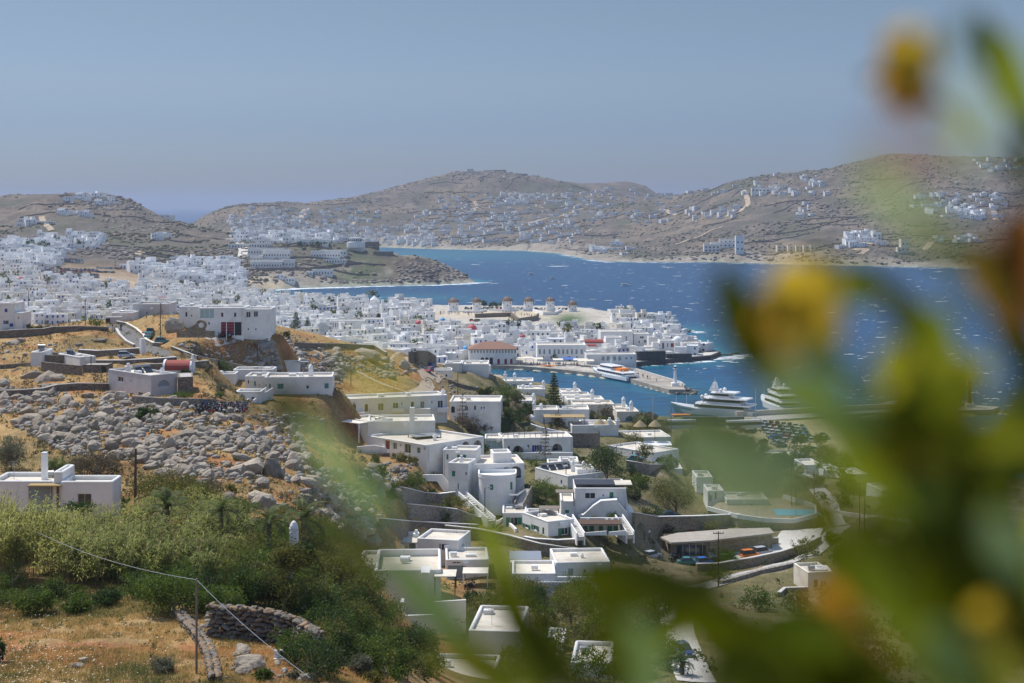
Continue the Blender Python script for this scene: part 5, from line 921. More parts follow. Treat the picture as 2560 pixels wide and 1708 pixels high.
def town_shape(b, w, dp, hh, R):
    two = hh > 5; shell(b,-w/2,w/2,0,dp,hh if not two or R.random() < .5 else hh)
    extra = []
    if R.random() < .55:
        q = R.uniform(.35,.6)*w; s0 = R.choice([-w/2, w/2-q]); hh2 = hh+R.uniform(1.2,2.3)
        b2 = [(s0+.02,s0+q-.02,dp*.35,dp-.02,hh2)]
        shell(b, s0+.02, s0+q-.02, dp*.35, dp-.02, hh2, fnd=-(hh-.36)); extra = b2
    if R.random() < .3: b.box(-w/2+.05,-w/2+w*.4,-1.8,-.005,-3,2.8,0)
    return extra
stuff = MB(); items = []
for n,c in single:
    d,u,x,y,z,w,dp,hh = c; yaw = R.choice([-28,-12,0,8,20,34])+R.uniform(-6,6); b = MB(); ex = town_shape(b,w,dp,hh,R)
    wm = R.choices(['plaster','plaster_bright','plaster_cream','plaster_grey'],[60,22,10,8])[0]; rm = R.choices(['plaster_bright','roof_screed','concrete_pale','plaster_grey'],[34,38,20,8])[0]
    o = b.build('town_house',[MATS[wm],MATS[rm]]); o.location = (x,y-dp*.3,z); o.rotation_euler.z = math.radians(yaw); tag(o,None,'house','white houses of the harbour town','thing')
    st = R.choices(list(k for k in WIN if not k.endswith('_d')),[3,3,5,3,1])[0]; nw = max(1,int(w/2.3)); top = []
    for fl in range(1 if hh < 5 else 2 if hh < 8 else 3):
        for k in range(nw):
            if R.random() < .25: continue
            q = link('window',WIN[st],o); q.location = (-w/2+w*(k+.5)/nw+R.uniform(-.2,.2),-.012,fl*2.9+1.0+R.uniform(-.1,.2))
            if fl == 0 and R.random() < .35: q.name = 'door'; q.data = WIN[st+'_d']; q.location.z = .05
    for k in range(max(1,int(dp/3))):
        if R.random() < .6: q = link('window',WIN[st],o); q.rotation_euler.z = -math.pi/2; q.location = (-w/2-.012, dp*(k+.5)/max(1,int(dp/3)), (2.9 if hh > 5 and R.random() < .6 else 0)+1.1)
    if R.random() < .3: q = link('chimney',CHIM,o); q.location = (R.uniform(-.4,.4)*w, dp*.8 if not ex else dp*.2, hh-.36)
    fl_ = 'one-storey' if hh < 5 else 'two-storey' if hh < 8 else 'three-storey'; sh_ = {'wood_brown':'brown windows','shutter_blue':'blue shutters','glass_dark':'dark windows','shutter_grey':'grey windows','shutter_green':'green windows'}[st]
    items.append((o, f"{'wide ' if w > 10 else 'narrow ' if w < 6 else ''}{fl_} {'cream' if wm == 'plaster_cream' else 'white'} house, {sh_}", u, PV(z,d)))
single_out(items,'house',['hall','church','dome','windmill','mill','pines','pink','crimson','beach','chapel','car park'])
def box_house(b, x, y, z, w, dp, hh, yaw, R, nwin=True):
    b.M = Matrix.Translation((x,y,z)) @ Matrix.Rotation(math.radians(yaw),4,'Z'); town_shape(b,w,dp,hh,R)
    for fl in range(1 if hh < 5 else 2):
        for k in range(max(1,int(w/2.6))):
            if R.random() < .7: sx = -w/2+w*(k+.5)/max(1,int(w/2.6)); b.box(sx-.45,sx+.45,-.08,.05,fl*2.9+.9,fl*2.9+2.2,2)
for n,c in rest: d,u,x,y,z,w,dp,hh = c; box_house(stuff,x,y-dp*.3,z,w,dp,hh,R.choice([-28,-12,0,8,20,34]),R)
tag(stuff.build('far_town_houses',[MATS['plaster'],MATS['roof_screed'],MATS['glass_dark']]),'small white houses packed in the back rows of the town',kind='stuff')
print('TOWN', len(cand), len(vis))
# ---------------------------------------------------------------- headland and hillside buildings
for lab, blocks, k in (('big white hotel stepping down the slope above the beach road',[(40,228,766,806),(226,420,758,806),(216,545,804,874),(352,600,820,908),(236,352,874,934),(240,640,914,962),(236,528,930,990),(532,640,908,986)],'A2'),('long white hotel block with dark openings on the headland crest',[(692,952,726,786)],'A2'),('white terraced house group in mid headland',[(790,1060,830,906),(886,1112,822,872),(905,1105,905,945)],'A2'),('white two-row house low on the headland slope near the water',[(806,990,1000,1058),(748,805,1020,1060)],'A2'),('white beach houses behind the sand',[(486,640,1078,1112),(476,545,1046,1078)],'A2'),('dark stone house on the headland with flat roof',[(1362,1545,838,872),(1286,1412,748,800)],'A2')):
    h = House('hotel' if 'hotel' in lab else 'house',lab,k,cat='building')
    dmin = 1430
    for x0,x1,y0,y1 in blocks:
        dd_ = D(k,(x0+x1)/2,y1,dmin); n = max(1,int((x1-x0)/24)); st = 'stone' in lab
        h.block(x0,x1,y0,y1,dd_,11,R.uniform(-4,6), f=[(x0+(x1-x0)*(i+.5)/n,y0+(y1-y0)*.55,10,min(16,(y1-y0)*.45),'shut:metal_dark' if not st else 'win') for i in range(n)], wall='stone_brown' if st else 'plaster', fnd=7, cope=False)
    cover(k,*blocks[0])
h = House('tower_house','round white tower building with stacked terraces on the headland top','A2',cat='building'); dd_ = D('A2',1210,830,1430); h.block(1120,1280,788,815,dd_,9,0,fnd=6); p_ = h.loc(.45,.4); b = MB(); b.lathe([(9,p_.z-1),(9,p_.z+4.5),(6.8,p_.z+4.6),(6.6,p_.z+9),(6.9,p_.z+9.6)],20,p_.x,p_.y); b.build('tower',MATS['plaster'],h.root); b = MB()
for i in range(9): a = math.pi*(1.05+.9*i/8); b.box(p_.x+6.75*math.cos(a)-.7,p_.x+6.75*math.cos(a)+.7,p_.y+6.75*math.sin(a)-.3,p_.y+6.75*math.sin(a)+.3,p_.z+6,p_.z+8)
tag(b.build('windows',MATS['glass_dark'],h.root),kind='stuff')
wallpath('retaining_wall','long grey retaining wall along the headland road','A2',[(x,y,D('A2',x,y,1430)) for x,y in ((645,1003),(760,1003),(910,985),(1110,960),(1250,950))],2.4/.38,1,'stone_brown')
wallpath('retaining_wall','dark stone wall at the foot of the white headland hotel','A2',[(x,y,D('A2',x,y,1430)) for x,y in ((235,1022),(430,1012),(640,1010))],3.2/.38,1,'stone_brown')
h = House('fort','ruined stone fort on the central hilltop','A3',cat='fort'); dd_ = 3780
for x0,x1,y0,y1 in ((60,115,75,112),(115,195,95,112),(195,290,85,118),(285,380,84,140),(380,440,122,140),(500,568,116,140)): h.block(x0,x1,y0,y1,dd_,18,R.uniform(-8,8),wall='rock_warm' if x0 > 250 else 'plaster_cream',roof='concrete',fnd=12,cope=False)
HV = []
for k in range(8):
    b = MB(); w, dp, hh = R.choice([8,10,12,14,16]), R.uniform(6,9), R.choice([3.2,3.4,5.8,6.2]); shell(b,-w/2,w/2,0,dp,hh,fnd=4)
    if k % 2: q = w*.4; shell(b,-w/2+.02 if k % 4 == 1 else w/2-q,-w/2+q if k % 4 == 1 else w/2-.02,dp*.3,dp-.02,hh+2.6,fnd=-(hh-.36))
    if k % 3 == 0: shell(b,w/2+.01,w/2+5,.8,dp-1,hh*.75,fnd=4)
    n = int(w/2.4)
    for fl in range(1 if hh < 5 else 2):
        for i in range(n): sx = -w/2+w*(i+.5)/n; (i+k+fl) % 3 and b.box(sx-.42,sx+.42,-.1,.05,fl*2.9+.5+.5*((i+k)%2),fl*2.9+2.1,2)
    HV.append((b.mesh('hillside_house',[MATS['plaster_bright'],MATS['plaster'],MATS['glass_dark']]), w))
ZONES = [(530,870,480,530,34),(620,1000,522,560,52),(530,700,500,560,40),(950,1180,490,560,36),(1000,1330,445,530,46),(1150,1315,447,472,14),(1300,1560,432,512,34),(1570,1700,478,505,8),(1560,1900,400,450,16),(1735,1800,432,442,3),(1835,1870,470,502,4),(2100,2310,445,475,14),(2130,2290,475,505,10),(1935,2040,538,572,6),(2240,2350,368,395,8),(2120,2250,545,560,4),(1370,1450,560,585,4),(0,130,560,640,44),(90,230,545,575,12),(140,190,488,502,2),(45,110,508,525,3),(370,440,486,502,7),(385,545,598,618,9),(280,560,612,662,34),(20,90,575,610,8),(1180,1330,535,560,10),(820,1000,545,566,16),(150,270,455,475,3),(340,365,545,552,1)]
items = []; taken = []; HPOS = []
for x0,x1,y0,y1,n in ZONES:
    n = int(n*2.2)
    for _ in range(n*4):
        if n <= 0: break
        u = R.uniform(x0,x1)/.918; v = R.uniform(y0,y1)/.918; p = hit(u,v,1330)
        if p is None or p.y > 4600 or p.z < 2.5 or p.y < 1300: continue
        if any((p.x-a)**2+(p.y-b_)**2 < 10.5**2 for a,b_ in taken) or (((ob[:,0]-p.x)**2+(ob[:,1]-p.y)**2) < (ob[:,2]+8)**2).any(): continue
        taken.append((p.x,p.y)); n -= 1; HPOS.append((p,u,v))
HPOS.sort(key=lambda t: t[0].y); hst = MB()
for p,u,v in HPOS[290:]:
    box_house(hst,p.x,p.y,p.z,R.uniform(8,15),R.uniform(6,9),R.choice([3.3,3.6,5.8,6.2]),R.uniform(-35,35),R)
tag(hst.build('far_hillside_houses',[MATS['plaster'],MATS['roof_screed'],MATS['glass_dark']]),'tiny white houses on the farthest slopes',kind='stuff')
for p,u,v in HPOS[:290]:
    if True:
        me, w = R.choice(HV); o = link('hillside_house',me); s = R.uniform(1.0,1.45); o.location = p; o.rotation_euler.z = math.radians(R.uniform(-35,35)); o.scale = (s,s,R.uniform(.9,1.2)); tag(o,None,'house','white houses scattered over the far hills','thing')
        items.append((o,f"{'long' if w > 13 else 'small' if w < 9 else 'mid-sized'} flat white hillside house",u,v))
single_out(items,'house',['car park','headland','fort','rocky hilltop','saddle','bay beach','shore','hill road','summit','beach'])
print('HILL', len(items))
for lab, blocks in (('glazed grey-white shore hotel of stepped storeys across the bay',[(0,115,728,790),(50,230,715,760),(112,235,690,735),(230,292,668,800)]),('row of beige two-storey shore apartments across the bay',[(532,604,735,785),(610,660,738,785),(668,722,738,785),(724,772,738,785),(774,830,735,780)]),('trio of white cube villas on the far shore slope',[(1130,1200,655,705),(1225,1288,650,698),(1030,1130,698,742)]),('white villa with long terrace on the right-hand hill road',[(345,530,318,358)]),('pale ruined tower house on the far right shore',[(1432,1492,690,795),(1405,1440,750,795)])):
    h = House('hotel' if 'hotel' in lab else 'house',lab,'A4',cat='building')
    for x0,x1,y0,y1 in blocks: dd_ = D('A4',(x0+x1)/2,y1,1900); n = max(1,int((x1-x0)/26)); h.block(x0,x1,y0,y1,dd_,10,R.uniform(-5,5), f=[(x0+(x1-x0)*(i+.5)/n,y0+(y1-y0)*q,12,10,'shut:metal_dark') for i in range(n) for q in ((.35,.72) if y1-y0 > 45 else (.5,))], wall='plaster_cream' if 'beige' in lab or 'ruined' in lab else 'plaster', fnd=8, cope=False)
# tracks and far dry stone walls
def strip(name, label, pts, width, m, lift=.12, kind='structure', sub=6):
    """a road surface draped along points (x, y)"""
    P = []
    for a, c in zip(pts[:-1], pts[1:]):
        for i in range(sub): t = i/sub; P.append((a[0]*(1-t)+c[0]*t, a[1]*(1-t)+c[1]*t))
    P.append(pts[-1][:2]); vs = []; fs = []
    for i, p in enumerate(P):
        q0 = Vector(P[max(i-1,0)]); q1 = Vector(P[min(i+1,len(P)-1)]); a = (q1-q0).normalized(); nn = Vector((-a.y,a.x))*width/2
        for e in (-1,-.33,.33,1): x, y = p[0]+nn.x*e, p[1]+nn.y*e; vs.append((x,y,ground(x,y)+lift))
    for i in range(len(P)-1):
        for j in range(3): fs.append((i*4+j,i*4+j+4,i*4+j+5,i*4+j+1))
    b = MB(); b.add(vs, fs); o = b.build(name, MATS[m]); return tag(o, label, kind=kind)
def Dpts(pts, dmin, k='D'): return [(p.x,p.y) for p in (hit(cu(k,x),cv(k,y),dmin) for x,y in pts) if p]
strip('road','asphalt road bending along the left ridge',[(x,y) for x,y,z in ROAD_LEFT],5.4,'asphalt',.10)
strip('road','pale road curving down beside the headland hotel',[(x,y) for x,y,z in ROAD_FAR],11,'concrete_pale',.6)
tracks = []
for pts,w,dm in (([(1705,438),(1713,450),(1717,468),(1700,485),(1665,498)],9,2200),([(1515,480),(1535,487),(1552,494)],8,2200),([(690,500),(698,488),(706,478)],12,2400),([(1180,525),(1210,514),(1240,505)],8,2400),([(1240,505),(1300,492),(1340,480)],8,2400),([(1088,462),(1095,475),(1085,490)],8,2400),([(805,520),(820,507)],7,2400),([(1230,470),(1245,478)],7,2400),([(1975,548),(1985,558),(2010,562)],7,1900),([(2280,480),(2286,505)],9,1900),([(2150,545),(2120,575)],9,1900),([(1960,575),(1990,572),(1975,585)],9,1900),([(1550,562),(1600,545),(1660,520)],5,1900),([(222,645),(255,665)],8,1250),([(95,498),(108,520),(118,530)],7,1500),([(1240,560),(1310,545),(1360,525)],5,2000),([(310,585),(330,578)],8,1300)):
    P = Dpts(pts,dm)
    if len(P) > 1: tracks.append((strip('track','t',P,w,'dirt_road',.7),'pale dirt track on the far slopes',pts[0][0]/.918,pts[0][1]/.918))
single_out(tracks,'track')
nW = 0
for _ in range(400):
    if nW >= 90: break
    u = R.uniform(0,2500); v = R.uniform(455,660); p = hit(u,v,1450)
    if p is None or p.z < 6 or p.y > 4200 or p.y < 1450: continue
    a = R.choice([0,0,0,.25,-.25,1.3,-1.2])+R.uniform(-.15,.15); L = R.uniform(50,190); n = int(L/9); b = MB(); q = Vector((p.x,p.y)); P = []
    for i in range(n): a += R.uniform(-.12,.12); q = q+Vector((math.cos(a),math.sin(a)))*9; P.append(Vector((q.x,q.y,ground(q.x,q.y)-.4)))
    if any(t.z < 1 for t in P): continue
    for t0, t1 in zip(P[:-1],P[1:]): b.bar((t0.x,t0.y,t0.z+.9),(t1.x,t1.y,t1.z+.9),1.0,2.0)
    o = b.build('field_wall',MATS['stone_brown']); tag(o,None,'wall','dry stone walls across the far hills','thing'); nW += 1; P and items.append((o,None,u,v)); o['_u'] = u; o['_v'] = v
fw_ = [(o,'dark dry stone field wall','%s' % 0,0) for o in []]
single_out([(o,'dark dry stone field wall',o['_u'],o['_v']) for o in C.objects if o.name.startswith('field_wall')],'wall',['car park','headland','fort','rocky hilltop','saddle','bay beach','shore','hill road','summit','beach'])
for o in C.objects:
    if o.name.startswith('field_wall'): del o['_u']; del o['_v']
# ---------------------------------------------------------------- quays, mole and breakwater
mat('quay_stone',(.36,.325,.275),.92,.2,.35,.02,2,tint=(.25,.225,.19),tscale=.12)
def sea_xy(u, v): d = H*F/(v-V0); return (PX(u,d), d)
def prism_thing(name, label, pts, z0, z1, m, kind='structure'): b = MB(); P = [sea_xy(u,v) for u,v in pts]; a = sum(P[i][0]*P[(i+1)%len(P)][1]-P[(i+1)%len(P)][0]*P[i][1] for i in range(len(P))); b.prism(P if a > 0 else P[::-1], z0, z1); return tag(b.build(name,MATS[m]),label,kind=kind)
prism_thing('quay','paved town quay along the harbour',[(1205,921),(1231,922),(1300,924),(1405,933),(1474,941),(1500,932),(1480,922),(1400,914),(1300,907),(1205,905)],-3,1.75,'quay_stone')
prism_thing('mole','curved concrete harbour mole',[(1474,941),(1560,953),(1640,976),(1672,985),(1714,985),(1702,971),(1640,952.5),(1590,937),(1500,930)],-3,1.9,'quay_stone')
prism_thing('sea_quay','dark stone sea quay round the promontory',[(1562,920),(1700,906),(1777,900),(1802,890),(1780,884),(1700,893),(1562,903)],-3,2.2,'stone_dark')
prism_thing('sea_quay_walk','pale walk on top of the sea quay',[(1563,918.5),(1700,904.5),(1776,898.5),(1797,890),(1700,896),(1563,905)],2.21,2.26,'concrete_pale')
prism_thing('breakwater','long stone breakwater behind the car park',[(1640,1062),(1860,1054),(2040,1043),(2192,1035.5),(2440,1026),(2500,1030),(2480,1037),(2192,1045),(2040,1056),(1860,1068),(1640,1078)],-3,2.0,'concrete')
b = MB(); P = [sea_xy(u,v) for u,v in [(1840,1055),(2040,1044),(2192,1036.3),(2430,1027)]]
for p0, p1 in zip(P[:-1],P[1:]): b.bar((*p0,2.9),(*p1,2.9),1.2,2.0)
tag(b.build('parapet_wall',MATS['concrete_pale']),'long pale parapet wall on the seaward side of the breakwater','wall',kind='thing')
b = MB(); P = [sea_xy(u,v) for u,v in [(1500,931),(1590,938),(1640,953.5),(1700,972),(1712,980)]]
for p0, p1 in zip(P[:-1],P[1:]): b.bar((*p0,2.5),(*p1,2.5),.8,1.4)
tag(b.build('parapet_wall',MATS['concrete_pale']),'curved parapet wall on the outer side of the harbour mole','wall',kind='thing')
# ---------------------------------------------------------------- rocks
def rock_mesh(seed, sub=2, flat=.7, mats='rock', ang=7):
    bm = bmesh.new(); bmesh.ops.create_icosphere(bm, subdivisions=sub, radius=1); r = np.random.default_rng(seed); V = np.array([v.co[:] for v in bm.verts]); off = r.uniform(0,50,3)
    n = vnoise(V[:,0]*1.3+off[0]+V[:,2]*.7, V[:,1]*1.3+off[1]-V[:,2]*.9, seed)-.5; n2 = vnoise(V[:,0]*3.1+off[2]+V[:,2]*2, V[:,1]*3.1+V[:,2]*1.7, seed+3)-.5
    V = V*(1+.42*n+.16*n2)[:,None]
    for _ in range(ang):
        q = r.normal(size=3); q /= np.linalg.norm(q); c = r.uniform(.5,.85); e = V@q; V = V-np.maximum(e-c,0)[:,None]*q*.9
    V[:,2] *= flat; V[:,0] *= r.uniform(.9,1.3)
    for v, c in zip(bm.verts, V): v.co = c
    me = bpy.data.meshes.new('boulder'); bm.to_mesh(me); bm.free(); me.materials.append(MATS[mats]); return me
mat('rock_lichen', (.25,.225,.185), .95, .28, 1.4, .08, 6, spec=.1, rand=.2, tint=(.42,.20,.06), tscale=2.2, detail=7)
ROCKS = [rock_mesh(100+i, 2, .72+.06*(i % 5), ang=15) for i in range(9)]
STONES = [rock_mesh(200+i, 1, .6, 'rock_lichen' if i < 2 else 'wall_stone') for i in range(7)]
RB = random.Random(5); boulders = []
def blocked(x, y, m=0): return bool((((obs[:,0]-x)**2+(obs[:,1]-y)**2) < (obs[:,2]*.8+m)**2).any())
obs = np.array([(x,y,r) for x,y,r in OBST])
for x,y,w,hh in ((1895,915,170,115),(1975,655,150,165),(1812,660,205,95),(1245,495,92,122),(1000,495,104,82),(1195,703,160,62),(1370,430,155,90),(1918,772,112,82),(1110,655,100,58),(1800,357,72,56),(1985,580,130,62),(1262,262,95,50),(1250,300,120,40),(1440,557,90,52),(1290,350,130,60),(1545,470,120,60),(1690,540,100,50),(1460,490,110,60),(810,505,80,90),(1040,560,110,60),(1600,420,100,60),(1900,420,100,60),(1250,640,90,50),(690,500,90,50),(560,540,90,40),(1180,570,100,50),(1100,480,110,60),(480,175,170,90),(360,180,90,70),(140,150,120,50),(30,150,90,55),(640,140,100,40),(190,250,110,50),(230,300,120,50),(1380,705,80,45),(1630,885,120,60),(340,75,70,30),(390,10,120,60),(290,425,70,40),(120,330,80,40),(1520,880,90,40),(1490,300,60,40),(960,360,80,50),(420,325,60,35),(930,550,80,50),(2190,600,80,40),(1750,590,110,60),(1660,640,90,50),(1820,720,90,60)):
    p = hit(cu('B1',x),cv('B1',y+hh*.4),100); 
    if p: s = p.y/F/2.92; boulders.append((p, w*s*.64, hh*s*.76, w*hh, cu('B1',x), cv('B1',y)))
for k,x,y,w,hh in (('A5',1590,605,180,130),('A5',105,790,110,45),('A5',190,770,80,45),('A5',300,1080,200,70),('A5',440,1100,230,90),('A5',910,770,100,40),('A6',1300,890,200,100),('A6',1640,980,110,90),('A6',1020,850,100,50),('A6',1040,890,90,50),('A6',1470,940,90,50),('A6',1240,930,100,60),('A5',420,1180,100,40),('A5',330,580,90,50),('A5',420,600,110,50),('A5',500,590,90,50),('B3',500,1180,190,130),('B3',610,1230,150,120),('B2',2060,1390,250,130),('B2',2030,1290,170,90),('B2',2040,1460,140,80),('B2',700,1370,90,50),('B2',640,1420,110,50),('B3',270,200,170,120),('B3',600,190,90,70),('B3',840,200,110,60),('B3',780,320,120,60),('B3',900,270,130,70),('B3',1060,420,150,60),('B3',960,400,110,60),('B3',860,400,90,50),('B3',1080,510,120,70),('B3',170,1440,160,70),('B3',600,1520,180,60),('B8',860,1130,110,60),('B8',960,1110,120,60),('B8',1050,1060,120,60),('B8',930,1220,120,60),('B8',1050,1180,100,70),('B8',830,1250,120,60),('B8',450,1240,110,90),('B8',520,1330,100,50),('B8',180,850,90,40),('B8',170,760,100,50),('B8',640,1440,140,60)):
    p = hit(cu(k,x),cv(k,y+hh*.4),80)
    if p: s = p.y/F/CROPS[k][2]; boulders.append((p, w*s*.64, hh*s*.76, w*hh, cu(k,x), cv(k,y)))
small_rocks = []
def inpoly(x, y, P):
    c = False
    for i in range(len(P)):
        a, b_ = P[i], P[i-1]
        if (a[1] > y) != (b_[1] > y) and x < (b_[0]-a[0])*(y-a[1])/(b_[1]-a[1])+a[0]: c = not c
    return c
FIELDS = [([(0,885),(250,905),(420,925),(560,955),(690,955),(705,1040),(850,1150),(865,1265),(720,1210),(640,1165),(520,1140),(420,1100),(330,1062),(150,1045),(0,960)],4200,1.0),([(820,1075),(1000,1020),(960,1110),(900,1150),(860,1240),(800,1160)],420,.9),([(600,780),(690,770),(760,815),(920,830),(980,845),(900,870),(800,860),(760,900),(560,830)],1100,.8),([(0,780),(250,770),(260,815),(80,860),(0,850)],160,.5),([(410,785),(650,785),(690,800),(640,840),(520,860),(430,830)],330,.5),([(600,768),(690,772),(710,800),(640,820),(600,800)],260,.5),([(560,930),(760,960),(720,1020),(640,1000)],160,.6),([(420,1385),(720,1440),(780,1568),(500,1568),(470,1480)],260,.3),([(1000,855),(1060,880),(1140,905),(1000,905),(940,885)],160,.5),([(0,690),(180,720),(60,750)],80,.8)]
for P, n, sz in FIELDS:
    x0,x1 = min(p[0] for p in P), max(p[0] for p in P); y0,y1 = min(p[1] for p in P), max(p[1] for p in P); k = 0
    for _ in range(n*6):
        if k >= n: break
        x, y = RB.uniform(x0,x1), RB.uniform(y0,y1)
        if not inpoly(x,y,P): continue
        u, v = x/.918, y/.918; p = hit(u,v,85)
        if p is None or blocked(p.x,p.y,.5): continue
        if float(fbm(np.array(p.x/9.),np.array(p.y/16.),3,91)) < RB.uniform(-.42,.24): continue
        k += 1; s = min(1.3,math.exp(RB.gauss(-1.08,.58)))*sz*(.65+p.y/480); small_rocks.append((p,s,s*RB.uniform(.62,1.0),u,v))
small_rocks.sort(key=lambda t: -t[1]/t[0].y); room = 296-len(boulders)
for p,a,c,u,v in small_rocks[:room]: boulders.append((p,a,c,0,u,v))
items = []
for p,a,c,_,u,v in boulders:
    o = link('boulder', RB.choice(ROCKS)); o.location = (p.x,p.y,p.z+c*.25); o.scale = (a,a*RB.uniform(.7,1.1),c*1.35); o.rotation_euler = (RB.uniform(-.3,.3),RB.uniform(-.3,.3),RB.uniform(-.7,.7)); tag(o,None,'boulder','granite boulders on the dry slope','thing')
    asp = a/c; items.append((o, ('huge ' if a > 2.2 else 'big ' if a > 1.3 else 'small ' if a < .7 else '')+('flat' if asp > 1.7 else 'upright' if asp < 1.05 else 'rounded')+' grey granite boulder',u,v))
single_out(items,'boulder',['half-moon','scooter','utility pole','white chimney','two-block','reed cottage','curving','columned','apartment','palm row','wire pole','dirt yard','garage house','tower villa'])
def merge_blobs(name, lst, base, label, m, cols, jitter=True):
    """many small solids joined into one mesh: lst of (x,y,z,sx,sy,sz)"""
    rr = np.random.default_rng(3); bv = []; 
    for me in base:
        V = np.empty(len(me.vertices)*3,np.float32); me.vertices.foreach_get('co',V); Fc = np.array([p.vertices[:] for p in me.polygons]); bv.append((V.reshape(-1,3),Fc))
    VV = []; FF = []; CC = []; o = 0
    for (x,y,z,sx,sy,sz) in lst:
        V, Fc = bv[rr.integers(len(bv))]; a = rr.uniform(0,6.28); c_, s_ = math.cos(a), math.sin(a); Q = V*(sx,sy,sz); Q = np.stack([Q[:,0]*c_-Q[:,1]*s_+x, Q[:,0]*s_+Q[:,1]*c_+y, Q[:,2]+z],1); VV.append(Q); FF.append(Fc+o); o += len(V); w = rr.uniform(); CC.append(np.tile(np.array(cols[0])*(1-w)+np.array(cols[1])*w,(len(V),1)))
    me = mesh_np(name, np.concatenate(VV), np.concatenate(FF), m, col=np.concatenate(CC)); return tag(link(name,me),label,kind='stuff')
ico1 = [rock_mesh(300+i,1,.65,ang=5) for i in range(6)]
mat('rock_small', rough=.95, var=.25, scale=1.2, spec=.1, attr=True, detail=6)
merge_blobs('loose_rocks',[(p.x,p.y,p.z+c*.2,a,a*.8,c*1.3) for p,a,c,u,v in small_rocks[room:]],ico1,'loose grey stones strewn between the boulders',MATS['rock_small'],[(.36,.33,.29),(.24,.21,.18)])
ico0 = []
for i in range(5):
    bm = bmesh.new(); bmesh.ops.create_icosphere(bm,subdivisions=1,radius=1); rr = np.random.default_rng(400+i)
    for v in bm.verts: v.co *= float(rr.uniform(.6,1.15))
    me = bpy.data.meshes.new('blob'); bm.to_mesh(me); bm.free(); ico0.append(me)
rr = np.random.default_rng(17)
def far_scatter(n, dlo, dhi, s0, s1, seed, thr, fl=.6):
    u = rr.uniform(-60,2600,n*3); d = np.exp(rr.uniform(math.log(dlo),math.log(dhi),n*3)); x = (u-U0)*d/F; nn = fbm(x/70,d/120,4,seed); out = []
    i = np.interp(u,UG,np.arange(len(UG))).astype(int); j = np.interp(d,DG,np.arange(len(DG))).astype(int); z = GZ[j,i]; ok = (sd[j,i] > 8) & (z > 2) & (nn > thr) & ~((u > 800) & (u < 1160) & (d > 1500) & (d < 1680) & (rr.uniform(size=len(u)) < .8))
    for q in np.nonzero(ok)[0][:n]:
        s = float(np.exp(rr.uniform(math.log(s0),math.log(s1)))); zz = float(ground(x[q],d[q])); out.append((x[q],d[q],zz+s*.1,s,s*rr.uniform(.6,1.2),s*fl*rr.uniform(.6,1.1)))
    return out
rid_pts = [t for t in far_scatter(15000,1430,3950,.7,4.2,201,.06)]
merge_blobs('hill_rocks',rid_pts,ico0,'pale rocks and outcrops over the far hills',MATS['rock_far'],[(.34,.29,.245),(.20,.175,.155)])
merge_blobs('hill_scrub',far_scatter(14000,1300,3950,.8,3.8,231,.04,.75),ico0,'low dark scrub over the far hills',MATS['rock_far'],[(.115,.12,.07),(.17,.15,.10)])
def bolder_crag(u0,v0,u1,v1,n,s0,s1,dm):
    out = []
    for _ in range(n):
        p = hit(RB.uniform(u0,u1),RB.uniform(v0,v1),dm)
        if p and p.z > 3: s = RB.uniform(s0,s1); out.append((p.x,p.y,p.z,s,s*.8,s*.6))
    return out
crag = bolder_crag(215,488,350,525,260,2,5.5,1800)+bolder_crag(250,530,420,585,160,1.5,4,1700)+bolder_crag(1130,428,1330,450,140,3,8,3000)+bolder_crag(985,655,1190,712,300,1.2,3.6,1450)+bolder_crag(800,700,985,716,130,1.2,3.2,1450)+bolder_crag(1400,620,2300,668,420,1.5,5,1900)+bolder_crag(2100,420,2400,470,160,2,5,2300)
merge_blobs('crag_rocks',crag,ico1,'bare rock outcrops on the hill crests and the headland cliff',MATS['rock_far'],[(.40,.34,.28),(.22,.19,.17)])
shore_rocks = []
for a, b_, n, s0, s1 in (((1776,899),(1800,890),16,.8,1.8),((1569,916),(1776,901),60,.5,1.1),((1690,985),(1740,984),26,.9,2.0),((1702,970),(1740,980),26,.9,2.0),((1520,800),(1722,829),90,1.2,3.4),((1430,789),(1530,798),40,1.5,4),((2430,1027),(2510,1033),50,1,2.2),((2446,1188),(2560,1212),60,.6,1.6),((1231,922),(1420,934),70,.4,.9),((2040,1044),(2440,1027),90,.9,1.8),((1780,893),(1850,882),20,.8,2)):
    for _ in range(n):
        t = RB.random(); u = a[0]+(b_[0]-a[0])*t; v = a[1]+(b_[1]-a[1])*t+RB.uniform(-2,2.5); x, y = sea_xy(u,v); s = RB.uniform(s0,s1); shore_rocks.append((x,y,RB.uniform(-.3,.5),s,s*.8,s*.65))
merge_blobs('shore_rocks',shore_rocks,ico1,'dark rocks along the quays, mole end and points',MATS['rock_small'],[(.24,.21,.18),(.13,.12,.11)])
# dry stone walls near the eye: every stone its own piece
def stone_wall(name, label, pts, courses, step, size, thick):
    P = [Vector(p) for p in pts]; t = thing(name, P[0], 0, label, 'wall'); n = 0
    for a, b_ in zip(P[:-1],P[1:]):
        L = (b_-a).length; m = max(1,int(L/step)); dr = (b_-a).normalized(); nn = Vector((-dr.y,dr.x,0))
        for i in range(m):
            for c in range(courses):
                for s in ((-1,1) if thick else (0,)):
                    if n >= 296: break
                    q = a+(b_-a)*((i+.5+.5*(c % 2)+RB.uniform(-.15,.15))/m)+nn*s*thick*.5; q.z = float(ground(q.x,q.y))+size*.3+c*size*.62; o = link('stone', RB.choice(STONES[:3] if c == courses-1 else STONES[1:]), t); o.location = q-P[0]; e = size*RB.uniform(.56,.8)
                    o.scale = (e*1.15,e*.95,e*.85); o.rotation_euler = (RB.uniform(-.4,.4),RB.uniform(-.4,.4),math.atan2(dr.y,dr.x)+RB.uniform(-.4,.4)); n += 1
    return t
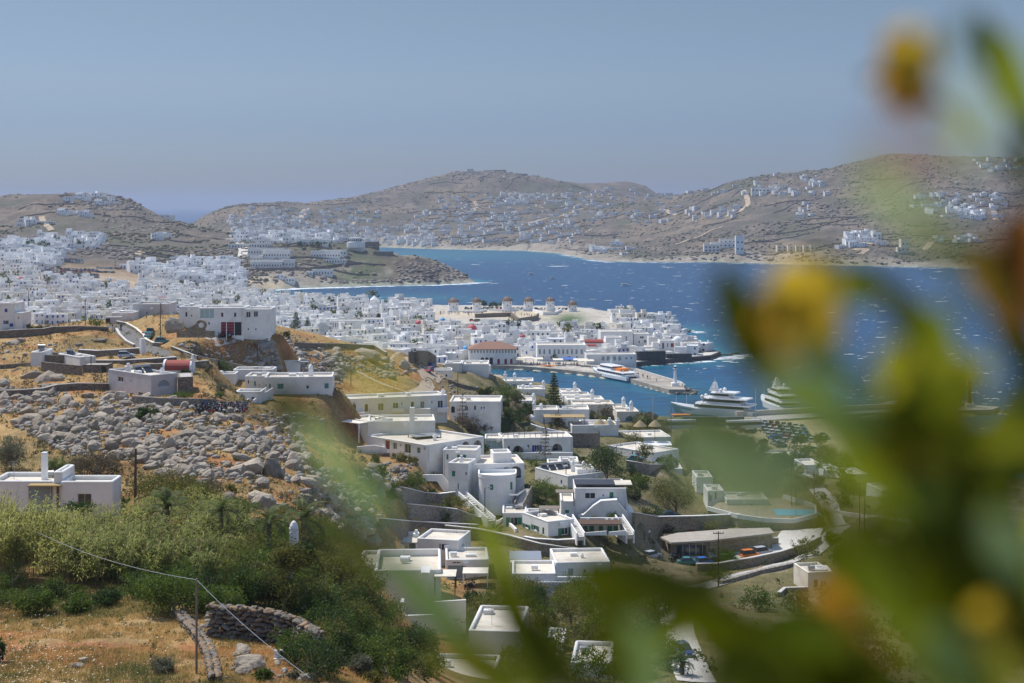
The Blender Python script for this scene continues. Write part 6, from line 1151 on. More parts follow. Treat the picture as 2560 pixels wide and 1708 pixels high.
PT = lambda k, L: [hit(cu(k,x),cv(k,y),60) for x,y in L]
stone_wall('dry_stone_wall','low dry stone wall winding down past the thin wooden wire pole',PT('B2',[(1500,1010),(1560,1090),(1650,1180),(1720,1280),(1765,1370),(1785,1460),(1800,1560)]),2,.42,.5,.42)
stone_wall('dry_stone_wall','thick dark dry stone wall with orange lichen on its top, in front of the grove',PT('P',[(514,1590),(600,1598),(680,1606),(745,1628),(800,1662)]),7,.56,.55,.5)
# ---------------------------------------------------------------- plants
def leaf_cloud(lumps, n, size, c0, c1, seed, asp=.5, droop=0.0, clump=.30, nclump=None):
    """n leaf-sized quads gathered in clumps through ellipsoid lumps (x,y,z,rx,ry,rz): returns V, F, colours"""
    r = np.random.default_rng(seed); L = np.array(lumps,float); w = L[:,3]*L[:,4]*L[:,5]; k = r.choice(len(L),nclump or max(14,n//26),p=w/w.sum()); q = r.normal(size=(len(k),3)); q /= np.linalg.norm(q,axis=1)[:,None]; rad = r.uniform(.35,1.02,len(k))**.6
    cen = L[k,:3]+q*L[k,3:]*rad[:,None]; cs = (L[k,3:].mean(1))*clump; shade = r.uniform(.72,1.22,len(k)); hue = r.uniform(0,1,len(k))
    m = r.integers(len(k),size=n); pos = cen[m]+r.normal(size=(n,3))*cs[m][:,None]*.62; a = r.normal(size=(n,3)); a[:,2] += droop; a /= np.linalg.norm(a,axis=1)[:,None]; b = np.cross(a,r.normal(size=(n,3))); b /= np.linalg.norm(b,axis=1)[:,None]
    s = size*r.uniform(.6,1.35,n)[:,None]; V = np.stack([pos-a*s*.4-b*s*asp*.55, pos-a*s*.4+b*s*asp*.55, pos+a*s*.6],1).reshape(-1,3); Fc = np.arange(n*3).reshape(-1,3)
    h = np.clip(hue[m]*.7+r.uniform(0,.3,n),0,1)[:,None]; col = (np.array(c0)*(1-h)+np.array(c1)*h)*shade[m][:,None]*r.uniform(.85,1.15,n)[:,None]
    return V, Fc, np.repeat(col,3,0)
GREEN = ((.05,.10,.014),(.15,.20,.028)); DARK = ((.025,.056,.012),(.065,.105,.022)); OLIVE = ((.08,.095,.018),(.21,.19,.04)); GREY = ((.13,.14,.09),(.20,.20,.13)); BROWN = ((.10,.085,.05),(.17,.13,.08)); LIME = ((.09,.15,.035),(.19,.23,.06))
PS = [500]
def plant(name, label, cat, base, lumps, n, size, pal, trunk=0, tr=.12, bark='bark', limbs=4, group=None, droop=0, clump=.30, asp=.5):
    PS[0] += 1; t = thing(name, base, 0, label, cat, group); V, Fc, col = leaf_cloud(lumps, n, size, *pal, PS[0], asp, droop, clump); link('crown', mesh_np('crown',V,Fc,MATS['foliage'],col=col), t)
    r = random.Random(PS[0]); b = MB(); top = Vector(lumps[0][:3]); b.tube([(0,0,-.5),(.05*trunk,0,trunk*.5),tuple(top*.55+Vector((0,0,trunk*.3)))],[tr,tr*.8,tr*.5],7)
    for i in range(limbs):
        l = lumps[i % len(lumps)]; e = Vector(l[:3])+Vector((r.uniform(-.6,.6)*l[3],r.uniform(-.6,.6)*l[4],r.uniform(-.1,.6)*l[5])); s0 = Vector((0,0,trunk*r.uniform(.3,.8))); b.tube([s0,(s0+e)*.5+Vector((0,0,-.1*l[5])),e],[tr*.6,tr*.4,tr*.15],5)
    b.build('trunk',MATS[bark],t); return t
def bush(k, x, y, w, hh, pal, label, n=700, size=.28, d=None, name='bush', trunk=0, cat='bush', group=None, seed=0, dmin=60, **kw):
    """a bush whose crown is centred at (x, y) and w by hh crop pixels in size; it stands on the ground there"""
    sc = CROPS[k][2]; yb = y+hh*.5+trunk
    if d is None: p = hit(cu(k,x),cv(k,yb),dmin); d = p.y if p else 200
    if d is not None and d < 470:
        p = hit(cu(k,x),cv(k,yb),d*.84,d*1.16)
        if p: d = p.y
    bx, bz = PX(cu(k,x),d), PZ(cv(k,yb),d); gz_ = float(ground(bx,d)); s = d/F/sc; rx, rz = w*s/2, hh*s/2; base = Vector((bx,d,min(bz,gz_) if gz_ < bz and bz-gz_ < 3 else bz)); zc = PZ(cv(k,y),d)-base.z; r = random.Random(x*7+y)
    rx *= 1.18; rz *= 1.12; lumps = [(0,0,zc,rx*.75,rx*.75,rz*.85)]+[(r.uniform(-.55,.55)*rx,r.uniform(-.5,.5)*rx,zc+r.uniform(-.35,.4)*rz,rx*r.uniform(.35,.55),rx*r.uniform(.35,.5),rz*r.uniform(.4,.6)) for _ in range(5)]
    OBST.append((bx,d,rx*.8)); return plant(name,label,cat,base,lumps,n,size,pal,max(zc*.8,.3),max(.05,rx*.05),group=group,**kw)
# trees and bushes round the villas
bush('A8',1300,925,430,280,DARK,'big round-crowned dark tree beside the long retaining wall',5200,.34,372,'tree',60,'tree')
bush('A8',665,940,210,110,GREEN,'loose dark shrub behind the solar-heater house',900,.3,352)
bush('A8',745,1185,240,220,LIME,'tall light green shrub between the two villas',1700,.34,322)
bush('A8',1600,1130,220,190,GREEN,'dark leafy garden tree behind the three-storey villa',2000,.32,332,'tree',40,'tree')
bush('A8',1930,1215,430,290,OLIVE,'wide yellow-green tree in the hazy villa garden',4200,.34,330,'tree',40,'tree')
bush('A8',430,520,220,150,DARK,'dense dark conifer on the small lawn',2400,.34,400,'tree',20,'tree')
bush('A8',400,300,260,150,GREEN,'loose grey-green tree behind the conifer lawn',1600,.4,430,'tree',40,'tree')
bush('A8',1295,485,190,150,BROWN,'brownish tamarisk between the cream step houses',1800,.35,465,'tree',20,'tree')
bush('A8',960,405,150,80,OLIVE,'low olive bush at the right foot of the araucaria',700,.35,455); bush('A8',715,400,130,80,OLIVE,'low olive bush at the left foot of the araucaria',700,.35,456)
bush('A8',1590,630,330,120,OLIVE,'long ragged hedge bush above the restaurant wall',1800,.38,440); bush('A8',1600,545,120,60,GREY,'pale feathery bush by the arched step house',500,.4,470)
bush('A8',70,610,170,160,BROWN,'brown-grey bare bush beside the blank white house',1100,.34,362); bush('A8',225,620,150,120,BROWN,'second brown-grey bush, right of the bare one',800,.34,366); bush('A8',550,640,260,80,OLIVE,'low olive bush along the lawn hedge',900,.34,385)
bush('A8',1560,1240,150,70,DARK,'dark clipped shrubs beside the villa wall',700,.3,318); bush('A8',1720,1385,330,70,DARK,'long dark shrub bed behind the white-capped garden wall',1300,.3,322); bush('A8',690,1290,90,70,DARK,'small dark bush at the foot of the stone stair',400,.28,305)
bush('B4',645,235,92,58,GREEN,'rounded green bush against the tower villa terrace',800,.2,285); bush('B4',772,303,100,82,OLIVE,'round olive bush below the lamp post',900,.2,279); bush('B4',1705,608,82,60,DARK,'round dark bush in the yard below the villa',600,.2,262); bush('B4',1905,500,66,50,GREEN,'small ball-shaped bush by the villa entrance',450,.2,276); bush('B4',1845,520,70,100,DARK,'upright dark bush by the villa entrance',600,.2,275)
bush('B5',1750,485,172,105,DARK,'large round dark bush in front of the broad white house',1800,.26,372); bush('B5',1608,462,90,60,DARK,'small round dark bush in front of the sand-roofed house',700,.26,380); bush('B5',1480,798,84,54,OLIVE,'round bush at the end of the car-park terrace',600,.2,312); bush('B5',1393,857,40,24,OLIVE,'tiny round bush beside the car park',200,.18,303); bush('B5',500,712,110,70,DARK,'dark bush under the white-capped garden wall',800,.22,312); bush('B5',820,680,150,90,OLIVE,'olive bush in front of the far end of the garden wall',1100,.24,316); bush('B5',572,620,46,110,DARK,'slim dark cypress in front of the garden wall',700,.2,316,'tree',10,'tree'); bush('B5',870,1035,170,100,GREEN,'leafy bush at the foot of the roadside pole',1200,.22,272); bush('B5',1100,925,110,30,GREEN,'low hedge in front of the orange car',500,.18,296); bush('B5',1290,888,150,24,GREEN,'low hedge along the car-park wall',500,.18,302); bush('B5',1150,680,260,60,DARK,'dark ivy bank below the round pool terrace',1200,.26,326)
bush('B3',1520,620,120,80,GREEN,'fig-like bush in front of the shuttered bungalow',700,.22,252); bush('B3',1980,1000,330,150,GREEN,'wide green thicket behind the curved white wall',2600,.24,225); bush('B4',1250,990,220,150,DARK,'dark tree in front of the pierced block screen',1800,.22,232,'tree',20,'tree'); bush('B4',1480,1010,280,260,OLIVE,'tall brown-olive tree beside the pierced block screen',3600,.2,226,'tree',30,'tree'); bush('B4',1850,1150,420,260,GREEN,'large shadowy green tree in the blurred lower middle',3600,.24,222,'tree',30,'tree'); bush('B4',2050,1450,280,160,GREEN,'grey-green bush by the concrete road at the bottom',1700,.2,190)
bush('B8',320,1010,170,170,OLIVE,'yellow-green shrub on the slope under the apartment house',1000,.26,None); bush('B8',340,690,150,80,GREEN,'dark hedge below the apartment-house corner',700,.28,350); bush('B8',1180,690,130,50,DARK,'dark bush beside the columned-porch house wall',600,.26,352); bush('B8',1400,690,130,80,DARK,'dark round bush under the bare araucaria',800,.26,356); bush('B8',1340,650,70,110,BROWN,'small brown upright tree left of the bare araucaria',500,.26,357); bush('B8',1720,640,260,130,BROWN,'brown twiggy thicket at the foot of the bare araucaria',1300,.28,362)
for x,y,w,hh,pal,lab in ((1890,1015,110,90,GREY,'grey olive bush beside the white stepped house'),(2040,1000,170,110,GREEN,'round green bush behind the white stepped house'),(2010,1205,130,90,GREY,'silvery olive bush above the dry stone wall'),(1680,1270,220,60,GREEN,'green bed of bushes below the stone annexe'),(2000,1265,90,40,LIME,'bright green low bush behind the dry stone wall'),(1690,1065,110,50,DARK,'dark bush in front of the chapel'),(275,650,90,60,OLIVE,'round bush nearest the blue-window house'),(360,655,80,50,OLIVE,'round bush second from the blue-window house'),(455,655,130,60,GREY,'grey bush behind the long ridge wall'),(880,605,140,80,GREEN,'green thicket behind the ridge wall end'),(930,505,180,110,OLIVE,'dark olive tree behind the pale windowless block'),(1110,470,220,80,DARK,'dark tree clump in the town behind the windowless block'),(860,475,170,70,DARK,'dark tree clump in the town left of the olive tree'),(480,525,500,30,LIME,'long bright green vine row on the left ridge')):
    bush('A5',x,y,w,hh,pal,lab,900,.26 if y > 600 else .4)
bush('A5',1340,1440,230,120,DARK,'dark prickly pear thicket in the boulder field',1400,.34,None,asp=.75); bush('A6',570,715,80,70,DARK,'dark green bush at the corner of the garage house',700,.3,370); bush('A6',770,695,110,60,GREEN,'green tree below the paired dark pines',600,.5,None,dmin=500); bush('A6',1765,722,80,55,DARK,'round dark tree in mid town',500,.6,None,dmin=640); bush('A7',950,520,100,48,DARK,'dark tree at the grassy bank below the sixth windmill',800,.6,None,dmin=700); bush('A7',890,770,60,80,GREEN,'green quayside tree in front of the long hall',700,.5,None,dmin=640); bush('A7',350,368,60,46,DARK,'left of the dark trees behind the second and third windmills',600,.7,1060); bush('A7',440,370,110,46,DARK,'right of the dark trees behind the second and third windmills',800,.7,1062); bush('A7',1000,795,50,34,GREEN,'small green tree on the quay right of the long hall',400,.5,None,dmin=640)
for x,y,w,hh in ((70,560,24,26),(100,565,30,24),(130,550,24,22),(180,560,26,20),(400,705,60,20),(730,560,40,16),(690,560,30,12)): bush('D',x,y,w,hh,DARK,f'dark far tree clump near the left hill, {["westmost","second","third","fourth","fifth","sixth","seventh"][[70,100,130,180,400,730,690].index(x)]} of the clumps',300,1.6,None,dmin=900)
# araucarias, pines, palms
def araucaria(k, x, yt, yb, w, d, label, dense=1.0, pal=DARK, name='araucaria'):
    sc = CROPS[k][2]; s = d/F/sc; base = Vector((PX(cu(k,x),d),d,PZ(cv(k,yb),d))); hh = (yb-yt)*s; R_ = w*s/2; t = thing(name,base,0,label,'tree'); b = MB(); b.tube([(0,0,-1),(0,0,hh*.6),(0,0,hh)],[hh*.012,hh*.008,.04],7); r = random.Random(int(x+yt)); VV = []; PS[0] += 1; rn = np.random.default_rng(PS[0]); tiers = max(8,int(hh/1.05)); br = []
    for i in range(tiers):
        f = (i+.5)/tiers; z = hh*(.28+.70*f) if dense >= 1 else hh*(.15+.83*f); L = R_*(1-f)**.8*r.uniform(.8,1.1)+.25
        for j in range(6):
            a = j*1.047+i*.5+r.uniform(-.2,.2); e = Vector((math.cos(a)*L,math.sin(a)*L,z+L*.12)); b.tube([(0,0,z),tuple(e)],[.05,.02],4,caps=False); m = int((26 if dense >= 1 else 7)*max(L,.5)); tt = rn.uniform(.2 if dense >= 1 else .55,1.05,m)[:,None]; VV.append(np.array([0,0,z])+tt*(np.array(e)-np.array([0,0,z]))+rn.normal(size=(m,3))*[.22,.22,.14])
    b.build('trunk',MATS['bark'],t); pos = np.concatenate(VV); n = len(pos); a = rn.normal(size=(n,3)); a /= np.linalg.norm(a,axis=1)[:,None]; c = np.cross(a,rn.normal(size=(n,3))); c /= np.linalg.norm(c,axis=1)[:,None]; q = .42*rn.uniform(.7,1.3,n)[:,None]
    V = np.stack([pos-a*q*.5,pos+c*q*.2,pos+a*q*.5,pos-c*q*.2],1).reshape(-1,3); h_ = rn.uniform(0,1,n)[:,None]; col = np.repeat(np.array(pal[0])*(1-h_)+np.array(pal[1])*h_,4,0); link('crown',mesh_np('crown',V,np.arange(n*4).reshape(-1,4),MATS['foliage'],col=col),t); OBST.append((base.x,base.y,1)); return t
araucaria('A8',820,105,600,170,452,'tall araucaria pine standing above the cream step houses'); araucaria('A8',742,600,925,110,362,'thin bare araucaria beside the royal-blue-shutter house',.5,BROWN); araucaria('B8',1665,365,750,140,364,'thin bare araucaria in front of the blank white house',.5,BROWN)
for x,yt,yb,w,lab in ((655,505,725,105,'larger of the paired dark pines in town'),(762,555,725,80,'smaller of the paired dark pines in town'),(1085,430,560,90,'dark pine in upper mid town, below the white-capped mill'),(1410,520,620,80,'dark pine in mid town right of the upper one'),(1585,400,450,14,'thin dark pine at the far town edge'),(130,260,330,60,'dark pine by the sandy beach, left one'),(180,270,330,50,'dark pine by the sandy beach, right one')):
    p = hit(cu('A6',x),cv('A6',yb),560); araucaria('A6',x,yt,yb,w,p.y if p else 900,lab,1.2)
araucaria('A7',615,520,585,50,D('A7',615,590),'dark pine in town under the windmill square',1.2)
def palm(k, x, y, w, d, label, trunk=2.0, nf=26, up=.5, name='palm_tree', pal=GREEN, stiff=False):
    """a palm whose crown centre stands at (x, y); fronds of many leaflets"""
    s = d/F/CROPS[k][2]; c = Vector((PX(cu(k,x),d),d,PZ(cv(k,y),d))); base = c-Vector((0,0,trunk)); t = thing(name,base,0,label,'palm tree'); r = random.Random(int(x*3+y)); L0 = w*s/2*1.25; b = MB(); b.tube([(0,0,-1.5),(0,0,trunk)],[.28,.22],8); b.build('trunk',MATS['bark'],t); V = []; Fc = []; col = []
    for i in range(nf):
        a = 6.283*i/nf*2.4+r.uniform(-.2,.2); e = r.uniform(-.1,1.2)*up*2; L = L0*r.uniform(.85,1.1); dr = Vector((math.cos(a),math.sin(a),0)); p = Vector((0,0,trunk)); ang = e; sh = r.uniform(.75,1.2); prev = p; st = 9
        for j in range(st):
            step = dr*math.cos(ang)*L/st+Vector((0,0,math.sin(ang)*L/st)); q = prev+step; ang -= (.12 if stiff else .175); side = step.cross(Vector((0,0,1))).normalized(); ll = L*(.10 if stiff else .21)*math.sin(math.pi*(.15+.8*j/st)); up_ = Vector((0,0,1))
            for m in range(2):
                for sg in (-1,1):
                    o = prev+step*(m*.5); n0 = len(V); tip = o+side*sg*ll+step.normalized()*ll*.6-up_*ll*.25; V += [o,o+step*.42,tip]; Fc.append((n0,n0+1,n0+2)); w_ = r.random(); cc = [(pal[0][z]*(1-w_)+pal[1][z]*w_)*sh for z in range(3)]; col += [cc]*3
            prev = q
    link('crown',mesh_np('crown',np.array([v[:] for v in V]),np.array(Fc),MATS['foliage'],col=np.array(col)),t); OBST.append((c.x,c.y,1)); return t
for x,y,w,dd_,lab in ((1220,960,330,150,'date palm under the utility pole, leftmost of the row of four palms'),(1610,990,300,148,'date palm second in the row of four palms'),(1965,1065,320,145,'date palm third in the row, left of the white pointed chimney'),(2215,1050,400,160,'date palm at the end of the row, behind the white pointed chimney')): palm('B1',x,y,w,dd_,lab,2.2,26,.62,pal=((.05,.085,.022),(.16,.175,.05)))
palm('B5',1420,335,220,352,'tall date palm on the road by the pool villa',9.5,40,.6,pal=OLIVE); palm('B4',2290,1420,190,182,'dark palm at the bottom edge beside the concrete road',2.0,30,.6,pal=DARK); palm('B3',1390,1150,110,204,'taller yucca with spiky rosette below the walled terrace',3,26,.8,stiff=True,pal=DARK); palm('B3',1312,1190,90,203,'shorter yucca with spiky rosette below the walled terrace',2,26,.8,stiff=True,pal=DARK); palm('A5',350,335,70,D('A5',350,380,640),'palm tree standing in the left town',5,24,.6)
palm('A8',1625,545,90,468,'fan palm by the arched step house',2.5,22,.6,pal=LIME)
for i,(x,y) in enumerate(((1050,1215),(1130,1258),(1240,1245),(1440,1275))): palm('A2',x,y,22,1110+10*i,'thin seaside palm behind the town, '+['tallest','second','third','beside the white-capped mill'][i],6 if i == 0 else 3,20,.5)
# grove, brambles and low bushes of the near slope
GR = [('B3',300,470,330,170,OLIVE,'dark',148,'olive-brown shrub mass under the third palm'),('B3',150,640,260,200,OLIVE,'',140,'leafy brown shrub left of the pale-trunked tree'),('B3',420,640,300,240,OLIVE,'',138,'tall olive tree with pale forked trunk in the grove'),('B3',640,720,300,330,OLIVE,'',136,'large bushy tree in mid grove with reddish leaves'),('B3',860,760,360,360,OLIVE,'',140,'largest dense tree of the grove beside the rounded white house'),('B3',980,930,340,300,OLIVE,'',134,'ragged grove tree overhanging the walled terrace'),('B3',700,960,360,260,LIME,'',128,'bright green shrub at the front of the grove'),('B3',330,860,300,260,OLIVE,'',130,'twiggy shrub behind the thick dry stone wall'),('B3',100,900,260,170,GREEN,'',128,'green creeper bush behind the thick dry stone wall'),
  ('B2',1450,800,560,360,GREEN,'',131,'broad bright green bramble mound by the wire pole'),('B2',1850,880,420,200,GREEN,'',128,'green bramble with yellow leaves right of the wire pole'),('B2',290,890,360,190,GREEN,'',128,'dark green bramble mound at the left edge of the reeds'),('B2',660,900,260,150,GREEN,'',127,'small bramble mound in front of the reeds'),('B2',900,850,260,140,DARK,'',129,'dark bramble mound under the leaning reeds'),('B2',2080,760,260,300,GREEN,'',136,'grey-green shrub below the leaning old pole'),
  ('B2',620,140,330,160,DARK,'',168,'dark glossy fig bush in front of the cottage window'),('B1',1180,820,560,220,OLIVE,'',192,'wide olive shrub behind the utility pole'),('B1',1420,870,330,150,OLIVE,'',186,'low olive shrub left of the big pale boulder'),('B1',880,930,140,150,GREEN,'',172,'light green shrub at the cottage corner'),('B1',700,650,380,150,BROWN,'',205,'brown-green shrub bank behind the cottage'),('B1',400,640,180,90,LIME,'',206,'pale reed clump behind the cottage chimney'),('B1',580,660,220,90,LIME,'',203,'pale reed clump behind the cottage roof'),('B1',80,560,220,230,GREY,'',205,'grey bare-branched tree behind the cottage'),('B1',1720,960,330,110,LIME,'',172,'yellow-green shrub behind the second palm'),('B1',1500,1090,420,120,BROWN,'',158,'rust-tinged shrub in front of the palm row'),('B1',1780,1130,330,140,OLIVE,'',152,'olive shrub in front of the third palm'),
  ('B3',500,640,300,190,OLIVE,'',127,'olive shrub hiding the foot of the lone white chimney'),('B3',590,600,200,150,DARK,'',128,'dark shrub right of the lone white chimney'),('B3',440,590,160,150,OLIVE,'',129,'small olive shrub left of the lone white chimney'),('B3',1060,1280,330,190,DARK,'',140,'dark shrub below the grove trees'),('B3',1200,1310,230,230,DARK,'',150,'dark upright shrub beside the yuccas'),('B3',1290,1420,260,190,GREEN,'',146,'green shrub at the bottom by the white steps'),('B3',1480,1290,260,260,DARK,'',170,'dark bushy tree below the yuccas'),('B3',820,1390,170,150,GREY,'',112,'round grey-green thorn bush on the bare slope'),('B3',1010,1430,190,150,GREY,'',111,'second round grey thorn bush, farther down the slope'),('B3',510,1510,100,60,GREY,'',98,'small dark thorn bush near the wire'),('B3',300,1500,140,60,OLIVE,'',98,'small green tuft bush by the stone wall'),('B3',1100,1530,160,80,OLIVE,'',108,'low brownish bush at the bottom edge'),('B3',1250,1500,160,100,GREEN,'',122,'low green bush at the bottom edge below the shrub'),('B2',1370,1420,260,110,GREY,'',95,'grey-green bush beside the winding stone wall'),('B2',0,1280,80,200,DARK,'',98,'dark bush cut by the left edge'),('B2',2200,1500,160,80,GREEN,'',92,'small green bush at the right foot of the near boulder')]
for k,x,y,w,hh,pal,_,dd_,lab in GR:
    big = w*hh/CROPS[k][2]**2; n = int(min(6500, 260+big*.62)); bush(k,x,y,w,hh,pal,lab,n,.15 if dd_ < 118 else .19 if dd_ < 150 else .23,dd_,'tree' if 'tree' in lab else 'bush',8,'tree' if 'tree' in lab else 'bush',bark='bark_pale',limbs=8)
RG = random.Random(41); items = []
for (P, n, s0, s1, sz, pals, nm) in (([(545,1235),(640,1200),(720,1190),(800,1260),(860,1330),(900,1420),(930,1500),(960,1568),(820,1568),(760,1480),(690,1420),(560,1400),(520,1330)],92,1.3,2.7,.18,[OLIVE,OLIVE,GREEN,GREEN,DARK],'grove shrub'),([(690,1430),(960,1470),(1010,1568),(690,1568),(655,1490)],46,.9,2.0,.17,[DARK,GREEN,OLIVE,DARK],'bottom thicket shrub'),([(250,1330),(420,1310),(600,1330),(640,1400),(480,1400),(300,1375)],26,.9,1.7,.15,[GREEN,GREEN,DARK],'bramble mound'),([(-10,1350),(190,1360),(200,1395),(-10,1400)],9,.8,1.4,.15,[GREEN,DARK],'bramble mound'),([(300,1100),(500,1120),(640,1170),(560,1175),(330,1160)],7,1.0,1.7,.2,[OLIVE,GREEN,BROWN],'slope shrub'),
    ([(1050,1380),(1500,1340),(1560,1568),(1060,1568)],54,1.6,3.4,.26,[GREEN,DARK,OLIVE],'lower garden shrub'),([(1000,1040),(1100,1020),(1480,1080),(1480,1160),(1440,1220),(1000,1200),(900,1180)],46,.9,2.2,.24,[GREEN,DARK,OLIVE,LIME],'villa garden shrub'),([(1450,1030),(1900,1000),(1980,1150),(1700,1110),(1560,1120),(1480,1080)],70,1.5,3.6,.32,[GREEN,OLIVE,DARK],'hillside garden shrub'),([(1100,900),(1500,960),(1560,1010),(1400,1000),(1130,980)],40,1.2,2.8,.34,[DARK,OLIVE,BROWN],'harbour-side shrub'),([(1650,1300),(2350,1150),(2350,1568),(1650,1568)],46,1.4,3.2,.3,[GREEN,OLIVE,DARK],'roadside shrub'),([(850,960),(1000,1040),(1100,1050),(1000,1140),(860,1150)],9,1.0,2.0,.26,[OLIVE,GREEN],'terrace shrub')):
    x0,x1 = min(p[0] for p in P), max(p[0] for p in P); y0,y1 = min(p[1] for p in P), max(p[1] for p in P); k = 0; obg = np.array([(a,b_,r) for a,b_,r in OBST])
    for _ in range(n*12):
        if k >= n: break
        x, y = RG.uniform(x0,x1), RG.uniform(y0,y1)
        if not inpoly(x,y,P): continue
        p = hit(x/.918,y/.918,95)
        if p is None or p.z < 1.5 or (((obg[:,0]-p.x)**2+(obg[:,1]-p.y)**2) < (obg[:,2]*(.75 if 'grove' in nm else 1.0)+(.2 if 'grove' in nm else 1.0))**2).any() and 'grove' not in nm: continue
        if 'grove' in nm and any(r > 2.5 and (a-p.x)**2+(b_-p.y)**2 < (r+1)**2 and b_ > 175 for a,b_,r in OBST): continue
        k += 1; s = RG.uniform(s0,s1); hh = s*RG.uniform(.7,1.15); pal = RG.choice(pals); lumps = [(0,0,hh*.8,s*.8,s*.8,hh*.75)]+[(RG.uniform(-.7,.7)*s,RG.uniform(-.6,.6)*s,hh*RG.uniform(.5,1.2),s*.5,s*.5,hh*.45) for _ in range(4)]
        o = plant(nm.replace(' ','_').replace('-','_'),None,'shrub',p,lumps,int(520+420*s),sz,pal,hh*.6,.06,'bark_pale',6,'garden and hillside shrubs'); items.append((o,{id(OLIVE):'olive-brown',id(GREEN):'green',id(DARK):'dark green',id(BROWN):'brownish',id(GREY):'grey',id(LIME):'light green'}[id(pal)]+' '+nm,x/.918,y/.918))
single_out(items,'shrub')
items = []
for _ in range(900):
    if len(items) >= 44: break
    u, d = RG.uniform(-40,1600), RG.uniform(760,1250); x, y = PX(u,d), d
    if float(sea_sdf(np.array([x]),np.array([y]))[0]) < 8 or (1070 < u < 1540 and d > 915): continue
    z = float(ground(x,y)); s = RG.uniform(2.0,3.6); h_ = RG.uniform(4,8); pal = RG.choice([DARK,DARK,GREEN,OLIVE]); items.append((plant('town_tree',None,'tree',(x,y,z),[(0,0,h_,s,s,s*.8),(s*.5,0,h_-.8,s*.6,s*.6,s*.6)],170,1.0,pal,h_*.6,.2,limbs=3,group='trees among the town houses'),{id(OLIVE):'olive',id(GREEN):'green',id(DARK):'dark'}[id(pal)]+' leafy tree among the white town houses',u,PV(z,d)))
single_out(items,'tree',['hall','church','dome','windmill','mill','pines','pink','crimson','chapel'])
# giant reeds
rr = np.random.default_rng(77); nc = 330; cu_ = rr.uniform(-80,650,nc*3); cd_ = rr.uniform(131,168,nc*3); keep = (fbm((cu_-U0)*cd_/F/3.,cd_/3.,3,141) > -.22) & ~((cu_ < 310) & (cd_ > 165)) & ~((cu_ > 560) & (cd_ > 158)); cu_ = cu_[keep][:nc]; cd_ = cd_[keep][:nc]; nc = len(cu_); per = 15; n = nc*per; hue_c = np.repeat(rr.uniform(0,1,nc),per); hgt_c = np.repeat(rr.uniform(.72,1.28,nc),per); d = np.repeat(cd_,per)+rr.normal(0,.55,n); u = np.repeat(cu_,per)+rr.normal(0,14,n); x = (u-U0)*d/F; z = np.array([ground(a,b_) for a,b_ in zip(x,d)]); hh = rr.uniform(2.7,4.3,n)*hgt_c*(1+.55*np.exp(-((u-30)/110)**2)*(d < 150))*(1-.35*np.clip((u-420)/240,0,1)); hh = np.where((d > 158) & (u > 20) & (u < 300), hh*.62, hh)
lean = np.stack([rr.normal(.32,.22,n),rr.normal(-.1,.2,n)],1)*hh[:,None]*.32; V = []; Fq = []; CC = []; tint = hue_c*.8+rr.uniform(0,.2,n)
P0 = np.stack([x,d,z-.2],1)
def reed_pt(t): return P0+np.stack([lean[:,0]*t**2.2,lean[:,1]*t**2.2,(hh+.2)*t*(1-.06*t*t)],1)
ca = np.array([.20,.165,.08]); cb = np.array([.10,.13,.04]); off = 0
side = np.stack([np.cos(rr.uniform(0,3.14,n)),np.sin(rr.uniform(0,3.14,n)),np.zeros(n)],1)*.022
for a, b_ in ((0,.35),(.35,.7),(.7,1.)):
    A, Bq = reed_pt(a), reed_pt(b_); V.append(np.stack([A-side,A+side,Bq+side*.6,Bq-side*.6],1).reshape(-1,3)); CC.append(np.repeat(ca*(1-a)+cb*a,1)[None].repeat(n*4,0)*np.repeat(rr.uniform(.7,1.2,n),4)[:,None])
for i in range(11):
    t = rr.uniform(.38,1.0,n)[:,None]; A = P0+np.concatenate([lean*t**2.2,(hh[:,None]+.2)*t*(1-.06*t*t)],1); az = rr.normal(0.35,1.3,n); L = rr.uniform(.45,.95,n)[:,None]; dr = np.stack([np.cos(az),np.sin(az),rr.uniform(.1,.9,n)],1); mid = A+dr*L*.55; tip = mid+np.stack([np.cos(az),np.sin(az),rr.uniform(-.9,.2,n)],1)*L*.5; sd_ = np.stack([-np.sin(az),np.cos(az),np.zeros(n)],1)*.05
    V.append(np.stack([A,mid+sd_,tip,mid-sd_],1).reshape(-1,3)); g0 = np.array([.05,.095,.016]); g1 = np.array([.37,.37,.085]); w = np.clip(tint*.6+rr.uniform(0,.5,n)+.5*np.exp(-((u-60)/120)**2),0,1)[:,None]; CC.append(np.repeat((g0*(1-w)+g1*w)*rr.uniform(.75,1.2,n)[:,None],4,0))
pl = rr.uniform(0,1,n) < .10; A = reed_pt(1.0)[pl]; m = len(A)
for i in range(5): az = rr.uniform(0,6.28,m); tip = A+np.stack([np.cos(az)*.15+.1,np.sin(az)*.15,rr.uniform(.25,.5,m)],1); sd_ = np.stack([-np.sin(az),np.cos(az),az*0],1)*.05; V.append(np.stack([A,(A+tip)/2+sd_,tip,(A+tip)/2-sd_],1).reshape(-1,3)); CC.append(np.tile(np.array([.45,.36,.20]),(m*4,1)))
V = np.concatenate(V); tag(link('reeds',mesh_np('reeds',V,np.arange(len(V)).reshape(-1,4),MATS['foliage'],col=np.concatenate(CC))),'tall giant reeds in a thick bed below the cottage',kind='stuff')
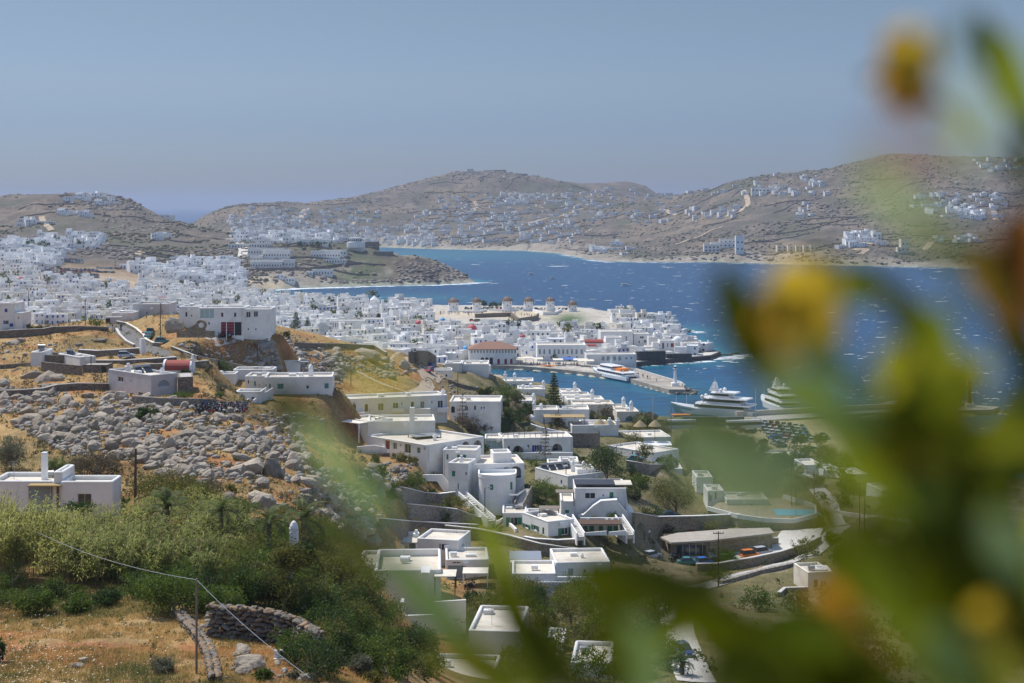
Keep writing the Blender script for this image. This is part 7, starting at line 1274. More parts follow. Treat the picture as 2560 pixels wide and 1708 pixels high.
# grass and dry weeds
def grass(name, label, n, ulo, uhi, dlo, dhi, h0, h1, blades, seed, wid, pick):
    r = np.random.default_rng(seed); u = r.uniform(ulo,uhi,n); d = np.exp(r.uniform(math.log(dlo),math.log(dhi),n)); x = (u-U0)*d/F; ok = pick(u,d,x); u, d, x = u[ok], d[ok], x[ok]; n = len(u); i = np.interp(u,UG,np.arange(len(UG))); j = np.interp(d,DG,np.arange(len(DG))); i0 = i.astype(int); j0 = j.astype(int); a = i-i0; b_ = j-j0; z = (GZ[j0,i0]*(1-a)+GZ[j0,i0+1]*a)*(1-b_)+(GZ[j0+1,i0]*(1-a)+GZ[j0+1,i0+1]*a)*b_
    g = fbm(x/5,d/5,3,151)+.5*fbm(x/1.6,d/1.6,2,157); gr = np.clip(.15+.9*g+.9*np.exp(-((d-128)/11)**2)*(u < 760),0,1)[:,None]; base = np.array([.58,.38,.135])*(1-gr)+np.array([.125,.155,.05])*gr; V = []; CC = []
    for k in range(blades):
        az = r.uniform(0,6.28,n); L = r.uniform(h0,h1,n)*(.7+.6*gr[:,0]); P = np.stack([x+r.normal(0,.14,n),d+r.normal(0,.14,n),z-.03],1); tip = P+np.stack([np.cos(az)*L*.45+.15*L,np.sin(az)*L*.45,L],1); s = np.stack([-np.sin(az),np.cos(az),az*0],1)*wid*(d/100)[:,None]; V.append(np.stack([P-s,P+s,tip],1).reshape(-1,3)); c = base*r.uniform(.65,1.3,n)[:,None]; CC.append(np.repeat(c,3,0))
    V = np.concatenate(V); return tag(link(name,mesh_np(name,V,np.arange(len(V)).reshape(-1,3),MATS['grass_blades'],col=np.concatenate(CC))),label,kind='stuff')
grass('dry_grass','dry yellow grass and weeds on the near slope',42000,-80,1000,84,136,.14,.42,4,11,.020,lambda u,d,x: (fbm(x/3.5,d/3.5,3,161) > -.28) & ~((u > 430) & (u < 500) & (fbm(x/2.,d/2.,2,163) > -.1)))
grass('slope_grass','dry tufts between the rocks on the left plateau',30000,-60,1000,150,420,.25,.6,3,12,.022,lambda u,d,x: (fbm(x/8,d/8,3,165) > -.15))
grass('field_grass','dry weeds in the fields of the lower right',14000,1000,2600,165,480,.25,.6,3,13,.022,lambda u,d,x: (fbm(x/8,d/8,3,167) > .0))
r = np.random.default_rng(19); n = 420; u = np.where(r.uniform(size=n) < .7, r.normal(90,70,n), r.uniform(0,420,n)); d = np.where(r.uniform(size=n) < .6, r.normal(102,6,n), r.uniform(90,126,n)); x = (u-U0)*d/F; V = []
for a, b_ in zip(x,d): z = ground(a,b_)+r.uniform(.35,.65); s = r.uniform(.03,.07); V += [(a-s,b_,z-s*.3),(a,b_-s,z),(a+s,b_,z+s*.3),(a,b_+s,z)]
mat('white_petals',(.75,.74,.66),.8,.1,3); tag(link('white_flowers',mesh_np('white_flowers',np.array(V),np.arange(len(V)).reshape(-1,4),MATS['white_petals'])),'small white weed flowers in the dry grass',kind='stuff')
def scrub(n, ulo, uhi, dlo, dhi, seed, s0, s1, pal, name, label, thr):
    r = np.random.default_rng(seed); VV = []; CC = []; k = 0
    while k < n:
        u = r.uniform(ulo,uhi); d = math.exp(r.uniform(math.log(dlo),math.log(dhi))); x = PX(u,d)
        if float(fbm(np.array(x/10.),np.array(d/10.),3,seed)) < thr: k += .2; continue
        k += 1
        if blocked(x,d,.3): continue
        z = float(ground(x,d)); s = r.uniform(s0,s1); V, Fc, col = leaf_cloud([(x,d,z+s*.35,s,s,s*.6)],34,s*.42,*pal,int(k*10)+seed,nclump=7); VV.append(V); CC.append(col)
    V = np.concatenate(VV); return tag(link(name,mesh_np(name,V,np.arange(len(V)).reshape(-1,3),MATS['foliage'],col=np.concatenate(CC))),label,kind='stuff')
scrub(1500,-40,960,175,420,301,.35,.95,((.085,.08,.04),(.16,.13,.075)),'dry_scrub','low dry thorn scrub among the boulders',-.1)
scrub(750,-40,900,175,420,303,.35,.8,((.05,.085,.025),(.11,.14,.04)),'green_scrub','low green scrub among the boulders',.0)
scrub(900,1050,2560,180,520,305,.4,1.2,((.045,.07,.022),(.11,.12,.05)),'garden_scrub','garden shrubs and weeds round the lower houses',-.15)
scrub(330,-40,780,86,130,311,.16,.42,((.30,.23,.09),(.13,.15,.05)),'weed_clumps','low straw and green weed clumps in the near grass',-.25)
scrub(150,-40,780,86,130,313,.16,.36,((.06,.10,.025),(.14,.17,.05)),'green_weeds','low green weeds on the red soil',-.05)
# ---------------------------------------------------------------- poles and wires
def pole(k, x, yt, yb, label, d=None, r=.11, m='wood_grey', lean=0, arm=0, dmin=60, name='utility_pole', cat='pole', lamp=None):
    if d is None: p = hit(cu(k,x),cv(k,yb),dmin); d = p.y
    base = Vector((PX(cu(k,x),d),d,PZ(cv(k,yb),d))); hgt = (yb-yt)/CROPS[k][2]*d/F; t = thing(name,base,0,label,cat); b = MB(); b.tube([(0,0,-2.5),(lean*.5,0,hgt*.5),(lean,0,hgt)],[r*1.15,r,r*.8],8); b.build('shaft',MATS[m],t)
    if arm:
        b = MB(); b.bar((lean-arm,0,hgt-.35),(lean+arm,0,hgt-.35),.12); b.build('crossarm',MATS[m],t)
        for s in (-arm*.9,-arm*.3,arm*.3,arm*.9): b = MB(); b.tube([(lean+s,0,hgt-.3),(lean+s,0,hgt-.05)],.06,6); b.build('insulator',MATS['metal_grey'],t)
    if lamp:
        for s in ((-1,1) if lamp == 2 else (1,)): b = MB(); b.bar((lean,0,hgt-.1),(lean+s*1.1,0,hgt+.05),.08); b.build('lamp_arm',MATS['metal_grey'],t); b = MB(); b.box(lean+s*1.0-.35,lean+s*1.0+.35,-.15,.15,hgt-.05,hgt+.13); b.build('lamp_head',MATS['metal_grey'],t)
    return base+Vector((lean,0,hgt))
def wire(label, a, c, sag, r=.012, m='metal_grey', name='wire'):
    b = MB(); b.tube([Vector(a)+(Vector(c)-Vector(a))*t+Vector((0,0,-sag*4*t*(1-t))) for t in [i/14 for i in range(15)]],r,5); return tag(b.build(name,MATS[m]),label,'wire',kind='thing')
top1 = pole('B2',1645,690,1490,'thin leaning wooden pole carrying a single wire at the edge of the dry grass',None,.075,'wood_grey',.02)
wire('single pale wire from the thin wooden pole up into the reeds',top1-Vector((0,0,.1)),(PX(cu('B2',285),137),137,PZ(cv('B2',290),137)),.55,.02,'metal_grey'); wire('single pale wire from the thin wooden pole down past the near boulder',top1-Vector((0,0,.1)),(PX(cu('B3',640),78),78,PZ(cv('B3',1530),78)),.25,.018,'metal_grey')
pole('B1',985,530,1040,'tall dark utility pole standing behind the reeds below the boulders',183,.17,'wood_brown',.1,.0); pole('B2',1740,355,665,'old leaning grey pole inside the reed bed',140,.09,'wood_grey',-.75)
for k,x,yt,yb,arm,lab,dm in (('A5',260,315,570,0,'thin pole by the blue-window house',60),('A5',777,385,660,0,'dark pole above the green thicket on the ridge',60),('A5',1462,432,770,0,'tall dark pole beside the teal pickup',60),('A5',830,908,1058,0,'thin pole beside the stone shed',60),('A5',1513,890,980,0,'short thin pole at the white yard gate',60),('A5',1787,775,938,0,'thin pole above the olive bushes on the rocky slope',60),('A5',2065,588,765,0,'slim white flagpole in front of the crimson garage door',60),('A6',307,790,1002,0,'pole behind the lilac-shaded house',60),('A6',1157,935,1190,0,'thin pole in the ochre field',60),('A6',2132,1055,1265,0,'dark pole beside the low garden wall by the harbour',60),('A8',602,505,610,0,'short thin pole on the white sloping terrace wall',60),('A8',860,430,615,0,'dark pole in front of the tall araucaria',60),('A8',1888,418,700,0,'dark pole beside the yacht bow',60),('A8',2095,525,690,0,'thin pole behind the port buses',60),('A8',930,965,1135,0,'thin dark pole on the solar-heater house yard',60),
    ('B5',860,722,1125,.9,'utility pole with crossarm in front of the parked cars',60),('B5',1265,165,345,0,'dark pole left of the roadside palm',60),('B5',1390,200,600,0,'tallest dark pole beside the palm crown',60),('B5',1425,440,605,0,'short dark pole at the pool edge',60),('B5',1555,280,560,0,'dark pole at the end of the pool terrace',60),('B5',1885,370,780,0,'double pole on the road, first one',60),('B5',1920,470,785,0,'double pole on the road, shorter one',60),('B5',322,722,785,0,'short dark post by the villa entrance',60),('A1',1050,900,975,0,'thin pole in the far left fields',900)):
    p = hit(cu(k,x),cv(k,yb),dm); pole(k,x,yt,yb,lab,p.y,.10 if p.y < 500 else .2,'wood_brown' if 'white' not in lab else 'plaster_bright',0,arm)
pole('A8',190,1165,1475,'dark lamp post on the steps under the tower villa',None,.09,'metal_dark',name='lamp_post',cat='lamp',lamp=1); pole('A8',1723,318,590,'tall double harbour lamp on the waterfront',None,.14,'concrete_pale',name='lamp_post',cat='lamp',lamp=2); pole('B6',770,262,440,'tall double harbour lamp behind the car park',560,.14,'concrete_pale',name='lamp_post',cat='lamp',lamp=2); pole('A8',2030,312,405,'slim white pole behind the yacht bow',600,.12,'plaster_bright',name='mast_pole')
# ---------------------------------------------------------------- vehicles
PAINT = {'white':(.75,.75,.74),'silver':(.45,.47,.49),'black':(.02,.02,.025),'dark_blue':(.02,.04,.12),'red':(.42,.02,.02),'orange':(.75,.20,.01),'lime':(.16,.55,.03),'blue':(.02,.16,.62),'teal':(.05,.24,.26),'grey':(.16,.17,.18)}
for k,c in PAINT.items(): mat('paint_'+k,c,.25,.03,2,spec=.6)
mat('rubber',(.02,.02,.02),.8,.1,4); mat('lamp_glass',(.7,.7,.7),.1,.03,2,spec=.8); mat('tail_lamp',(.4,.02,.02),.2,.03,2); mat('orange_plastic',(.75,.22,.03),.5,.05,2); mat('yacht_white',(.80,.80,.79),.3,.02,2,spec=.5); mat('hull_teal',(.30,.42,.42),.3,.04,.5,spec=.5); mat('hull_blue',(.10,.33,.50),.35,.04,.5,spec=.5); mat('navy',(.02,.03,.09),.4,.05,1); mat('canvas_cream',(.70,.64,.52),.8,.06,3); mat('canvas_blue',(.06,.14,.42),.8,.06,3); mat('straw',(.33,.26,.15),.95,.25,6,.02,20)
CARM = {}
def car_meshes(kind):
    if kind in CARM: return CARM[kind]
    L, Wd, Hh = {'hatch':(3.7,1.65,1.5),'sedan':(4.3,1.72,1.45),'suv':(4.1,1.75,1.7),'pickup':(4.8,1.75,1.75)}[kind]
    lo = [(-L/2,.32),(-L/2,.75),(-L/2+.12,.9),(L/2-.95,.95),(L/2-.15,.78),(L/2,.6),(L/2,.32)]
    up = {'hatch':[(-L/2+.1,.9),(-L/2+.35,Hh-.1),(-L/2+.7,Hh),(L/2-1.75,Hh),(L/2-.95,.95)],'suv':[(-L/2+.08,.9),(-L/2+.25,Hh-.08),(-L/2+.5,Hh),(L/2-1.7,Hh),(L/2-1.0,.95)],'sedan':[(-L/2+.55,.92),(-L/2+1.15,Hh),(L/2-1.85,Hh),(L/2-1.05,.95)],'pickup':[(-.35,.9),(-.25,Hh),(L/2-1.9,Hh),(L/2-1.2,.95)]}[kind]
    def ext(b, prof, w0, w1, mi=0):
        n = len(prof); zs = [p[1] for p in prof]; z0, z1 = min(zs), max(zs); vs = []
        for s in (-1,1):
            for x,z in prof: w = w0+(w1-w0)*((z-z0)/(z1-z0)); vs.append((x,s*w/2,z))
        b.add(vs, [tuple(range(n)),tuple(range(2*n-1,n-1,-1))]+[(i,i+n,(i+1)%n+n,(i+1)%n) for i in range(n)], mi)
    b = MB(); ext(b,lo,Wd,Wd*.94); body = b
    cab = MB(); ext(cab,up,Wd*.92,Wd*.74)
    top = max(z for x,z in up); xs = [x for x,z in up if z > top-.12]; roof = MB(); roof.box(min(xs)-.02,max(xs)+.02,-Wd*.385,Wd*.385,top-.03,top+.035)
    wh = MB(); wh.tube([(0,-.1,0),(0,.1,0)],.31,14,0); wh.tube([(0,-.105,0),(0,.105,0)],.18,10,1)
    hl = MB(); hl.box(-.06,.03,-.2,.2,-.08,.08)
    CARM[kind] = (body, cab, roof, wh.mesh('wheel',[MATS['rubber'],MATS['metal_grey']]), hl.mesh('headlight',MATS['lamp_glass']), hl.mesh('tail_light',MATS['tail_lamp']), L, Wd); return CARM[kind]
def car(kind, colour, loc, rz, label, group=None):
    body, cab, roof, wh, hl, tl, L, Wd = car_meshes(kind); t = thing('parked_car',loc,rz,label,'car',group); body.build('body',MATS['paint_'+colour],t); cab.build('cabin_glass',MATS['glass_dark'],t); roof.build('roof',MATS['paint_'+colour],t)
    for sx in (-L*.31,L*.31):
        for sy in (-1,1): w = link('wheel',wh,t); w.location = (sx,sy*(Wd/2-.06),.31)
    for sy in (-1,1): q = link('headlight',hl,t); q.location = (L/2-.02,sy*Wd*.34,.66); q = link('tail_light',tl,t); q.location = (-L/2+.0,sy*Wd*.36,.78)
    return t
for k,x,y,kind,colr,rz,lab,d in (('B5',1092,915,'suv','orange',.35,'bright orange hatchback parked by the car-park wall',None),('B5',1180,893,'suv','silver',.5,'silver-blue car parked right behind the orange one',None),('B5',940,948,'hatch','lime',-.55,'lime green hatchback in the car park',None),('B5',858,960,'sedan','black',-.3,'black car between the blue and lime green cars',None),('B5',760,965,'hatch','blue',.4,'bright blue small car in the car park',None),('B5',640,965,'sedan','teal',.1,'dull green car at the end of the parked row',None),('B5',380,918,'hatch','silver',.7,'silver car under the blue canopy by the villa',None),('A5',1150,932,'hatch','silver',.2,'silver car in the walled yard of the two-block house',None),('A5',1365,722,'pickup','teal',1.3,'teal pickup beside the road bend, upper one',None),('A5',1375,750,'sedan','teal',1.4,'dark teal car just below the teal pickup',None),('A5',1482,800,'hatch','teal',.2,'small dark green cart at the end of the road wall',None),('A6',1870,1062,'hatch','red',-1.9,'red car parked in the dirt yard',None),('A6',1893,1022,'hatch','blue',-1.8,'blue car parked behind the red one',None),('A8',1565,925,'sedan','teal',-.1,'teal car on the stone terrace of the arched-gate house',None),('B4',2200,365,'sedan','dark_blue',.1,'dark car roof behind the white-capped garden wall',None),('B4',2305,1370,'hatch','dark_blue',-1.3,'dark car on the concrete road at the bottom edge',None),('A1',520,722,'hatch','white',.3,'white van on the far left slope track',900)):
    p = hit(cu(k,x),cv(k,y),60 if not d else d); car(kind,colr,(p.x,p.y,p.z+.02),rz,lab)
# small parked cars far off: one mesh each
SMALL = {}
for cn in ('white','silver','black','dark_blue','red','grey','blue'):
    body, cab, roof, *_ = car_meshes('hatch'); b = MB(); b.add(body.v,body.f,0); b.add(cab.v,cab.f,1); b.add(roof.v,roof.f,0)
    for sx in (-1.15,1.15):
        for sy in (-.78,.78): b.tube([(sx,sy-.09,.31),(sx,sy+.09,.31)],.31,8,2)
    SMALL[cn] = b.mesh('parked_car',[MATS['paint_'+cn],MATS['glass_dark'],MATS['rubber']])
RC = random.Random(23); items = []
def small_car(p, rz, desc, u, v, group, z=0):
    cn = RC.choices(list(SMALL),[5,4,3,2,1.2,2.5,.8])[0]; o = link('parked_car',SMALL[cn]); o.location = (p.x,p.y,p.z+.03+z); o.rotation_euler.z = rz; tag(o,None,'car',group,'thing'); items.append((o,f"{cn.replace('_',' ')} car in {desc}",u,v))
for x0,x1,y0,y1,n,desc in ((330,760,22,66,64,'the upper hillside rows'),(360,900,112,150,42,'the middle hillside row'),(460,900,160,206,52,'the lower hillside rows'),(880,1230,95,170,22,'the hillside track lot')):
    for i in range(n):
        per = 15; rows = max(1,(n+per-1)//per); x = x0+(x1-x0)*(i % per+.5)/per+RC.uniform(-4,4); y = y0+(y1-y0)*(i//per+.5)/rows+RC.uniform(-2,2)+(x-x0)*.03; p = hit(cu('A5',x),cv('A5',y),900)
        if p: small_car(p,1.2+RC.uniform(-.25,.25),desc,cu('A5',x),cv('A5',y),'cars in the hillside car park')
for pts,n,desc,k in (((190,412,1000,418),24,'the lot behind the windmills','A7'),((240,505,640,522),18,'the row under the windmill square','A7')):
    for i in range(n): x = pts[0]+(pts[2]-pts[0])*(i+RC.uniform(.2,.8))/n; y = pts[1]+(pts[3]-pts[1])*i/n; p = hit(cu(k,x),cv(k,y),900); p and small_car(p,RC.choice([.1,1.5]),desc,cu(k,x),cv(k,y),'cars parked by the windmills')
for r_ in range(5):
    for i in range(8): x = 790+i*36+r_*14; y = 462+r_*20+i*4.4; p = hit(cu('B6',x),cv('B6',y),380); p and small_car(p,1.3,f"the {ORD[r_].replace('nearest','first')} port row",cu('B6',x),cv('B6',y),'cars in the port car park')
for x,y in ((870,560),(900,566),(930,575),(885,590),(920,600),(1120,628),(1135,633),(1180,560),(1165,545),(700,520),(740,525),(660,505)): p = hit(cu('B6',x),cv('B6',y),380); p and small_car(p,RC.uniform(0,3),'the port approach',cu('B6',x),cv('B6',y),'cars in the port car park')
single_out(items,'car')
def bus(k, x, y, rz, L, label, colr='white'):
    p = hit(cu(k,x),cv(k,y),380); t = thing('bus',(p.x,p.y,p.z),rz,label,'bus'); b = MB(); b.box(-L/2,L/2,-1.25,1.25,.4,1.5); b.box(-L/2,L/2,-1.25,1.25,2.55,3.2); b.build('body',MATS['paint_'+colr],t); b = MB(); b.box(-L/2+.03,L/2-.03,-1.22,1.22,1.5,2.55); b.build('windows',MATS['glass_dark'],t)
    for sx in (-L*.3,L*.32):
        for sy in (-1,1): b = MB(); b.tube([(sx,sy*1.1-.12,.5),(sx,sy*1.1+.12,.5)],.5,12); b.build('wheel',MATS['rubber'],t)
bus('B6',700,500,.25,12,'large white coach in the port car park'); bus('B6',600,480,.2,12,'dark coach behind the white one','grey'); bus('B6',440,480,.1,12,'long dark coach nearest the yacht bow','black'); bus('B6',330,500,.1,10,'grey coach at the waterfront by the dark pole','silver')
# scooters
SW = MB(); SW.tube([(0,-.06,0),(0,.06,0)],.26,10); SW = SW.mesh('wheel',MATS['rubber']); SCB = {}
for cn in ('white','black','grey','red','blue'):
    b = MB(); b.add([(-.75,-.16,.55),(.1,-.16,.42),(.1,.16,.42),(-.75,.16,.55),(-.8,-.13,.8),(-.05,-.13,.74),(-.05,.13,.74),(-.8,.13,.8)],[(3,2,1,0),(4,5,6,7),(0,1,5,4),(1,2,6,5),(2,3,7,6),(3,0,4,7)]); b.box(.0,.45,-.16,.16,.26,.36); b.bar((.42,0,.3),(.62,0,1.05),.3,.08); b.bar((.62,0,.3),(.55,0,.95),.08); SCB[cn] = b.mesh('body',MATS['paint_'+cn])
b = MB(); b.box(-.78,.0,-.14,.14,.8,.92); SSE = b.mesh('seat',MATS['rubber']); b = MB(); b.bar((.58,-.33,1.1),(.58,.33,1.1),.05); b.bar((.6,0,.9),(.58,0,1.1),.05); b.box(.5,.56,-.38,-.28,1.12,1.25); b.box(.5,.56,.28,.38,1.12,1.25); SHB = b.mesh('handlebar',MATS['metal_dark']); b = MB(); b.box(-1.02,-.72,-.18,.18,.85,1.15); SBX = b.mesh('top_box',MATS['rubber'])
items = []
def scooter(p, rz, desc, u, v, group):
    cn = RC.choices(list(SCB),[4,4,3,1,1])[0]; o = thing('scooter',(p.x,p.y,p.z),rz,None,'scooter',group); link('body',SCB[cn],o); link('seat',SSE,o); link('handlebar',SHB,o)
    for sx in (-.55,.66): q = link('wheel',SW,o); q.location = (sx,0,.26)
    if RC.random() < .4: link('top_box',SBX,o)
    o.rotation_euler.x = .15; items.append((o,f"{cn} scooter in {desc}",u,v))
for r_ in range(4):
    for i in range(15): x = 1440+i*24+r_*6+RC.uniform(-5,5); y = 278-r_*15+RC.uniform(-3,3)-i*.7; p = hit(cu('B1',x),cv('B1',y),150); p and scooter(p,RC.uniform(.9,2.2),f"the {['front','second','third','back'][r_]} yard row",cu('B1',x),cv('B1',y),'scooters in the rocky yard')
for i in range(9): x = 1990+i*17; p = hit(cu('A5',x),cv('A5',742+2*(i%2)),250); p and scooter(p,RC.uniform(1,2),'the garage-door row',cu('A5',x),cv('A5',742),'scooters by the garage')
for i in range(9): x = 505+i*13; p = hit(cu('B5',x),cv('B5',925),200); p and scooter(p,RC.uniform(1,2),'the stone-house row',cu('B5',x),cv('B5',925),'scooters by the stone house')
for i in range(4): x = 1790+i*20; p = hit(cu('B3',x),cv('B3',870-i*5),150); p and scooter(p,RC.uniform(1,2),'the yard of the garage house',cu('B3',x),cv('B3',870),'scooters by the garage house')
single_out(items,'scooter',['scooter','crimson','orange','tower villa'])
# ---------------------------------------------------------------- people
def body_mesh(stride, arms, top, legs, skin=(.45,.28,.2), hair=(.05,.035,.025), sit=False):
    J = [(0,0,.92),(0,0,1.15),(0,0,1.42),(0,0,1.52),(0,.01,1.66),(0,.01,1.76)]; E = [(0,1),(1,2),(2,3),(3,4),(4,5)]; Rr = [.15,.14,.17,.06,.10,.075]
    for s in (-1,1):
        f = stride*s; i = len(J); k = [(s*.09,0,.86),(s*.1,.5*f if not sit else -.35,.48 if not sit else .8),(s*.1,f*.9 if not sit else -.35,.06 if not sit else .35),(s*.1,f*.9-.14 if not sit else -.5,.04 if not sit else .32)]; J += k; Rr += [.095,.06,.045,.04]; E += [(0,i),(i,i+1),(i+1,i+2),(i+2,i+3)]
        i = len(J); J += [(s*.19,0,1.40),(s*.25,-.3*f+.03-.2*arms,1.14),(s*.24,-.5*f-.08-.4*arms,.92+.2*arms),(s*.24,-.55*f-.1-.45*arms,.83+.25*arms)]; Rr += [.065,.048,.038,.035]; E += [(2,i),(i,i+1),(i+1,i+2),(i+2,i+3)]
    me = bpy.data.meshes.new('p'); me.from_pydata(J,E,[]); o = bpy.data.objects.new('p',me); C.objects.link(o); md = o.modifiers.new('s','SKIN'); sv = me.skin_vertices[0].data
    for q, r in zip(sv, Rr): q.radius = (r,r)
    sv[0].use_root = True; o.modifiers.new('b','SUBSURF').levels = 1; dg = bpy.context.evaluated_depsgraph_get(); m2 = bpy.data.meshes.new_from_object(o.evaluated_get(dg)); bpy.data.objects.remove(o); m2.name = 'person'
    ms = [mat('skin',skin,.6,.05,5) if 'skin' not in MATS else MATS['skin'], top, legs, mat('hair',hair,.8,.1,5) if 'hair' not in MATS else MATS['hair']]; m2.materials.clear()
    for m in ms: m2.materials.append(m)
    for p in m2.polygons:
        z = sum((m2.vertices[v].co.z for v in p.vertices))/len(p.vertices); ax = max(abs(m2.vertices[v].co.x) for v in p.vertices); y = sum((m2.vertices[v].co.y for v in p.vertices))/len(p.vertices)
        p.material_index = (3 if (z > 1.72 or (z > 1.6 and y > .02)) else 0) if z > 1.5 else 1 if (z > .95 and not (ax > .2 and z < 1.15)) else 0 if (ax > .2 and z > .7) else 2 if z > .1 else 3; p.use_smooth = True
    return m2
CL = {n: mat('cloth_'+n,c,.85,.08,4) for n,c in (('white',(.7,.7,.68)),('black',(.03,.03,.035)),('red',(.4,.04,.04)),('blue',(.05,.12,.35)),('beige',(.5,.4,.28)),('teal',(.05,.3,.3)))}
PM = [(body_mesh(.16,0,CL['white'],CL['blue']),'white top and blue trousers'),(body_mesh(.05,.3,CL['black'],CL['beige']),'black top and beige trousers'),(body_mesh(.2,0,CL['red'],CL['black']),'red top and black trousers'),(body_mesh(.1,.1,CL['blue'],CL['white']),'blue top and white trousers'),(body_mesh(.02,0,CL['beige'],CL['black']),'beige top and black trousers'),(body_mesh(.15,.2,CL['teal'],CL['beige']),'teal top and beige trousers')]
items = []
for pts,n,k,desc in (((0,446,430,462),46,'A7','walking on the windmill square'),((430,440,760,470),18,'A7','standing on the windmill ridge'),((620,846,1130,850),34,'A7','walking along the town quay'),((1150,868,1210,880),6,'A7','waiting by the ferry'),((1525,800,1900,806),14,'A7','sitting out on the sea quay'),((1500,930,1680,985),10,'A7','walking along the mole')):
    for i in range(n):
        x = RC.uniform(pts[0],pts[2]); y = pts[1]+(pts[3]-pts[1])*(x-pts[0])/(pts[2]-pts[0])+RC.uniform(-8,8)*(k == 'A7' and pts[1] < 500); u, v = cu(k,x), cv(k,y); p = hit(u,v,640)
        if p is None: continue
        me, ds = RC.choice(PM); q = link('person',me); q.location = (p.x,p.y,max(p.z,1.95 if 'mole' in desc else 1.78 if 'quay' in desc and 'sea' not in desc else 2.27 if 'sea quay' in desc else 0)); q.rotation_euler.z = RC.uniform(0,6.28); tag(q,None,'person',f'people {desc}','thing'); items.append((q,f"person in {ds.replace(' and ',', ')} {desc.replace('sitting out','standing').split(' ')[0]}",u,v))
single_out(items,'person',['windmill','hall','church','mole','ferry','dome'])
for k,x,y,i,rz,lab in (('B5',360,768,0,.8,'person in white top walking at the villa entrance'),('A5',1026,676,1,1.5,'person in black top standing at the top of the road')): p = hit(cu(k,x),cv(k,y),100); q = link('person',PM[i][0]); q.location = p; q.rotation_euler.z = rz; tag(q,lab,'person',None,'thing')
p = hit(cu('A5',1102),cv('A5',682),150); items = []; scooter(p,-1.2,'x',0,0,None); s_ = items[0][0]; s_['label'] = 'scooter being ridden down the ridge road'; s_.rotation_euler.x = 0
q = link('person',body_mesh(0,.9,CL['black'],CL['blue'],sit=True)); q.location = (p.x+.1*math.cos(-1.2),p.y+.1*math.sin(-1.2),p.z-.02); q.rotation_euler.z = -1.2+math.pi/2; tag(q,'rider in black top sitting on the scooter on the ridge road','person',None,'thing')
# ---------------------------------------------------------------- boats
def hull(b, L, Bm, zt, sheer=.8, mi=0, bow=.62, z0=-.6, flare=.8):
    st = [-.5,-.35,-.1,.15,.32,.43,.5]; wid = [.82,.95,1,.96,.7,.36,.03]; n = 4; vs = []; fs = []
    for t, w in zip(st, wid):
        zz = zt+sheer*max(0,t)**2*4
        for f, z in ((flare*(.35 if t > .3 else .8),z0),(flare*(.7 if t > .3 else 1),zt*.4),(1,zz)):
            for s in (-1,1): vs.append((t*L-(.09*L*(1-(z-z0)/(zz-z0)) if t > .42 else 0),s*w*Bm/2*f,z))
    for i in range(len(st)-1):
        a = i*6; c = a+6
        for s in (0,1):
            for q in (0,2): f_ = (a+q+s,c+q+s,c+q+2+s,a+q+2+s); fs.append(f_ if s == 0 else f_[::-1])
        fs.append((a+4,c+4,c+5,a+5)); fs.append((a+1,c+1,c,a))
    fs += [(0,2,3,1),(2,4,5,3)]; b.add(vs, fs, mi)
def deck(t, x0, x1, w, z0, z1, m, name='deck_house', rake=.0, round_=True):
    """one storey of a superstructure with a raked rounded front"""
    b = MB(); pts = [(x0,-w/2),(x1-w*.4,-w/2),(x1-w*.12,-w*.36),(x1,-w*.14),(x1,w*.14),(x1-w*.12,w*.36),(x1-w*.4,w/2),(x0,w/2)]; n = 8; vs = [(x,y,z0) for x,y in pts]+[(x-(rake if x > (x0+x1)/2 else -rake*.0),y*.96,z1) for x,y in pts]; b.add(vs,[tuple(range(n-1,-1,-1)),tuple(range(n,2*n))]+[(i,(i+1)%n,(i+1)%n+n,i+n) for i in range(n)]); return b.build(name,MATS[m],t)
def boat(name, label, bow, stern, cat='boat'):
    (bx,by),(sx,sy) = bow, stern; L = math.hypot(bx-sx,by-sy); return thing(name,((bx+sx)/2,(by+sy)/2,0),math.atan2(by-sy,bx-sx),label,cat), L
t, L = boat('ferry','white and blue car ferry moored stern-out at the harbour mole',sea_xy(cu('A7',1185),936),sea_xy(cu('A7',1490),956.5),'ferry'); L_ = L
b = MB(); hull(b,L,8,1.5,1.2); b.build('hull',MATS['hull_blue'],t); b = MB(); hull(b,L*.997,8.06,2.3,1.2,z0=1.5,flare=1); b.build('bulwark',MATS['yacht_white'],t)
deck(t,-L*.38,L*.30,7.2,2.2,3.0,'yacht_white'); deck(t,-L*.37,L*.30,7.0,3.0,3.9,'glass_dark','window_band'); deck(t,-L*.46,L*.29,7.6,3.9,4.3,'yacht_white','upper_deck'); deck(t,-L*.1,L*.24,6.2,4.3,5.2,'yacht_white'); deck(t,-L*.1,L*.24,6.1,5.2,5.9,'glass_dark','window_band'); deck(t,-L*.14,L*.23,6.6,5.9,6.2,'yacht_white','bridge_roof')
b = MB(); b.box(-L*.30,-L*.18,-2.2,2.2,4.3,5.6); b.build('life_raft_box',MATS['orange_plastic'],t); b = MB(); b.tube([(L*.05,0,6.2),(L*.03,0,10)],[.25,.1],6); b.bar((L*.04,-1.4,8.5),(L*.04,1.4,8.5),.12); b.build('mast',MATS['yacht_white'],t); b = MB(); b.box(-L*.5,-L*.38,-3.4,3.4,.8,3.4); b.build('stern_door',MATS['yacht_white'],t); b = MB(); b.box(-L*.503,-L*.5,-2,2,1.0,2.6); b.build('stern_opening',MATS['navy'],t)
for s in (-1,1): b = MB(); b.tube([(-L*.4,s*3,4.3),(-L*.4,s*3,5.4)],.3,8); b.build('funnel',MATS['yacht_white'],t)
for i in range(11):
    for s in (-1,1): xx = -L*.35+i*L*.058; b = MB(); b.box(xx-.06,xx+.06,s*3.53-.04,s*3.53+.04,3.0,3.9); b.build('window_post',MATS['yacht_white'],t)
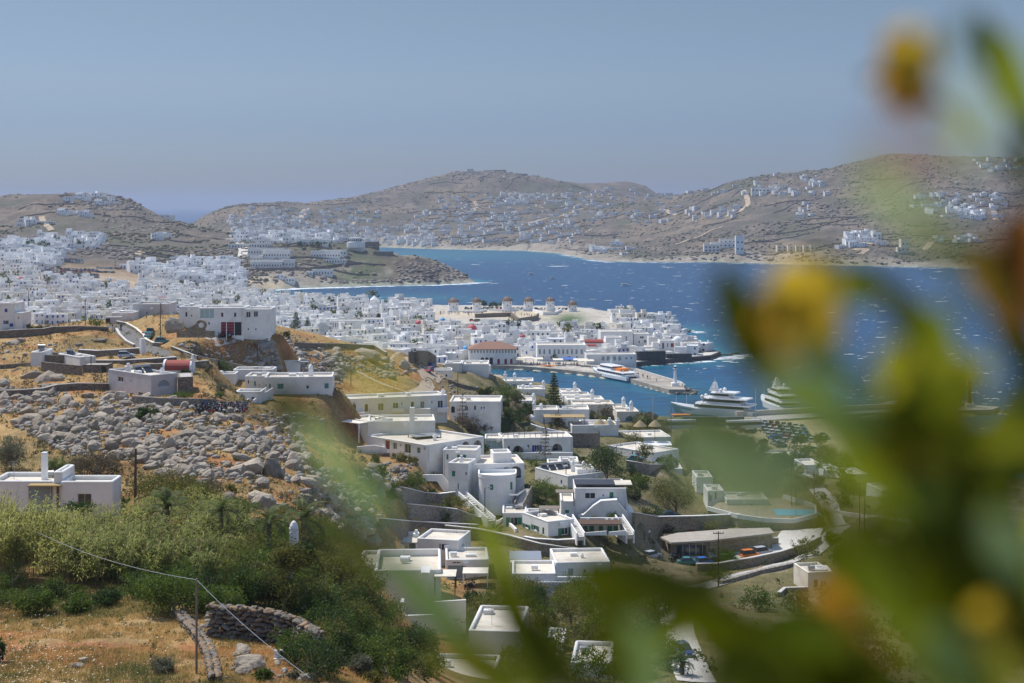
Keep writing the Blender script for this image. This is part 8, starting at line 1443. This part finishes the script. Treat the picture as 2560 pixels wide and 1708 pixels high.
def yacht(name, label, bow, stern, hullm, Bm=8.5):
    t, L = boat(name,label,bow,stern,'yacht'); b = MB(); hull(b,L,Bm,3.0,1.5); b.build('hull',MATS[hullm],t); b = MB(); hull(b,L*.995,Bm+.1,3.6,1.4,z0=3.0,flare=1); b.build('bulwark',MATS['yacht_white'],t); z = 3.5
    for x0,x1,w,hh in ((-.40,.22,.92,2.3),(-.36,.12,.84,2.3),(-.22,.04,.7,2.1)):
        deck(t,L*x0,L*x1,Bm*w,z,z+.7,'yacht_white','deck_house',.3); deck(t,L*x0+.2,L*x1-.3,Bm*w*.97,z+.7,z+hh-.5,'glass_dark','window_band',.9); deck(t,L*x0-L*.07,L*x1-.9,Bm*w*1.06,z+hh-.5,z+hh,'yacht_white','deck_overhang',.5); z += hh
    b = MB(); b.add([(-2.2,-1.2,z),(1.2,-1.2,z),(1.2,1.2,z),(-2.2,1.2,z),(-1.6,-.5,z+3.4),(-.4,-.5,z+3.4),(-.4,.5,z+3.4),(-1.6,.5,z+3.4)],[(3,2,1,0),(4,5,6,7),(0,1,5,4),(1,2,6,5),(2,3,7,6),(3,0,4,7)]); b.bar((-1,-2.6,z+1.6),(-1,2.6,z+1.6),.35,.2); b.bar((-1,-1.6,z+2.7),(-1,1.6,z+2.7),.25,.15); b.tube([(-1,0,z+3.4),(-1,0,z+5)],[.15,.05],6); b.build('radar_mast',MATS['yacht_white'],t)
    for x,s in ((.10,-1),(.10,1),(-.12,-1),(-.12,1)): b = MB(); q = [i*math.pi/10-math.pi/2 for i in range(11)]; b.lathe([(max(.03,.75*math.cos(a)),.75*math.sin(a)) for a in q],10); o = b.build('radar_dome',MATS['yacht_white'],t,True); o.location = (L*x,s*Bm*.24,8.0 if x > 0 else z+.6)
    b = MB(); b.tube([(L*.43,0,4),(L*.43,0,9)],[.08,.04],6); b.build('bow_mast',MATS['yacht_white'],t)
    for i in range(6):
        b = MB(); b.box(L*.05+i*1.5,L*.05+i*1.5+.7,-Bm*.487,-Bm*.45,1.9,2.4); b.build('porthole',MATS['glass_dark'],t)
    return t
yacht('motor_yacht','large white motor yacht with pale teal hull moored at the port',sea_xy(1676,1037),sea_xy(1890,1052),'hull_teal'); yacht('motor_yacht','second white motor yacht seen end-on beyond the breakwater',sea_xy(1905,1016),sea_xy(1978,1044),'yacht_white',7.5)
def small_boat(k, x, y, L, rz, m, label, cabin=True, canopy=None):
    u, v = cu(k,x), cv(k,y); X_, Y_ = sea_xy(u,v); t = thing('small_boat',(X_,Y_,0),rz,label,'boat'); b = MB(); hull(b,L,L*.3,.8,.6,z0=-.3); b.build('hull',MATS[m],t)
    if cabin: deck(t,-L*.35,L*.22,L*.24,.75,1.5,'yacht_white'); deck(t,-L*.34,L*.21,L*.235,1.5,2.1,'glass_dark','window_band'); deck(t,-L*.4,L*.22,L*.27,2.1,2.35,canopy or 'yacht_white','roof')
    return t
small_boat('A7',812,882,13,math.pi*.93,'yacht_white','white excursion boat with orange canopy at the quay',True,'orange_plastic')
for i,(k,x,y,L,rz,m,lab) in enumerate((('A7',640,868,6,.2,'yacht_white','small white boat at the quay under the town hall, left of two'),('A7',690,871,5,.3,'hull_blue','small blue boat at the quay under the town hall, right of two'),('A7',940,888,6,.1,'yacht_white','small white boat at the quay right of the excursion boat'),('B6',350,448,12,.1,'yacht_white','red-topped white launch at the foot of the yacht bow'),('A7',1010,893,6,.1,'hull_blue','small blue boat at the quay nearest the ferry bow'))): small_boat(k,x,y,L,rz,m,lab,i == 3,'orange_plastic' if i == 3 else None)
for k,x,y,L,lab in (('A3',600,965,9,'white speck of a motorboat on the open bay, upper left'),('A3',1390,1058,10,'white speedboat with long wake in mid bay'),('A3',780,1000,7,'small white boat in mid bay below the upper one')): small_boat(k,x,y,L,0.1,'yacht_white',lab)
# harbour lights
def light_tower(label, X_, Y_, z, hh, red): t = thing('harbour_light',(X_,Y_,z),0,label,'lighthouse'); b = MB(); b.box(-1.6,1.6,-1.6,1.6,-.3,1.4); b.build('base',MATS['plaster_bright'],t); b = MB(); b.lathe([(.8,1.4),(.55,hh-1.6),(1.0,hh-1.55),(1.0,hh-1.3)],12); b.build('tower',MATS['door_red' if red else 'plaster_bright'],t); b = MB(); b.lathe([(.5,hh-1.3),(.5,hh-.4)],10); b.build('lantern',MATS['glass_dark'],t); b = MB(); b.lathe([(.7,hh-.4),(.05,hh)],10); b.build('cap',MATS['plaster_bright'],t)
light_tower('white harbour light at the end of the mole',*sea_xy(1688,976),1.9,9,False); light_tower('harbour light with dark red column at the breakwater end',*sea_xy(2424,1030),2.0,11,True)
wallpath('light_house_wall','low white store beside the breakwater light','B6',[(2025,356,609),(2115,362,609)],1.2/.38,4,'plaster_bright')
# foam and whitecaps
def flecks(name, lst, label):
    V = []; Fc = []; r = np.random.default_rng(9)
    for x,y,L,w,a in lst:
        n = 9; k = len(V); c_, s_ = math.cos(a), math.sin(a); V.append((x,y,.10))
        for i in range(n): t = 6.283*i/n; e = r.uniform(.5,1.15); px_, py_ = math.cos(t)*L/2*e, math.sin(t)*w/2*e; V.append((x+px_*c_-py_*s_,y+px_*s_+py_*c_,.06))
        for i in range(n): Fc.append((k,k+1+i,k+1+(i+1)%n))
    return tag(link(name,mesh_np(name,np.array(V),np.array(Fc),MATS['foam'])),label,kind='stuff')
mat('foam',(.72,.76,.78),.9,.15,.6); L_ = []
while len(L_) < 1500:
    u, v = RC.uniform(700,2600), 615+RC.random()**1.25*470; x, y = sea_xy(u,v)
    s_ = -float(sea_sdf(np.array([x]),np.array([y]))[0])
    if s_ < 18 or RC.random() > (1.0 if u > 1400 else .6) or (y < 740 and u < 2000): continue
    k = y/1000; L = math.exp(RC.gauss(.55,.6))*(.6+k); L_.append((x,y,L*.78,L*.28+.28*k*k,RC.uniform(-.3,.3)+.15))
flecks('whitecaps',L_,'small whitecaps scattered over the windy bay'); L_ = []
def surf(pts, n, L0, L1, w0, w1, off=3):
    for _ in range(n):
        i = RC.randrange(len(pts)-1); t = RC.random(); u = pts[i][0]+(pts[i+1][0]-pts[i][0])*t; v = pts[i][1]+(pts[i+1][1]-pts[i][1])*t; x, y = sea_xy(u,v); L_.append((x+RC.gauss(0,off*.6),y-abs(RC.gauss(0,off)),RC.uniform(L0,L1),RC.uniform(w0,w1),RC.uniform(-.25,.25)))
surf([(700,724),(760,721),(860,718),(940,716),(1090,713),(1190,708)],260,5,16,2,6,5); surf([(1180,707),(1215,707)],20,6,14,2,5,4); surf([(1400,636),(1470,650),(1525,656),(1765,657),(2309,670),(2560,673)],200,6,18,2,5,6); surf([(1776,901),(1870,886)],70,3,9,1.5,4,6); surf([(1570,918),(1700,908),(1776,902)],60,2,6,.6,1.6,2); surf([(1640,816),(1740,829),(1750,832)],60,2,8,.8,2.4,3); surf([(2425,1032),(2510,1034)],30,2,5,.6,1.8,2); surf([(655,729),(700,725)],30,5,14,1,3,2)
flecks('surf_foam',L_,'white surf along the headland, beaches and quays')
# ---------------------------------------------------------------- small things of the quay, terraces and port
def canopy(k, x, y, w, d_, h_, m, label, dmin=640, name='awning'):
    p = hit(cu(k,x),cv(k,y),dmin); t = thing(name,p,RC.uniform(-.1,.1),label,'awning'); b = MB(); b.add([(-w/2,0,h_-.5),(w/2,0,h_-.5),(w/2,d_,h_),(-w/2,d_,h_),(-w/2,0,h_-.42),(w/2,0,h_-.42),(w/2,d_,h_+.08),(-w/2,d_,h_+.08)],[(3,2,1,0),(4,5,6,7),(0,1,5,4),(1,2,6,5),(2,3,7,6),(3,0,4,7)]); b.build('cloth',MATS[m],t)
    for s in (-1,1): b = MB(); b.box(s*w/2-s*.15-.06,s*w/2-s*.15+.06,.05,.17,0,h_-.5); b.build('post',MATS['metal_grey'],t)
for i,(x,y,m,w) in enumerate(((610,835,'canvas_cream',7),(660,836,'canvas_cream',8),(710,838,'canvas_blue',6),(980,842,'canvas_blue',8),(1020,845,'canvas_blue',6),(915,850,'canvas_cream',5),(1085,850,'canvas_cream',7),(1130,858,'canvas_cream',8),(760,842,'canvas_cream',5))): canopy('A7',x,y,w,4,3.2,m,f"{'blue' if 'blue' in m else 'cream'} cafe awning on the town quay, {ORD[i].replace('nearest','first')} of nine from the town hall")
for i,(k,x,y,dm) in enumerate((('A8',1240,700,60),('A8',1325,700,60),('A8',1605,712,60),('A8',1740,710,60))):
    d = 428; z = PZ(cv(k,y),d); t = thing('straw_umbrella',(PX(cu(k,x),d),d,z),0,f'straw beach umbrella on the restaurant terrace, {ORD[i].replace("nearest","first")} from the stepped house','umbrella'); b = MB(); b.tube([(0,0,-.5),(0,0,3.6)],.07,6); b.build('pole',MATS['wood_brown'],t); b = MB(); b.lathe([(1.9,3.3),(1.7,3.5),(.9,4.3),(.08,5.0)],12); b.build('canopy',MATS['straw'],t)
def furniture(k, x, y, w, d_, h_, m, label, name='bench', dd=None, cat='bench'):
    p = hit(cu(k,x),cv(k,y),60); p = p if dd is None else Vector((PX(cu(k,x),dd),dd,PZ(cv(k,y),dd))); t = thing(name,p,.15,label,cat); b = MB(); b.box(-w/2,w/2,-d_/2,d_/2,h_-.15,h_); b.build('seat',MATS[m],t)
    for sx in (-1,1):
        for sy in (-1,1): b = MB(); b.box(sx*(w/2-.12)-.06,sx*(w/2-.12)+.06,sy*(d_/2-.12)-.06,sy*(d_/2-.12)+.06,0,h_-.151); b.build('leg',MATS[m],t)
    b = MB(); b.box(-w/2,w/2,d_/2-.12,d_/2,h_+.001,h_+.5); b.build('backrest',MATS[m],t)
for i,(x,y,w) in enumerate(((582,770,1.6),(690,762,3.0),(835,768,2.4),(900,735,1.8),(920,770,1.2),(970,768,1.4),(665,745,1.8))): furniture('B5',x,y,w,.9,.5,'wood_brown',f"dark outdoor seat on the stone-house roof patio, {['westmost','long one in front','wide one by the pole','one at the back','small one in the middle','eastmost','small one behind the long'][i]}",dd=304+(812-y)*.22)
p = hit(cu('B3',1215),cv('B3',1050),100); furniture('B3',1218,1052,.7,.6,.45,'shutter_green','green plastic chair in the walled terrace corner','chair',207,'chair')
furniture('B3',412,1398,.75,.4,.16,'frame_white','toppled white rack lying in the grass near the wire','rack',None,'rack')
b = MB(); x_, y_ = PX(cu('B3',518),152), 152; z_ = PZ(cv('B3',535),152); b = thing('white_chimney',(x_,y_,z_),0,'lone white square chimney with pointed dome cap standing out of the grove','chimney'); b.scale = (1.16,1.16,1.16); m_ = MB(); m_.box(-.36,.36,-.36,.36,-6,1.05); m_.build('shaft',MATS['plaster_bright'],b); m_ = MB()
for i in range(8): a = i*math.pi/4; m_.box(.31*math.cos(a)-.05,.31*math.cos(a)+.05,.31*math.sin(a)-.05,.31*math.sin(a)+.05,1.05,1.3)
m_.build('vents',MATS['plaster_bright'],b); m_ = MB(); m_.lathe([(.4,1.3),(.4,1.36),(.33,1.6),(.2,1.86),(.04,2.0)],12); m_.build('cap',MATS['plaster_bright'],b)
# patios, lanes and lawns
strip('road','concrete road climbing at the bottom of the slope',Dpts([(1550,1390),(1555,1450),(1575,1510),(1600,1568)],100),4.6,'concrete_pale',.12)
strip('road','lower road below the curved stone wall',Dpts([(1600,1350),(1690,1325),(1780,1300),(1870,1268),(1930,1210),(1900,1150),(1840,1090)],150),4.2,'concrete',.12)
strip('car_park','sandy car park beside the stone house',Dpts([(1600,1290),(1680,1285),(1760,1272),(1830,1240),(1850,1215)],150),9,'concrete_pale',.10)
strip('dirt_track','pale dirt track from the yard down the field',Dpts([(960,850),(975,865),(985,880),(975,895),(950,905)],200),3.6,'dirt_road',.10); strip('yard','sandy yard below the tall stone wall',Dpts([(950,845),(985,842)],200),14,'dirt_road',.09)
strip('footpath','pale footpath line crossing the ochre field',Dpts([(700,795),(760,825),(830,858),(900,890),(960,912)],200),1.6,'dirt_road',.09); strip('forecourt','concrete forecourt before the garage house',Dpts([(470,776),(530,772),(600,768)],200),5,'concrete_pale',.09); strip('lawn','bright green lawn under the dark conifer',Dpts([(1095,975),(1160,978)],200),9,'lawn_green' if 'lawn_green' in MATS else (mat('lawn_green',(.10,.24,.03),.9,.2,2),'lawn_green')[1],.10)
wallpath('hedge','dark clipped hedge along the front of the lawn','A8',[(200,635,388),(400,632,388),(590,615,390)],1.4/.38,1.2,'hedge' if 'hedge' in MATS else (mat('hedge',(.035,.065,.02),.95,.35,5,.15,9),'hedge')[1],cat='hedge')
# ---------------------------------------------------------------- flowering branch close to the lens
mat('leaf_green',(.19,.235,.014),.45,.12,30,spec=.3,trans=.6); mat('leaf_dark',(.095,.11,.004),.5,.12,30,spec=.2,trans=.5); mat('leaf_pale',(.45,.53,.20),.5,.1,30,spec=.3,trans=.55); mat('leaf_yellow',(.38,.37,.025),.5,.1,30,spec=.2,trans=.6); mat('leaf_blue',(.19,.28,.09),.45,.1,30,spec=.35,trans=.5); mat('petal_orange',(.66,.33,.035),.6,.08,30,trans=.5); mat('petal_red',(.55,.21,.05),.6,.08,30,trans=.5); mat('petal_yellow',(.70,.48,.04),.6,.08,30,trans=.5); mat('twig',(.05,.055,.015),.7,.2,40)
shrub = thing('flowering_shrub',(1.1,.35,ground(1.1,2.2)),0,'out-of-focus flowering shrub with long leaves and orange-yellow flowers close to the lens','shrub'); so = Vector(shrub.location)
def CP3(x, y, d): return Vector((PX(x/.918,d),d,PZ(y/.918,d)))
RL = random.Random(3)
def leaf(p, q, wid, m, bend=.0, fold=.25, n=8):
    """a lanceolate leaf blade from p to q, folded along its midrib"""
    p, q = Vector(p), Vector(q); a = q-p; L = a.length; a.normalize(); s = a.cross(Vector((RL.uniform(-.3,.3),1,RL.uniform(-.3,.3)))).normalized(); nn = s.cross(a).normalized(); V = []; Fc = []
    for i in range(n+1):
        t = i/n; w = wid*.5*math.sin(math.pi*min(1,.06+t*.94))**.75*(1 if t < .98 else .2); c = p+a*L*t+nn*bend*L*4*t*(1-t)*.25; V += [c-s*w+nn*w*fold,c,c+s*w+nn*w*fold]
    for i in range(n): k = i*3; Fc += [(k,k+1,k+4,k+3),(k+1,k+2,k+5,k+4)]
    return link('leaf',mesh_np('leaf',np.array([(v-so)[:] for v in V]),np.array(Fc),MATS[m],smooth=True),shrub)
def twig(pts, r): b = MB(); b.tube([Vector(p)-so for p in pts],[r*(1-.6*i/(len(pts)-1)) for i in range(len(pts))],7); b.build('stem',MATS['twig'],shrub)
def flower(c, r, m, n=5):
    c = Vector(c); ax = Vector((RL.uniform(-.5,.5),-.6,RL.uniform(-.2,.6))).normalized(); e = ax.cross(Vector((0,0,1))).normalized(); g = ax.cross(e)
    for i in range(n):
        a = 6.283*i/n+RL.uniform(-.2,.2); dr = e*math.cos(a)+g*math.sin(a); o = leaf(c-ax*r*.2,c+dr*r+ax*r*.5,r*.85,m,.15,.3,5); o.name = 'petal'
    b = MB(); b.tube([c-ax*r*1.1-so,c-so],[r*.10,r*.28],8); b.build('calyx',MATS['leaf_dark'],shrub)
LV = [ # x0,y0,x1,y1 in the picture, distance, width in mm, material
 (2350,290,2240,20,.52,17,'leaf_dark'),(2390,330,2300,60,.5,14,'leaf_green'),(2240,30,2180,170,.36,10,'leaf_blue'),(2215,380,2245,170,.30,9,'leaf_pale'),(2100,330,2230,300,.30,8,'leaf_pale'),(1990,330,2200,320,.24,7,'petal_red'),(2360,420,2340,200,.5,14,'leaf_dark'),
 (1990,380,2190,560,.33,11,'leaf_pale'),(1960,400,2080,480,.36,10,'leaf_pale'),(2060,520,2260,590,.36,12,'leaf_dark'),
 (1655,610,1760,900,.50,15,'leaf_dark'),(1880,560,1880,960,.50,14,'leaf_dark'),(1760,860,1990,1000,.42,12,'leaf_green'),(1880,640,2070,660,.48,13,'leaf_green'),(2020,640,2200,880,.52,18,'leaf_dark'),(2080,690,2150,900,.50,14,'leaf_green'),(2160,820,2230,960,.5,26,'leaf_yellow'),(2080,930,2190,1100,.48,26,'leaf_yellow'),(2250,560,2370,800,.5,24,'petal_red'),(2290,640,2380,900,.5,20,'leaf_dark'),(1880,950,2080,980,.36,12,'leaf_dark'),(1840,820,1980,1000,.3,11,'leaf_blue'),
 (600,880,760,1010,.44,9,'leaf_dark'),(690,960,880,1200,.40,10,'leaf_pale'),(760,1030,900,1210,.33,8,'leaf_blue'),(800,770,940,1000,.26,4,'leaf_yellow'),(830,830,960,1010,.25,3.5,'leaf_yellow'),
 (735,1200,930,1330,.46,10,'leaf_dark'),(880,1270,1090,1500,.44,14,'leaf_blue'),(960,1370,1160,1600,.42,14,'leaf_blue'),(1000,1480,1250,1620,.36,16,'leaf_yellow'),
 (1095,1170,1180,1360,.46,11,'leaf_green'),(1130,1280,1260,1600,.48,14,'leaf_dark'),(1180,1400,1360,1640,.46,14,'leaf_dark'),
 (1330,1300,1640,1380,.48,16,'leaf_dark'),(1450,1300,1800,1540,.50,22,'leaf_dark'),(1560,1390,1900,1600,.5,22,'leaf_dark'),(1300,1330,1480,1420,.36,9,'leaf_dark'),(1440,1420,1500,1640,.38,13,'leaf_blue'),(1380,1400,1440,1620,.36,11,'leaf_dark'),(1640,1500,1860,1640,.46,18,'leaf_dark'),
 (1540,980,1840,1200,.34,15,'leaf_pale'),(1560,960,1790,1040,.42,12,'leaf_dark'),(1600,1020,1760,1180,.36,9,'leaf_pale'),(1720,1010,1880,1110,.34,6,'leaf_pale'),(1760,1150,1880,1190,.34,5,'petal_yellow'),
 (1850,980,2120,960,.44,14,'leaf_dark'),(1900,1010,2100,1200,.4,13,'leaf_green'),(1880,1100,1930,1300,.4,13,'leaf_dark'),(2050,1000,2110,1300,.5,20,'leaf_dark'),(2080,900,2250,1200,.52,26,'leaf_dark'),(2150,1050,2350,1250,.5,28,'leaf_dark'),(2120,1180,2370,1400,.5,30,'leaf_dark'),(2060,1200,2240,1500,.5,30,'leaf_dark'),(1880,1290,2080,1330,.44,14,'leaf_dark'),
 (1960,1260,2120,1500,.42,20,'leaf_green'),(1780,1400,2000,1568,.46,22,'leaf_dark'),(1860,1500,2100,1640,.46,24,'leaf_dark'),(2060,1450,2300,1640,.5,28,'leaf_dark'),(2200,1260,2380,1500,.5,26,'leaf_dark'),(2140,1440,2230,1620,.38,16,'leaf_blue'),(2260,1180,2370,1330,.40,15,'leaf_blue'),(2210,960,2330,1080,.46,16,'leaf_green'),(2300,1080,2370,1560,.5,24,'leaf_dark'),(1950,1000,2110,1120,.46,22,'leaf_yellow'),(2240,1480,2360,1620,.4,16,'leaf_yellow'),(1990,1180,2090,1420,.5,24,'leaf_dark'),(2230,860,2120,1080,.5,22,'leaf_dark'),(2190,600,2330,760,.32,9,'leaf_dark'),(2040,1090,2200,1180,.46,20,'leaf_green'),(2130,700,2180,860,.48,16,'leaf_green')]
for _ in range(24):
    a_, c_ = RL.uniform(1960,2380), RL.uniform(960,1600); t_ = RL.uniform(-2.2,.4); l_ = RL.uniform(150,330); LV.append((a_,c_,a_+l_*math.cos(t_),c_+l_*math.sin(t_),RL.uniform(.44,.58),RL.uniform(10,17),RL.choice(['leaf_dark','leaf_dark','leaf_green','leaf_yellow'])))
for _ in range(7):
    a_, c_ = RL.uniform(1420,2000), RL.uniform(1420,1640); t_ = RL.uniform(-.9,.7); l_ = RL.uniform(180,360); LV.append((a_,c_,a_+l_*math.cos(t_),c_+l_*math.sin(t_),RL.uniform(.36,.5),RL.uniform(9,16),RL.choice(['leaf_dark','leaf_dark','leaf_green'])))
for x0,y0,x1,y1,d,w,m in LV:
    w *= 1.3 if x0 < 1500 and y0 > 800 else 1.3 if x0 < 1900 else .86
    d *= 1.6 if x0 < 1500 else 1.25
    leaf(CP3(x0,y0,d),CP3(x1,y1,d*RL.uniform(.94,1.06)),w/1000,m,RL.uniform(-.25,.25))
for x,y,d,r,m in ((2062,165,.50,.0135,'petal_orange'),(2085,120,.42,.008,'petal_yellow'),(1825,700,.47,.0155,'petal_yellow'),(1790,740,.50,.013,'petal_orange'),(2330,610,.48,.019,'petal_red'),(2100,900,.46,.015,'leaf_yellow'),(2190,880,.5,.013,'leaf_yellow'),(1900,1410,.46,.011,'petal_orange'),(1840,1440,.44,.007,'petal_yellow'),(1985,1520,.48,.009,'petal_orange'),(2090,1000,.46,.013,'petal_yellow'),(2260,1440,.45,.009,'petal_yellow'),(2010,1330,.46,.010,'petal_red')): flower(CP3(x,y,d*1.25),r*1.35,m)
for pts,r in (([(2380,1900,.62),(2230,1500,.55),(2130,1180,.53),(2150,900,.52),(2060,700,.50),(1990,610,.47)],.0045),([(2380,1900,.62),(1990,1500,.5),(1700,1400,.49),(1430,1300,.47)],.0035),([(2300,1500,.56),(2330,1000,.53),(2370,500,.52),(2350,200,.52)],.004),([(2130,1180,.53),(1960,1020,.45),(1750,960,.42)],.0025),([(2130,1900,.6),(1500,1700,.5),(1200,1480,.47),(1100,1190,.46)],.003),([(1500,1700,.5),(1100,1560,.45),(880,1280,.44),(740,1200,.46)],.0025),([(2350,420,.52),(2200,260,.5),(2070,190,.5)],.0022),([(2150,900,.52),(1960,860,.5),(1830,740,.48)],.0025)): twig([CP3(p[0],p[1],p[2]*1.25) for p in pts],r)
base_ = so; twig([so,so+Vector((-.15,.1,.6)),CP3(2380,1900,.775)],.012); twig([so,CP3(2130,1900,.75)],.01)
